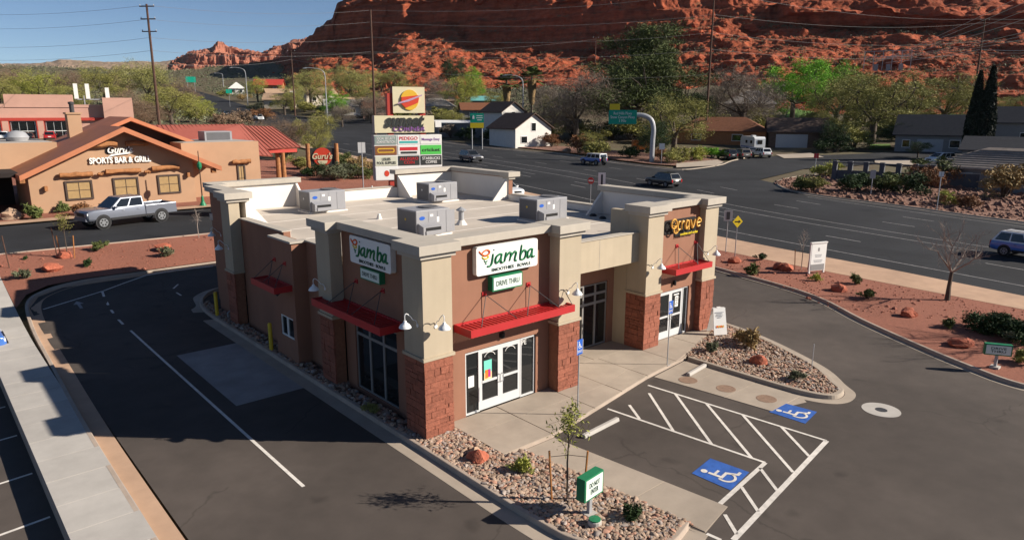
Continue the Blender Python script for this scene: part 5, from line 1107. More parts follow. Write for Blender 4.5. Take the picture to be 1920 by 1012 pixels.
keys = [(455, [(640,168),(680,150),(720,142),(760,136),(800,132),(850,128),(900,125),(950,124),(1150,124)]),
 (520, [(480,165),(540,145),(580,136),(620,128),(660,122),(700,117),(740,114),(800,113),(1000,113)]),
 (560, [(380,165),(450,145),(500,132),(540,120),(570,110),(600,100),(620,95),(660,93),(900,93)]),
 (592, [(350,162),(400,146),(450,132),(490,117),(520,102),(545,84),(560,70),(590,68),(900,68)]),
 (604, [(345,162),(400,146),(448,131),(488,115),(518,98),(538,76),(548,56),(580,52),(900,52)]),
 (628, [(340,162),(395,145),(442,130),(482,113),(512,96),(530,66),(540,45),(570,40),(900,38)]),
 (645, [(335,160),(388,144),(432,128),(474,112),(508,96),(522,56),(532,16),(560,8),(900,4)]),
 (690, [(320,158),(370,142),(415,126),(460,110),(496,94),(506,46),(516,-2),(550,-25),(900,-30)]),
 (770, [(300,155),(345,140),(385,120),(425,96),(458,66),(484,50),(494,-5),(530,-40),(900,-50)]),
 (850, [(300,155),(342,140),(380,120),(415,98),(445,72),(464,52),(474,-5),(520,-45),(900,-55)]),
 (900, [(300,155),(340,140),(377,124),(412,108),(442,90),(450,42),(459,-5),(500,-50),(900,-60)]),
 (1100, [(300,150),(330,138),(362,124),(390,110),(410,94),(416,46),(424,-5),(460,-60),(900,-70)]),
 (1175, [(290,150),(320,138),(348,120),(372,100),(390,78),(398,44),(408,-5),(440,-60),(900,-70)]),
 (1240, [(285,150),(312,136),(340,114),(364,86),(384,58),(398,34),(412,-5),(446,-60),(900,-70)]),
 (1320, [(280,150),(310,135),(335,110),(360,80),(380,50),(400,25),(420,-10),(450,-60),(900,-80)]),
 (1430, [(280,150),(300,130),(330,106),(360,80),(388,52),(397,38),(405,8),(430,-20),(900,-60)]),
 (1470, [(282,150),(298,130),(328,106),(360,80),(396,50),(398,46),(389,12),(420,-16),(900,-60)]),
 (1650, [(285,152),(292,128),(322,110),(356,84),(394,52),(396,48),(387,16),(420,-10),(900,-50)]),
 (1800, [(285,156),(291,127),(318,112),(352,86),(392,54),(394,48),(386,22),(420,-6),(900,-45)]),
 (1860, [(280,168),(287,140),(312,120),(345,92),(380,58),(390,46),(394,20),(430,-5),(900,-40)]),
 (2150, [(270,175),(280,140),(305,118),(340,90),(375,55),(386,40),(396,15),(430,-10),(900,-40)])]
co, cv = cliff('cliff', keys, 760, 230, 'cliff', 'towering red sandstone cliff with rubble slopes behind the houses', (18,6.2,1.8))
fk_ = [(px, [(1500,140),(1530,130),(1560,lerp(130,y,.35)),(1575,lerp(130,y,.7)),(1590,y),(1640,y-1),(2400,y)]) for px, y in ((322,121),(345,108),(380,95),(402,92),(420,80),(440,88),(470,95),(500,98),(530,88),(560,78),(590,70),(640,58),(700,50))]
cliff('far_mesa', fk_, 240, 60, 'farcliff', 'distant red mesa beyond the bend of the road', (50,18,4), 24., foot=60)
fh = [(px, [(2600,150),(2800,132),(3000,lerp(132,y,.5)),(3200,y),(3400,y+1)]) for px, y in ((-200,116),(0,118),(80,117),(108,112),(128,107),(150,109),(200,112),(240,112),(270,110),(300,112),(345,108),(400,112),(520,118))]
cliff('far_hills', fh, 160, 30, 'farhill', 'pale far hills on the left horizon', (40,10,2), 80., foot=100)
fh = [(px, [(700,165),(800,145),(900,y+8),(1000,y),(1400,y)]) for px, y in ((-200,122),(0,121),(100,121),(200,123),(300,124),(420,127),(520,130))]
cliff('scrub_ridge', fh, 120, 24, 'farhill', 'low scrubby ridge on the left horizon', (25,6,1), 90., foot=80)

# boulders and scrub on the slopes
def rock_verts(rnd, sub=1, squash=.7):
    bm = bmesh.new(); bmesh.ops.create_icosphere(bm, subdivisions=sub, radius=1)
    ph = Vector((rnd.uniform(0,50), rnd.uniform(0,50), rnd.uniform(0,50)))
    for v in bm.verts: v.co *= 1+.45*mnoise.noise(v.co*1.3+ph)+.2*mnoise.noise(v.co*3+ph)
    vs = [Vector((v.co.x, v.co.y, v.co.z*squash)) for v in bm.verts]; fs = [tuple(v.index for v in f.verts) for f in bm.faces]; bm.free(); return vs, fs
rr = random.Random(11); protos = [rock_verts(rr, 2) for _ in range(6)]; protos1 = [rock_verts(rr, 1) for _ in range(8)]
mb = MB(); nrow = 230
for _ in range(1300):
    i = rr.randrange(760); r = int(rr.random()**.8*nrow*.56); p = Vector(cv[i*nrow+r]); s = rr.uniform(.4,1.2)*(3.2 if rr.random() < .08 else 1.1)
    vs, fs = rr.choice(protos1); R = Matrix.Rotation(rr.uniform(0,6.3), 3, 'Z'); mb.add([p+(R@v)*s for v in vs], fs)
o = mb.build('boulder_field', M['cliff']); tag(o, 'red boulders strewn over the slopes below the cliff', 'boulders', kind='stuff')
# ------------------------------------------------------------------ plants
def quads_mesh(name, V4, mats):
    """V4: n x k x 3 array of leaf polygons"""
    n, k = V4.shape[:2]; me = bpy.data.meshes.new(name); me.vertices.add(n*k); me.loops.add(n*k); me.polygons.add(n)
    me.vertices.foreach_set('co', V4.reshape(-1).astype(np.float32)); me.loops.foreach_set('vertex_index', np.arange(n*k, dtype=np.int32))
    me.polygons.foreach_set('loop_start', np.arange(0, n*k, k, dtype=np.int32)); me.polygons.foreach_set('loop_total', np.full(n, k, np.int32))
    for m in (mats if isinstance(mats, list) else [mats]): me.materials.append(m)
    me.update(calc_edges=True); return me
def unit(g, n):
    a = g.normal(size=(n,3)); return a/np.linalg.norm(a, axis=1, keepdims=True)
def leaves(g, C, size, elong=1.6, up=.0):
    n = len(C); a = unit(g, n); a[:,2] += up; a /= np.linalg.norm(a, axis=1, keepdims=True); b = np.cross(a, unit(g, n)); b /= np.linalg.norm(b, axis=1, keepdims=True)
    s = size*g.uniform(.6,1.4,(n,1)); a = a*s*elong; b = b*s
    return np.stack([C-a, C+b*.55, C+a, C-b*.55], 1)
def crown_pts(g, lobes, n, clumps, cr, shell=.55):
    """points gathered in clumps that sit towards the outside of the lobes"""
    vol = np.array([l[3]*l[4]*l[5] for l in lobes])**.7; pick = g.choice(len(lobes), clumps, p=vol/vol.sum()); u = unit(g, clumps)
    r = (shell+(1-shell)*g.random(clumps))[:,None]; r *= g.uniform(.82,1.12,(clumps,1))
    L = np.array(lobes); cc = L[pick,:3]+u*r*L[pick,3:]
    k = g.integers(0, clumps, n); o = g.normal(size=(n,3))*cr*g.uniform(.5,1.3,(clumps,1))[k]; o[:,2] *= .75
    return cc[k]+o, cc
def limbs(mb, base, h, targets, r0, g, lean=0):
    top = Vector((lean, 0, h*.38)); fork = h*.30
    mb.tube(spline([(0,0,-.3), (lean*.3,0,h*.15), (lean*.6,0,fork)], 4), [r0*(1.25-.35*i/8) for i in range(9)], 8)
    for t in targets:
        t = Vector(t); a = Vector((lean*.6,0,fork*g.uniform(.7,1.0))); m = a.lerp(t, .5)+Vector((g.normal()*.06*h, g.normal()*.06*h, .05*h))
        pts = spline([a, m, t], 5); k = len(pts); mb.tube(pts, [r0*.55*(1-.85*i/(k-1)) for i in range(k)], 6)
        for _ in range(3):
            i = int(g.integers(3, k-1)); p = Vector(pts[i]); e = p+Vector((g.normal(), g.normal(), abs(g.normal())*.8))*h*.10; mb.tube([p, p.lerp(e, .5)+Vector((0,0,.02*h)), e], [r0*.18, r0*.12, r0*.04], 5)
TREES = {}
M['bark'] = mat('bark', (.085,.065,.05), .95, .25, 3, .5, 20); M['bark_pale'] = mat('pale_bark', (.27,.23,.20), .95, .25, 5, .4, 20)
LEAF = {'bare': leafmat('grey_twigs', (.185,.15,.12)), 'brown': leafmat('brown_twigs', (.215,.145,.095)), 'olive': leafmat('olive_leaves', (.235,.225,.062)), 'pale': leafmat('pale_green_leaves', (.27,.265,.085)), 'yellowg': leafmat('yellow_green_leaves', (.29,.30,.06)), 'bright': leafmat('fresh_green_leaves', (.15,.34,.02)), 'pine': leafmat('pine_needles', (.070,.090,.026), .4), 'cypress': leafmat('cypress_leaves', (.012,.020,.011)), 'dark': leafmat('dark_green_leaves', (.03,.055,.016)), 'sage': leafmat('sage_leaves', (.12,.13,.075)), 'straw': leafmat('dry_grass', (.30,.21,.09)), 'shrub': leafmat('shrub_leaves', (.085,.105,.03)), 'palm': leafmat('palm_fronds', (.075,.095,.025)), 'rust': leafmat('rust_leaves', (.19,.09,.04))}
def make_tree(kind, seed, shape='round', n=21000, leaf=.06):
    """unit tree: 10 m tall, crown about 8 m wide"""
    g = np.random.default_rng(seed); h = 10.; mb = MB()
    if shape == 'round': lobes = [(g.normal()*1.0, g.normal()*1.0, 6.2, 2.7,2.7,2.9)]+[(3.0*cos(a)*g.uniform(.6,1), 3.0*sin(a)*g.uniform(.6,1), g.uniform(2.9,7.5), *(g.uniform(1.3,2.2,3))) for a in np.arange(11)*.62]
    elif shape == 'pine': lobes = [(g.normal()*(1.8-.13*z), g.normal()*(1.8-.13*z), z, *(np.array([1.6,1.6,.8])*g.uniform(.75,1.15)*(1.35-.07*z))) for z in np.linspace(2.6,9.4,24)]
    elif shape == 'tall': lobes = [(g.normal()*.8, g.normal()*.8, z, 1.7,1.7,1.5) for z in np.linspace(3,8.8,9)]
    tg = [l[:3] for l in lobes[:7]]
    limbs(mb, None, h, tg, .26, g, g.normal()*.4)
    cl = 150 if kind not in ('bare','brown') else 210
    if shape == 'pine': P, cc = crown_pts(g, lobes, 46000, 300, .34, .3)
    else: P, cc = crown_pts(g, lobes, n, cl, .42 if kind not in ('bare','brown') else .55, .5)
    if kind in ('bare','brown'): q = leaves(g, P, .016, 14., .5)
    elif kind == 'pine': q = leaves(g, P, .034, 3.6, .3)
    elif kind in ('olive','pale','yellowg'):
        q = leaves(g, P, leaf*.66, 2.3, .1)
    else: q = leaves(g, P, leaf, 1.5)
    # twigs from limb ends to clumps
    for c in cc[::4]:
        c = Vector(c); t = Vector(min(tg, key=lambda t_: (Vector(t_)-c).length)); mb.tube([t, t.lerp(c, .5)+Vector((0,0,.15)), c], [.05,.035,.012], 4)
    return mb.mesh('trunk', M['bark'], True), quads_mesh('crown', q, LEAF[kind])
def tree_mesh(key, *a, **k):
    if key not in TREES: TREES[key] = make_tree(*a, **k)
    return TREES[key]
grnd = random.Random(5)
def tree(px, dist, ytop, wpx, kind, label, shape='round', v=0, dz=0, name=None, group='trees', base=None):
    P = at(px, dist, dz) if base is None else base; h = ztop(px, ytop, P)-P.z; wd = wpx*hypot(P.x-CAM.x, P.y-CAM.y)/FPX/sqrt(1+((px-960)/FPX)**2)
    tr, cr = tree_mesh((kind, shape, v), kind, hash_(kind, shape, v), shape)
    t = thing(name or {'pine':'pine_tree','bare':'bare_tree','brown':'bare_tree'}.get(kind, 'leafy_tree'), label, 'tree', P, grnd.uniform(0,6.3), group); sz = h/9.6; sx = wd/(7.6 if shape == 'round' else 5.6)
    t.scale = (sx, sx, sz); link('trunk', tr, t); link('crown', cr, t); return t
def hash_(*a): return sum(ord(c)*(i+3) for i, c in enumerate(''.join(map(str, a)))) % 9973
TL = [(28,300,116,95,'brown','brown leafless tree at the far left behind the pink store'), (90,265,122,85,'yellowg','yellow-green tree behind the pink store, second from the left'), (60,285,136,70,'olive','olive tree between the brown and yellow-green trees at far left'), (150,330,128,70,'brown','brown scrubby tree behind the white antennas'), (212,285,113,85,'olive','olive tree directly behind the white antennas'), (288,262,108,95,'pale','pale green tree behind the tall left power pole'), (330,196,152,105,'olive','broad olive tree left of the boulevard bend'), (255,210,165,70,'brown','brown bare tree behind the terracotta roof ridge'), (375,215,175,60,'yellowg','yellow-green bush-like tree at the edge of the far boulevard'), (285,180,185,80,'brown','low brown bare tree right of the pink tower'),
 (538,122,208,85,'brown','reddish bare tree above the red metal porch roof'), (592,116,198,70,'olive','olive tree behind the log post sign'), (480,150,222,70,'brown','low bare tree left of the reddish bare tree'), (645,205,190,50,'bare','grey bare tree beside the white pickup'),
 (492,335,140,40,'yellowg','round yellow-green tree beside the red-roofed house'), (590,295,124,75,'pale','pale green tree left of the curved street lamp'), (556,270,150,50,'pale','pale green tree behind the thin power pole'), (668,275,118,85,'pale','large pale green tree left of the pylon top'), (632,238,168,46,'bright','fresh green tree below the curved street lamp'), (700,218,172,75,'bare','grey bare tree just left of the pylon'), (745,330,128,50,'pale','pale tree above the pylon top box'), (720,330,130,40,'pale','pale tree behind the pole by the pylon'), (850,300,107,46,'dark','round dark green tree below the cliff'), (872,232,128,78,'yellowg','yellow-green tree left of the palms'), (893,252,121,36,'bright','slim fresh green tree above the yellow-green tree'), (800,240,165,70,'bare','grey bare tree right of the pylon top'), (845,190,200,60,'olive','olive tree behind the low flat-roofed house'), (1020,215,150,70,'bare','grey bare tree between the palms and the big bare tree'),
 (1080,164,122,150,'bare','big grey leafless tree right of the white gabled house'), (1262,142,162,135,'olive','broad olive tree behind the curved sign pole'), (1385,188,116,140,'bare','large grey leafless tree right of the second power pole'), (1478,222,95,120,'bright','fresh green tree below the cliff, left of its twin'), (1542,236,104,100,'bright','fresh green tree right of its twin'), (1560,205,120,120,'olive','olive tree in front of the fresh green trees'), (1630,172,118,175,'olive','widest olive tree, above the small sunny lawn'), (1760,204,128,150,'olive','olive tree left of the cypresses'), (1690,190,140,110,'pale','pale olive tree between the widest olive tree and the cypresses'), (1902,236,168,60,'olive','olive tree at the right edge beside the lawn'), (1330,205,150,60,'bare','grey bare tree behind the brick house'), (1150,195,150,80,'dark','dark tree behind the big grey leafless tree'), (1225,130,225,70,'dark','dark tree beside the overhead guide sign'), (1110,135,240,50,'olive','small olive tree behind the blue off-road car'), (1560,160,225,60,'dark','dark shrubby tree right of the garage house'), (1720,150,262,40,'dark','dark clipped tree left of the slate-roofed garage'),
 (1040,190,172,60,'olive','olive tree behind the big grey leafless tree, to its left'), (1300,195,165,80,'dark','dark tree behind the broad olive tree'), (1430,225,150,80,'olive','olive tree between the grey leafless tree and the fresh green tree'), (1600,225,150,90,'olive','olive tree deep behind the widest olive tree'), (1665,215,168,70,'bare','grey bare tree behind the widest olive tree'), (1790,225,160,70,'pale','pale tree peeking left of the cypresses'), (1860,245,178,60,'pale','pale tree on the lawn right of the cypresses'), (1420,200,190,70,'olive','low olive tree behind the camper trailer'), (1540,180,205,60,'olive','low olive tree behind the garage roof'), (1680,165,225,70,'dark','dark low tree behind the small sunny lawn'), (765,270,150,60,'olive','olive tree above the name cabinet of the pylon'), (830,270,140,60,'bare','grey bare tree left of the round dark green tree'), (930,225,165,50,'olive','olive tree left of the shorter palm'), (1010,165,235,40,'dark','dark tree right of the white gabled house'), (690,250,155,60,'olive','olive tree behind the grey bare tree left of the pylon'), (540,255,165,50,'olive','olive tree left of the thin power pole'), (612,260,150,50,'olive','olive tree right of the thin power pole'), (150,240,150,70,'olive','olive tree right behind the pink parapet'), (20,240,140,70,'olive','olive tree at the left edge'), (240,300,130,60,'brown','brown tree right of the olive tree behind the antennas'), (350,260,140,60,'brown','brown tree at the left foot of the far bend')]
for i, (px, dist, yt, wpx, kind, lab) in enumerate(TL): tree(px, dist, yt, wpx, kind, lab, v=i % 2)
tree(1192,178,48,175,'pine','huge dark pine towering in front of the cliff',shape='pine',v=0); tree(1232,186,78,120,'pine','right-hand stem of the huge pine group',shape='pine',v=1)
tree(600,95,255,34,'olive','small olive tree left of the log post sign',shape='tall',v=0)
# cypresses
g = np.random.default_rng(4)
n = 7000; z = g.random(n)*9.7+.25; rad = .78*np.minimum(1, (10-z)/6.0)**.75*np.minimum(1, .45+z/2.2); th = g.random(n)*6.283; rr_ = rad*np.sqrt(g.uniform(.5,1.15,n)); P = np.stack([rr_*np.cos(th), rr_*np.sin(th), z], 1)
cyp = quads_mesh('crown', leaves(g, P, .11, 1.9, 1.2), LEAF['cypress']); ctr_ = MB().tube([(0,0,-.2), (0,0,9.3)], [.22,.03], 6).mesh('trunk', M['bark'])
for px, yt, wpx, lab in ((1816,133,27,'left and shorter of the two dark columnar cypresses'), (1838,124,30,'right and taller of the two dark columnar cypresses')):
    P = at(px, 152); t = thing('cypress_tree', lab, 'tree', P, 0, 'cypresses'); h = ztop(px, yt, P)-P.z; wd = wpx*P.length/FPX*.9; t.scale = (wd/1.5, wd/1.5, h/10); link('trunk', ctr_, t); link('crown', cyp, t)
# palms
def palm(px, dist, ytop, label, seed):
    g = np.random.default_rng(seed); P = at(px, dist); h = ztop(px, ytop, P)-P.z; t = thing('palm_tree', label, 'tree', P, seed, 'palms')
    MB().tube([(0,0,-.2), (0,0,h-1.2)], [.32,.24], 8).build('trunk', M['bark'], t)
    def fronds(n, e0, e1, L, wdt, z0, droop):
        out = []
        for _ in range(n):
            a = g.random()*6.283; e = g.uniform(e0, e1); d = np.array([cos(a)*cos(e), sin(a)*cos(e), sin(e)]); s = np.array([-sin(a), cos(a), 0]); p = np.array([0,0,z0+g.uniform(-.3,.3)]); 
            m = p+d*L*.42
            for k in range(-5, 5):
                f0 = d+s*k*.2; f1 = d+s*(k+1)*.2; f0 /= np.linalg.norm(f0); f1 /= np.linalg.norm(f1); dr_ = np.array([0,0,-droop*L*.12]); out.append([m, m+f0*L*.5+dr_, m+(f0+f1)*.5*L*.62+dr_*1.8, m+f1*L*.5+dr_])
            out.append([p-s*.03, p+s*.03, m+s*.03, m-s*.03])
        return np.array(out)
    link('crown', quads_mesh('crown', fronds(40,-.3,1.4,3.7,.25,h-2.4,.8), LEAF['palm']), t)
    sk = []
    for _ in range(1400):
        a = g.random()*6.283; z = g.uniform(0,1)**.8*h*.38; r = .4+.75*(1-z/(h*.38))**.7+g.normal()*.06; p = np.array([r*cos(a), r*sin(a), h-2.5-z]); d = np.array([cos(a)*.18, sin(a)*.18, -1])*g.uniform(.5,1.0); s = np.array([-sin(a), cos(a), 0])*.07; sk.append([p+s, p-s, p+d-s, p+d+s])
    link('dead_frond_skirt', quads_mesh('dead_frond_skirt', np.array(sk), leafmat('palm_skirt', (.26,.17,.075))), t)
palm(950,205,141,'shorter palm with a straw skirt, on the left',1); palm(996,197,130,'taller palm with a straw skirt, on the right',2)
# shrubs
def shrub_mesh(kind, seed, n=900, tall=.8, leaf=.05, upl=.3):
    key = ('s', kind, seed, tall, n)
    if key not in TREES:
        g = np.random.default_rng(seed+17); lobes = [(g.normal()*.22, g.normal()*.22, tall*g.uniform(.35,.75), *(g.uniform(.2,.36,3))) for _ in range(7)]
        P, cc = crown_pts(g, lobes, n, 60, .07, .4); P[:,2] = np.abs(P[:,2]); q = leaves(g, P, leaf, 2.0, upl); mb = MB()
        for c in cc[::5]: mb.tube([(0,0,-.05), (c[0]*.4,c[1]*.4,c[2]*.5), tuple(c)], [.018,.012,.005], 4)
        TREES[key] = (mb.mesh('stem', M['bark']), quads_mesh('foliage', q, LEAF[kind]))
    return TREES[key]
def shrub(P, s, kind, label, v=0, tall=.8, group='shrubs', name='shrub', wide=1.):
    st, fo = shrub_mesh(kind, v, tall=tall) if s < 1.5 else shrub_mesh(kind, v, 4200, tall, .021); t = thing(name, label, 'shrub', P, grnd.uniform(0,6.3), group); t.scale = (s*wide, s*wide, s); link('stem', st, t); link('foliage', fo, t); return t
SH = [((183,470),.75,'shrub','small shrub right of the staked sapling in the red strip'), ((165,500),.6,'dark','low dark green shrub in the middle of the red strip'), ((310,482),.8,'sage','pale shrub beside the round red boulder'), ((48,523),.7,'sage','dry shrub at the left end of the red strip'), ((48,487),.3,'dark','tiny plant near the left end of the red strip'),
 ((65,410),1.3,'shrub','green shrub at the left corner of the sports bar'), ((150,404),1.2,'rust','reddish shrub below the left bar window'), ((120,398),1.0,'shrub','small shrub left of the silver pickup'),
 ((1412,515),1.0,'shrub','slim green shrub in the right red gravel'), ((1428,488),.8,'dark','dark shrub near the boulevard sidewalk'), ((1530,527),.7,'yellowg','yellow tuft below the white notice board'), ((1605,532),.85,'shrub','green shrub right of the white notice board'), ((1627,560),.85,'shrub','second green shrub right of the white notice board'), ((1778,615),.75,'shrub','green shrub left of the big dark bush'), ((1890,640),.7,'sage','pale sage clump below the big dark bush'), ((1915,680),.9,'olive','olive clump at the right edge by the drive thru sign'),
 ((980,885),.55,'yellowg','yellow-green tuft in the cobble bed'), ((1185,975),.5,'dark','small dark plant in the cobble bed right of the sign'), ((700,775),.45,'pale','pale plant in the shaded bed below the shop window'), ((1405,650),1.2,'straw','tall straw-coloured grass on the cobble island'), ((1335,660),.55,'sage','low dry plant on the left of the cobble island'), ((1490,712),.6,'sage','dry plant near the tip of the cobble island'), ((1390,640),.7,'straw','second straw tuft on the cobble island')]
for i, ((px, py), s, kind, lab) in enumerate(SH): shrub(W(px, py, .1), s*(.9 if px > 1400 else 1.1), kind, lab, v=i % 3)
shrub(W(1893,630,.1), 1.75, 'dark', 'big dark spreading bush at the right edge', 1, .5, wide=1.5); shrub(W(1850,622,.1), 1.55, 'dark', 'smaller dark spreading bush left of the big one', 2, .5, wide=1.3)
SH2 = [((1500,358),2.6,'shrub','first green shrub at the tip of the rock verge'), ((1523,360),2.4,'olive','second shrub at the tip of the rock verge'), ((1550,332),3.0,'yellowg','yellow grass clump behind the verge tip'), ((1610,360),3.4,'dark','dark shrub left of the small grey sign'), ((1655,362),3.2,'shrub','green shrub right of the small grey sign'), ((1690,365),3.6,'dark','wide dark shrub in the middle of the rock verge'), ((1725,352),4.2,'rust','tall brown shrub in front of the block wall'), ((1752,345),4.6,'shrub','tall green shrub at the end of the block wall'), ((1782,384),2.0,'yellowg','yellow tuft near the kerb of the rock verge'), ((1812,392),2.2,'rust','orange-brown tuft near the kerb of the rock verge'), ((1880,372),5.0,'straw','large straw-coloured bush at the right edge'), ((1905,350),5.0,'brown','bare tan bush behind the straw one'),
 ((1120,292),4.0,'olive','shrub behind the blue off-road car'), ((1085,288),4.5,'rust','rusty shrub left of the blue off-road car'), ((1275,306),3.6,'olive','shrub right of the curved sign pole'), ((1180,296),3.2,'dark','dark shrub left of the curved sign pole'), ((1240,302),2.8,'rust','brown shrub at the foot of the curved sign pole'), ((1300,300),3.2,'yellowg','yellow-green shrub before the brick house'), ((1335,296),2.8,'bright','bright green shrub before the brick house'), ((1035,276),3.6,'rust','rust shrub right of the white gabled house'), ((870,262),4.0,'dark','dark shrub under the guide sign'), ((930,266),4.5,'dark','dark shrub before the white gabled house'), ((845,258),4.0,'bare','bare shrub left of the guide sign'),
 ((600,305),2.4,'dark','dark clipped shrub left of the log posts'), ((650,318),3.4,'shrub','green shrub right of the log posts'), ((672,322),2.6,'straw','yellow grass right of the log posts'), ((700,330),2.6,'straw','dry grass beside the pylon'), ((625,338),2.8,'sage','rounded sage hedge below the log post sign'), ((648,336),2.6,'sage','second rounded sage hedge below the log post sign'), ((592,332),2.2,'dark','dark round bush at the left of the sage hedges'), ((560,318),2.6,'olive','olive shrub beside the log column'), ((535,300),3.0,'dark','dark shrub behind the log column'), ((675,335),2.4,'shrub','spiky green plant right of the sage hedges'),
 ((370,228),5.0,'olive','olive shrub by the far boulevard edge'), ((410,240),4.5,'brown','brown shrub by the far boulevard edge'), ((455,236),5.5,'brown','brown shrub above the red metal roof'), ((500,225),5.0,'rust','rust shrub before the boulevard'), ((545,205),4.0,'sage','pale shrub on the far verge'), ((480,208),4.0,'sage','sage shrub on the far verge by the lamp'), ((520,196),4.5,'dark','dark hedge on the far verge'), ((560,196),4.0,'dark','second dark hedge on the far verge'), ((420,180),4.0,'olive','olive shrub left of the far lamp'), ((455,188),4.0,'straw','straw shrub left of the far lamp'), ((600,214),3.0,'shrub','green shrub at the foot of the curved street lamp'), ((700,226),5.0,'bare','bare shrub right of the white pickup'), ((640,216),4,'dark','dark shrub behind the white pickup')]
for i, ((px, py), s, kind, lab) in enumerate(SH2): shrub(W(px, py, .05), s*.95, kind, lab, v=3+i % 3, wide=1.35, group='verge shrubs')
UND = [((1040,262),6,'olive'), ((1075,258),6,'bare'), ((1110,262),5,'olive'), ((1150,262),6,'dark'), ((1185,262),6,'olive'), ((1290,262),6,'pale'), ((1545,268),5,'olive'), ((1580,262),6,'pale'), ((1600,280),5,'olive'), ((1690,262),6,'pale'), ((1715,245),6,'olive'), ((1430,248),6,'olive'), ((1660,250),6,'olive'), ((1565,285),4,'dark'), ((1240,268),6,'olive'), ((1530,240),6,'pale'), ((1320,240),6,'olive'), ((760,232),6,'olive'), ((800,238),6,'bare'), ((830,236),6,'olive'), ((900,240),5,'olive'), ((640,222),5,'olive'), ((570,210),5,'olive'), ((1780,262),6,'olive'), ((1620,232),7,'pale')]
WH = {'olive':'olive','bare':'grey twiggy','dark':'dark green','pale':'pale green'}
UND.sort(); seen = {}
def where_(px): return 'left of the pylon' if px < 700 else 'right of the pylon' if px < 910 else 'beside the big grey leafless tree' if px < 1130 else 'under the huge pine' if px < 1260 else 'around the brick house' if px < 1440 else 'around the garage house' if px < 1600 else 'around the slate-roofed house'
ulab = [WH[k]+' thicket '+where_(p[0]) for p, s, k in UND]
for i, ((px, py), s, kind) in enumerate(UND):
    lab = ulab[i]; seen[lab] = seen.get(lab, 0)+1
    if ulab.count(lab) > 1: lab += ', %s from the left' % ('first','second','third','fourth','fifth')[seen[lab]-1]
    shrub(W(px, py), s, kind, lab, v=3+i % 3, wide=1.5, group='yard thickets')
# young staked trees
def sapling(P, h, kind, label, stakes=True, bare=False, seed=1, stake_mt='stake', w_=.5):
    g = np.random.default_rng(seed); t = thing('sapling', label, 'tree', P, seed, 'young trees'); mb = MB(); tip = []
    mb.tube([(0,0,-.1), (.03,.02,h*.4), (0,0,h*.62), (.02,0,h*.95)], [.03,.026,.018,.006], 6)
    for i in range(16):
        z = h*g.uniform(.45,.95); a = g.random()*6.283; L = (h-z)*.5+.18; e = Vector((cos(a)*L*w_, sin(a)*L*w_, z+L*.8)); m = Vector((cos(a)*L*.3*w_, sin(a)*L*.3*w_, z+L*.3)); mb.tube([(0,0,z), m, e], [.010,.007,.003], 4); tip += [m.lerp(e, q) for q in (.3,.6,1.)]
        for _ in range(3): f = m+Vector(g.normal(size=3))*.2; mb.tube([m, f], [.005,.002], 3); tip.append(f)
    mb.build('trunk', M['bark_pale' if bare else 'bark'], t)
    if not bare:
        tp = np.array(tip); k = g.integers(0, len(tp), 520); link('crown', quads_mesh('crown', leaves(g, tp[k]+g.normal(size=(520,3))*.07, .028, 2.2, .2), LEAF[kind]), t)
    if stakes:
        for k in range(2):
            a = pi*k-.72-seed; x, y = .4*cos(a), .4*sin(a); MB().tube([(x,y,-.2), (x*1.25,y*1.25,h*.52)], .03, 6).build('stake', M[stake_mt], t); MB().tube([(x*1.22,y*1.22,h*.46), (0,0,h*.48)], .008, 4).build('tie', M['black'], t)
    return t
sapling(W(1064,938,.1), 2.75, 'yellowg', 'thin staked sapling in the cobble bed by the do not enter sign', seed=1); sapling(W(127,483,.12), 2.6, 'olive', 'staked sapling in the red strip before the sports bar', seed=4); sapling(W(1502,506,.12), 2.6, 'olive', 'leafless staked sapling left of the white notice board', bare=True, seed=6, stake_mt='wood'); sapling(W(373,446,.12), 2.0, 'olive', 'thin bare sapling at the right end of the red strip', False, True, 8)
for p, lab in (((108,483),'dark stake left of the staked sapling in the red strip'), ((18,503),'dark stake at the left end of the red strip')):
    P = W(*p, .1); o = MB().tube([P, P+Vector((-.12,0,1.9))], .03, 6).build('stake', M['pole']); tag(o, lab, 'stake')
# the leafless street tree by the boulevard
def street_tree(P, h, label, seed):
    g = np.random.default_rng(seed); t = thing('leafless_tree', label, 'tree', P, 0); tr = MB(); tr.tube([(0,0,-.2), (.03,.02,h*.2), (.08,0,h*.42)], [.16,.11,.09], 8); tr.build('trunk', M['bark'], t); mb = MB()
    def br(p, d, L, r, lv):
        pts = [p]; dd = Vector(d).normalized()
        for k in range(4): dd = (dd+Vector(g.normal(size=3))*.13+Vector((0,0,.06))).normalized(); pts.append(pts[-1]+dd*L/4)
        mb.tube(pts, [r*(1-.6*i/4) for i in range(5)], 5)
        if lv:
            for k in range(4 if lv > 1 else 5):
                i = int(g.integers(1, 5)); a = Vector(g.normal(size=3)); br(pts[i], dd+a*.55+Vector((0,0,.1)), L*g.uniform(.42,.7), r*.45, lv-1)
    for k in range(6):
        a = k*1.05+.3; br(Vector((.08,0,h*.42)), Vector((cos(a)*.62, sin(a)*.62, .95)), h*.46, .055, 3)
    mb.build('crown', M['bark_pale'], t)
street_tree(W(1776,563,.1), 3.7, 'leafless pale-branched street tree beside the boulevard sidewalk', 3)
street_tree(Vector((28.6,-12.9,0)), 5.2, 'second leafless tree beyond the right edge, shading the aisle', 12)
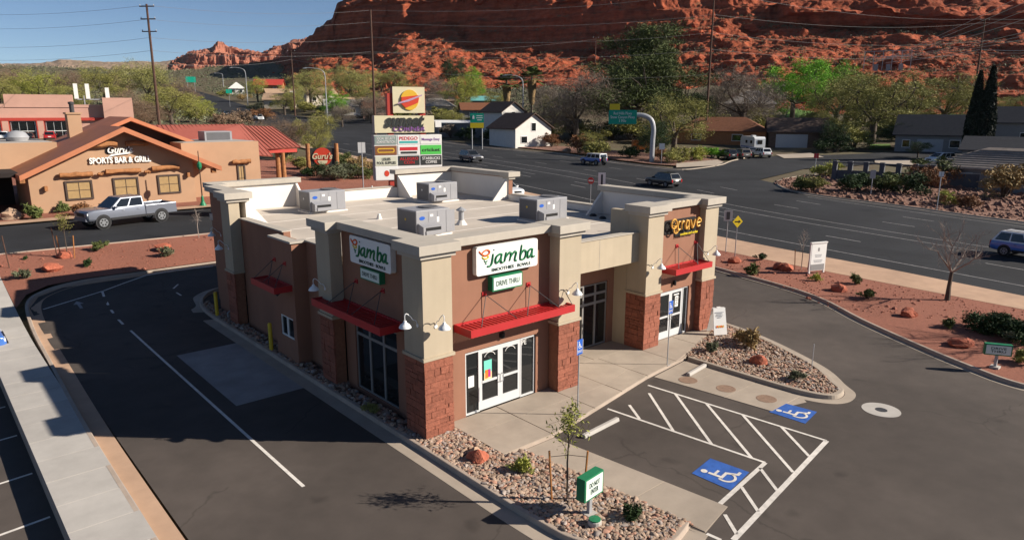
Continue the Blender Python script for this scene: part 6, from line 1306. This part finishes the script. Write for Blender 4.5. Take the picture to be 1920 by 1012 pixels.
# boulders
def boulder(P, s, label, seed, mt='boulder', sq=.75):
    vs, fs = rock_verts(random.Random(seed), 2, sq); o = MB().add([v*s for v in vs], fs).build('boulder', M[mt]); o.location = P; o.rotation_euler = (0,0,seed); tag(smooth(o, 25), label, 'boulder', 'red boulders')
for i, (p, s, lab) in enumerate((((897,862),.3,'orange-red boulder in the cobble bed by the shop corner'), ((1422,680),.34,'red boulder on the cobble island'), ((97,506),.55,'flat orange boulder at the left of the red strip'), ((121,482),.42,'orange boulder at the foot of the staked sapling'), ((307,470),.5,'round orange boulder at the right of the red strip'), ((20,410),.75,'large tan boulder left of the sports bar'), ((1376,492),.42,'red boulder below the yellow diamond sign'), ((1462,504),.45,'dark red boulder left of the leafless sapling'), ((1572,545),.42,'red boulder below the white notice board'), ((1703,592),.4,'red boulder in the middle of the right gravel'), ((1800,648),.5,'broad red boulder at the right kerb'), ((1472,506),.45,'small red rock beside the dark red boulder'), ((890,850),.2,'pale rock beside the orange-red boulder'), ((575,326),.6,'tan boulder left of the log posts'), ((1062,286),.9,'pale boulder on the far verge'))): boulder(W(*p, .12)+Vector((0,0,s*.25)), s, lab, i+2, 'tan_boulder' if ('tan ' in lab or 'pale' in lab or lab.startswith('small rock')) else 'boulder', .5 if 'flat' in lab or 'broad' in lab else .75)
# cobbles
def inside(poly, x, y):
    c = False; n = len(poly)
    for i in range(n):
        a = poly[i]; b = poly[i-1]
        if (a[1] > y) != (b[1] > y) and x < (b[0]-a[0])*(y-a[1])/(b[1]-a[1])+a[0]: c = not c
    return c
def cobbles(name, poly, n, label, smin, smax, seed, cond=None):
    r = random.Random(seed); pr = [rock_verts(r, 1, .62) for _ in range(10)]; xs = [p[0] for p in poly]; ys = [p[1] for p in poly]; mb = MB(); k = 0; tries = 0
    while k < n and tries < n*20:
        tries += 1; x = r.uniform(min(xs), max(xs)); y = r.uniform(min(ys), max(ys))
        if not inside(poly, x, y) or (cond and not cond(x, y)): continue
        s = r.uniform(smin, smax)*(1.5 if r.random() < .06 else 1); vs, fs = r.choice(pr); R = Matrix.Rotation(r.uniform(0,6.3), 3, 'Z')@Matrix.Rotation(r.uniform(-.4,.4), 3, 'X'); c = Vector((x, y, T(x, y)+.10+s*.35)); mb.add([c+R@Vector((v.x*s*1.15, v.y*s*.85, v.z*s)) for v in vs], fs, r.choice((0,0,0,1,2))); k += 1
    o = mb.build(name, [M['rock'], M['rock2'], M['rock3']]); smooth(o, 50); return tag(o, label, 'cobbles', kind='stuff')
M['rock2'] = mat('cobble_grey', (.30,.25,.22), .9, .3, 5); M['rock3'] = mat('cobble_red', (.36,.20,.14), .9, .3, 5)
cobbles('cobbles', bedp, 5600, 'tan river cobbles filling the bed in front of the shop corner', .038,.078, 1, lambda x, y: y < 1.2); cobbles('cobbles', bedp, 700, 'shaded river cobbles in the narrow bed along the drive-thru side', .055,.10, 2, lambda x, y: y >= 1.2 and x < .45); cobbles('cobbles', ibp, 3600, 'tan river cobbles covering the right island', .035,.07, 3)
# loose gravel lumps on the red strips, rocks on the verge
def lumps(name, poly, n, mt, s0, s1, seed, label, cat, lift=.12):
    r = random.Random(seed); pr = [rock_verts(r, 1, .7) for _ in range(5)]; xs = [p[0] for p in poly]; ys = [p[1] for p in poly]; mb = MB(); k = 0
    while k < n:
        x = r.uniform(min(xs), max(xs)); y = r.uniform(min(ys), max(ys)); k += .2
        if not inside(poly, x, y): continue
        k += .8; s = r.uniform(s0, s1)*(2 if r.random() < .05 else 1); vs, fs = r.choice(pr); c = Vector((x, y, T(x, y)+lift)); mb.add([c+v*s for v in vs], fs)
    return tag(mb.build(name, M[mt]), label, cat, kind='stuff')
M['lump'] = mat('red_lump', (.27,.10,.065), .95, .35, 2)
lumps('gravel_lumps', [(31,-15), (24.4,-1.5), (27.5,4), (29,10), (33,11), (31.8,-8)], 700, 'lump', .03,.075, 5, 'loose red gravel right of the parking aisle', 'gravel'); lumps('gravel_lumps', [(-9,27.8), (20,27.8), (20,33.2), (-9,34)], 700, 'lump', .03,.08, 6, 'loose red gravel on the strip before the sports bar', 'gravel'); lumps('verge_rocks', [(p.x, p.y) for p in isl], 1800, 'redmulch', .12,.34, 7, 'red rocks covering the verge by the block wall', 'rocks')
# desert scrub far away (one mass)
g = np.random.default_rng(9); pts = []
for _ in range(5200):
    px = g.uniform(-60, 720) if g.random() < .6 else g.uniform(700, 1960); d = g.uniform(190, 760) if px < 720 else g.uniform(190, 300); P = at(px, d)
    if 34+(P.y/6) < P.x < 100+P.y*.05 and P.y < 560: continue
    if P.x > 60 and P.y < 140: continue
    pts.append(P)
vs = []
for P in pts:
    s = g.uniform(.5,1.7); c = np.array(P)+g.normal(size=(26,3))*np.array([s,s,s*.45])+np.array([0,0,s*.5]); vs.append(leaves(g, c, s*.22, 1.5))
o = link('desert_scrub', quads_mesh('desert_scrub', np.concatenate(vs), LEAF['sage'])); tag(o, 'low desert scrub dotting the land towards the hills', 'scrub', kind='stuff')
vs = []
for _ in range(6500):
    i = grnd.randrange(760); r = int(grnd.random()*nrow*.62); p = np.array(cv[i*nrow+r]); s = g.uniform(.35,1.1); c = p+g.normal(size=(12,3))*np.array([s,s,s*.5])*.8+np.array([0,0,s*.5]); vs.append(leaves(g, c, s*.25, 1.4))
o = link('slope_scrub', quads_mesh('slope_scrub', np.concatenate(vs), LEAF['sage'])); tag(o, 'sparse grey-green scrub on the red slopes', 'scrub', kind='stuff')
# ------------------------------------------------------------------ vehicles
M['tyre'] = mat('tyre', (.014,.014,.015), .85, 0); M['rim'] = mat('rim', (.26,.27,.285), .35, .05, 5, metal=.5, spec=.5); M['trim_black'] = mat('trim_black', (.02,.02,.022), .5, 0); M['headlight'] = mat('headlight', (.62,.64,.66), .15, 0, spec=.6); M['taillight'] = mat('taillight', (.35,.01,.01), .25, 0, spec=.6); M['carglass'] = mat('car_glass', (.01,.012,.014), .05, 0, spec=.7)
def paint(name, c, metal=.0): M[name] = mat(name, c, .28, .02, 2, metal=metal, spec=.5, coat=.6)
paint('car_silver', (.17,.185,.225), .35); paint('car_black', (.012,.012,.014)); paint('car_white', (.68,.69,.70)); paint('car_blue', (.04,.13,.42)); paint('car_grey', (.09,.09,.10)); paint('car_red', (.38,.02,.02)); paint('car_navy', (.02,.03,.07)); paint('car_tan', (.16,.14,.12))
def section(x, w_, zb, zt, e=.0):
    return [(x,-w_*.90,zb), (x,-w_,zb+.14), (x,-w_*1.0,zb+(zt-zb)*.55), (x,-w_*.955,zt-.05), (x,-w_*.88,zt), (x,w_*.88,zt), (x,w_*.955,zt-.05), (x,w_*1.0,zb+(zt-zb)*.55), (x,w_,zb+.14), (x,w_*.90,zb)]
def vehicle(kind, label, loc, rz, pm, group='vehicles', roof=None, name=None, scale=1.):
    K = {'suv': dict(L=4.85,W=1.92,H=1.76,belt=1.06,hood=1.02,c0=1.15,c1=2.30,wr=.37,wb=2.85,rd=.55,gc=.38), 'sedan': dict(L=4.75,W=1.84,H=1.45,belt=.93,hood=.88,c0=.95,c1=1.75,wr=.33,wb=2.8,rd=1.0,gc=.26), 'pickup': dict(L=6.25,W=2.05,H=2.0,belt=1.32,hood=1.32,c0=1.55,c1=-.95,wr=.44,wb=4.05,rd=.3,gc=.55), 'jeep': dict(L=4.6,W=1.88,H=1.86,belt=1.15,hood=1.12,c0=.95,c1=2.2,wr=.42,wb=2.95,rd=.08,gc=.5), 'van': dict(L=5.0,W=1.98,H=1.80,belt=1.05,hood=.98,c0=1.6,c1=2.4,wr=.35,wb=3.05,rd=.35,gc=.32)}[kind]
    L, Wd, H = K['L'], K['W'], K['H']; hw = Wd/2; f = L/2; b = K['belt']; t = thing(name or {'suv':'suv','sedan':'sedan','pickup':'pickup_truck','jeep':'off_road_car','van':'minivan'}[kind], label, 'car' if kind != 'pickup' else 'pickup', loc, rz, group); t.scale = (scale,)*3
    gc = K['gc']; ho = K['hood']; c0 = f-(1.15 if kind != 'pickup' else 1.35)
    c0 = f-{'suv':1.25,'sedan':1.35,'pickup':1.5,'jeep':1.35,'van':.95}[kind]
    secs = [section(f,hw*.84,gc+.08,ho-.28), section(f-.10,hw*.95,gc+.02,ho-.12), section(f-.4,hw,gc,ho-.04), section(c0,hw,gc,b-.02)]
    if kind == 'pickup':
        cb = -.75; secs += [section(cb,hw,gc,b), section(cb-.06,hw,gc,b)]
    secs += [section(-f+.35 if kind != 'pickup' else -f+.3,hw,gc,b), section(-f+.08,hw*.97,gc+.04,b-.04), section(-f,hw*.9,gc+.1,b-.14)]
    if kind == 'pickup':
        body = MB().loft([section(f,hw*.86,gc+.1,ho-.22), section(f-.10,hw*.95,gc+.02,ho-.08), section(f-.5,hw,gc,ho), section(c0,hw,gc,b), section(-.78,hw,gc,b)]); bo = body.build('body', M[pm], t)
        bd = MB()
        bd.box(-f+.02,-.82,-hw*.97,-hw*.82,gc+.05,b); bd.box(-f+.02,-.82,hw*.82,hw*.97,gc+.05,b); bd.box(-f+.02,-f+.12,-hw*.82,hw*.82,gc+.05,b); bd.box(-f+.12,-.82,-hw*.82,hw*.82,gc+.05,.82); bd = bd.build('bed', M[pm], t); bev(bd, .03)
        MB().box(-f+.13,-.84,-hw*.81,hw*.81,.83,.86).build('bed_floor', M['trim_black'], bd)
    else: bo = MB().loft(secs).build('body', M[pm], t)
    bev(bo, .03, 2); smooth(bo, 35)
    # greenhouse
    r1 = -f+K['rd'] if kind != 'pickup' else -.82
    base0, base1 = c0, (-f+.06 if kind in ('suv','van') else (-f+.55 if kind == 'sedan' else (-.80 if kind == 'pickup' else -f+.06)))
    top0 = c0-{'suv':.85,'sedan':.95,'pickup':.85,'jeep':.32,'van':1.15}[kind]; top1 = r1+({'suv':.0,'sedan':.55,'pickup':.08,'jeep':.06,'van':.1}[kind])
    wb_, wt = hw*.93, hw*(.76 if kind != 'jeep' else .88); zb = b-.04
    q = lambda x, w_, z: [(x,-w_,z), (x,w_,z)]
    c = [(base1,-wb_,zb), (base0,-wb_,zb), (base0,wb_,zb), (base1,wb_,zb), (top1,-wt,H), (top0,-wt,H), (top0,wt,H), (top1,wt,H)]
    cab = MB().add(c, [(4,5,6,7), (0,1,5,4), (2,3,7,6), (1,2,6,5), (3,0,4,7)]).build('cabin', M[roof or pm], t); bev(cab, .05, 3); smooth(cab, 35)
    def glass(i, j, k, l, u0, u1, v0=.12, v1=.86):
        A, B, C_, D_ = (Vector(c[n_]) for n_ in (i, j, k, l)); n_ = (B-A).cross(D_-A).normalized()*.012
        P = lambda u, v: A.lerp(B, u).lerp(D_.lerp(C_, u), v)+n_
        MB().face([P(u0,v0), P(u1,v0), P(u1,v1), P(u0,v1)]).build('window', M['carglass'], cab)
    splits = {'suv':((.05,.32),(.35,.62),(.65,.95)), 'sedan':((.10,.48),(.52,.88)), 'pickup':((.06,.48),(.52,.90)), 'jeep':((.04,.32),(.36,.64),(.68,.96)), 'van':((.04,.32),(.35,.60),(.63,.90))}[kind]
    for u0, u1 in splits: glass(0,1,5,4,u0,u1); glass(2,3,7,6,1-u1,1-u0)
    glass(1,2,6,5,.05,.95,.08,.92); glass(3,0,4,7,.08,.92,.15,.85)
    # wheels
    wx = K['wb']/2; off = {'pickup':.12}.get(kind, .02); wm = MB().lathe([(K['wr']*.62,-.12), (K['wr']*.93,-.125), (K['wr'],-.09), (K['wr'],.09), (K['wr']*.93,.125), (K['wr']*.62,.12)], (0,0,0), 20, M=Matrix.Rotation(pi/2, 3, 'X')).mesh('wheel', M['tyre'], True)
    rm_ = MB().lathe([(K['wr']*.66,-.127), (K['wr']*.58,-.124), (K['wr']*.2,-.118), (0,-.125)], (0,0,0), 14, M=Matrix.Rotation(pi/2, 3, 'X')).mesh('rim', M['rim']); rm2 = MB().lathe([(0,.125), (K['wr']*.2,.118), (K['wr']*.58,.124), (K['wr']*.66,.127)], (0,0,0), 14, M=Matrix.Rotation(pi/2, 3, 'X')).mesh('rim', M['rim'])
    gp = MB()
    for k_ in range(6):
        for s_ in (-1,1): gp.lathe([(K['wr']*.15,0), (K['wr']*.15,.004), (0,.004)], (K['wr']*.4*cos(k_*pi/3), s_*.126, K['wr']*.4*sin(k_*pi/3)), 8, M=Matrix.Rotation(pi/2*s_*-1, 3, 'X'))
    gp = gp.mesh('rim_gap', M['trim_black'])
    am = MB().lathe([(K['wr']*1.18,-.01), (K['wr']*1.18,.01)], (0,0,0), 20, M=Matrix.Rotation(pi/2, 3, 'X')).mesh('wheel_arch', M['trim_black'])
    for sx in (1,-1):
        for sy in (-1,1):
            x = sx*wx+off; link('wheel_arch', am, t, (x, sy*(hw-.004), K['wr']+.03)); o = link('wheel', wm, t, (x, sy*(hw-.10), K['wr'])); link('rim', rm_, o); link('rim', rm2, o); link('rim_gap', gp, o)['kind'] = 'stuff'
    # lights, grille, bumpers, mirrors
    for s in (-1,1):
        MB().obox((f-.09,s*hw*.72,ho-.27), (.14,hw*.38,.15)).build('headlight', M['headlight'], t); MB().obox((-f+.05,s*hw*.82,b-.22), (.12,hw*.2,.34 if kind != 'sedan' else .16)).build('taillight', M['taillight'], t); MB().obox((c0-.35,s*(hw+.08),b+.08), (.12,.2,.16)).build('mirror', M[pm], t)
        for hx in ((.1,-.75) if kind != 'pickup' else (.75,-.3)): MB().obox((hx,s*(hw+.008),b-.18), (.16,.03,.035)).build('door_handle', M['trim_black'] if pm != 'car_silver' else M['rim'], t)
        MB().obox((.05,s*(hw-.005),gc+.07), (K['wb']-.9,.03,.16)).build('side_step', M['trim_black'], t)
    MB().obox((f-.015,0,ho-.32), (.06,hw*1.0,.24)).build('grille', M['trim_black'], t); MB().obox((f-.01,0,gc+.12), (.16,hw*1.6,.18)).build('bumper', M['trim_black'] if kind in ('jeep','suv') else M[pm], t); MB().obox((-f+.02,0,gc+.15), (.14,hw*1.7,.2)).build('bumper', M['trim_black'], t); MB().obox((-f-.005,0,gc+.45), (.03,.5,.13)).build('number_plate', M['white'], t)
    if kind == 'jeep': o = link('spare_wheel', wm, t, (-f-.14,.1,.98), pi/2); MB().obox((-f-.01,0,gc+.1), (.1,Wd*.9,.15)).build('bumper', M['trim_black'], t)
    if kind in ('suv','van'):
        for s in (-1,1): MB().tube([(top0-.3,s*wt*.9,H+.05), (top1+.3,s*wt*.9,H+.05)], .025, 5).build('roof_rail', M['trim_black'], cab)
    return t
def park(px, py, head): P = W(px, py); return Vector((P.x, P.y, T(P.x, P.y)+.02))
P0, P1 = W(195,430), W(310,415); a = atan2(P0.y-P1.y, P0.x-P1.x); c = (P0+P1)/2; n_ = Vector((sin(a), -cos(a), 0)); c = c+n_*1.0*(1 if n_.y > 0 else -1); vehicle('pickup', 'silver crew-cab pickup driving past the sports bar', (c.x, c.y, T(c.x, c.y)+.03), a, 'car_silver', scale=1.06)
rd = radians(81)
vehicle('suv', 'dark grey suv heading towards the shops behind the pylon', park(883,303,0), rd+pi, 'car_grey', 'cars on the boulevard', scale=1.05); vehicle('jeep', 'blue boxy off-road car with white hardtop driving away on the boulevard', park(1113,309,0), rd+.1, 'car_blue', 'cars on the boulevard', roof='car_white'); vehicle('suv', 'black suv driving away on the boulevard behind the cookie shop', park(1243,349,0), rd, 'car_black', 'cars on the boulevard'); vehicle('suv', 'blue and white suv cut off by the right edge of the picture', park(1934,484,0), rd+pi, 'car_blue', 'cars on the boulevard', roof='car_white')
vehicle('sedan', 'small black car far up the boulevard', park(427,217,0), rd+pi, 'car_black', 'cars on the boulevard'); vehicle('van', 'small white car far up the boulevard beside the bare tree', park(486,226,0), rd+pi, 'car_white', 'cars on the boulevard'); vehicle('sedan', 'white car on the boulevard seen behind the rear right parapet', park(950,366,0), rd+pi, 'car_white', 'cars on the boulevard')
P = W(682,221); vehicle('pickup', 'white pickup waiting at the side road across the boulevard', (P.x, P.y, T(P.x, P.y)+.02), radians(152), 'car_white', 'cars across the boulevard')
for px, py, kind, pm, h_, lab in ((1362,298,'suv','car_black',62,'black suv parked before the brick house'), (1388,297,'van','car_tan',58,'brownish minivan parked next to the black suv'), (1427,295,'suv','car_white',57,'white suv parked right of the brownish minivan'), (1405,290,'sedan','car_grey',57,'grey sedan parked between the brownish minivan and the white suv'), (1762,306,'van','car_white',155,'white and blue minivan parked before the slate-roofed house')):
    vehicle(kind, lab, park(px, py, 0), radians(h_), pm, 'cars parked by the houses', roof=None)
for i, (px, dist, pm, lab) in enumerate(((14,158,'car_white','white car parked before the pink store at the left edge'), (60,158,'car_black','black car parked before the pink store'), (100,157,'car_red','red car parked before the pink store'), (138,158,'car_navy','dark blue car parked before the pink store, rightmost'))):
    P = at(px, dist); vehicle('sedan' if i % 2 else 'suv', lab, P, radians(80), pm, 'cars before the pink store')
P = Vector((-11.12,20.3,-.5)); vehicle('suv', 'blue car with its nose over the sidewalk at the left edge', P, 0., 'car_blue', 'cars')
# camper trailer
P = W(1410,283); ct_ = thing('camper_trailer', 'white camper trailer parked beside the brick house', 'trailer', (P.x, P.y, T(P.x, P.y)), radians(55), 'cars parked by the houses')
prof = [(-3.2,.55), (3.0,.55), (3.35,1.1), (3.3,2.5), (2.9,2.95), (-2.9,2.95), (-3.3,2.6), (-3.35,.9)]
bev(MB().ext([(x,-1.15,z) for x, z in prof], (0,2.3,0)).build('shell', M['car_white'], ct_), .06)
for s in (-1,1):
    MB().box(-3.0,3.0,s*1.155-.005,s*1.155+.005,.7,1.05).build('stripe', M['car_blue'], ct_)
    for x in (-1.8,.4): wn = MB().box(x-.45,x+.45,s*1.16-.01,s*1.16+.01,1.6,2.2).build('window', M['carglass'], ct_)
    for x in (-.5,.3): MB().lathe([(.2,-.1), (.34,-.1), (.34,.1), (.2,.1)], (x,s*1.05,.34), 14, M=Matrix.Rotation(pi/2, 3, 'X')).build('wheel', M['tyre'], ct_)
MB().box(-3.37,-3.33,-.5,.5,1.5,2.3).build('window', M['carglass'], ct_); MB().box(-.6,.2,-.35,.35,2.95,3.2).build('roof_vent', M['white'], ct_); MB().tube([(3.3,0,.5), (4.6,0,.5)], .06, 6).build('hitch', M['darkgrey'], ct_)
# small construction things across the road: orange loader by the curved pole
P = W(1205,286); ld = thing('site_trailer', 'orange site trailer under the trees across the boulevard', 'trailer', (P.x, P.y, T(P.x, P.y)), radians(-40)); M['site_orange'] = mat('site_orange', (.40,.12,.02), .6, .1, 2)
MB().box(-2.1,2.1,-1,1,.6,2.4).build('box', M['site_orange'], ld); MB().box(2.1,3.2,-.1,.1,.5,.62).build('drawbar', M['darkgrey'], ld)
for s in (-1,1): MB().lathe([(.1,-.1), (.36,-.1), (.36,.1), (.1,.1)], (-.2,s*.95,.36), 14, M=Matrix.Rotation(pi/2, 3, 'X')).build('wheel', M['tyre'], ld)
# ------------------------------------------------------------------ air
hz = MB().box(-4200,5600,-2200,6600,-1.9,330).build('haze', None); hz.data.materials.clear()
hm = bpy.data.materials.new('haze'); hm.use_nodes = True; hn = hm.node_tree; hn.nodes.clear()
pv = hn.nodes.new('ShaderNodeVolumePrincipled'); pv.inputs['Color'].default_value = (.72,.84,1,1); pv.inputs['Density'].default_value = .00002; pv.inputs['Anisotropy'].default_value = 0.
ho_ = hn.nodes.new('ShaderNodeOutputMaterial'); hn.links.new(pv.outputs[0], ho_.inputs['Volume']); hz.data.materials.append(hm)
tag(hz, 'thin clear desert haze over the whole scene', 'haze', kind='stuff')
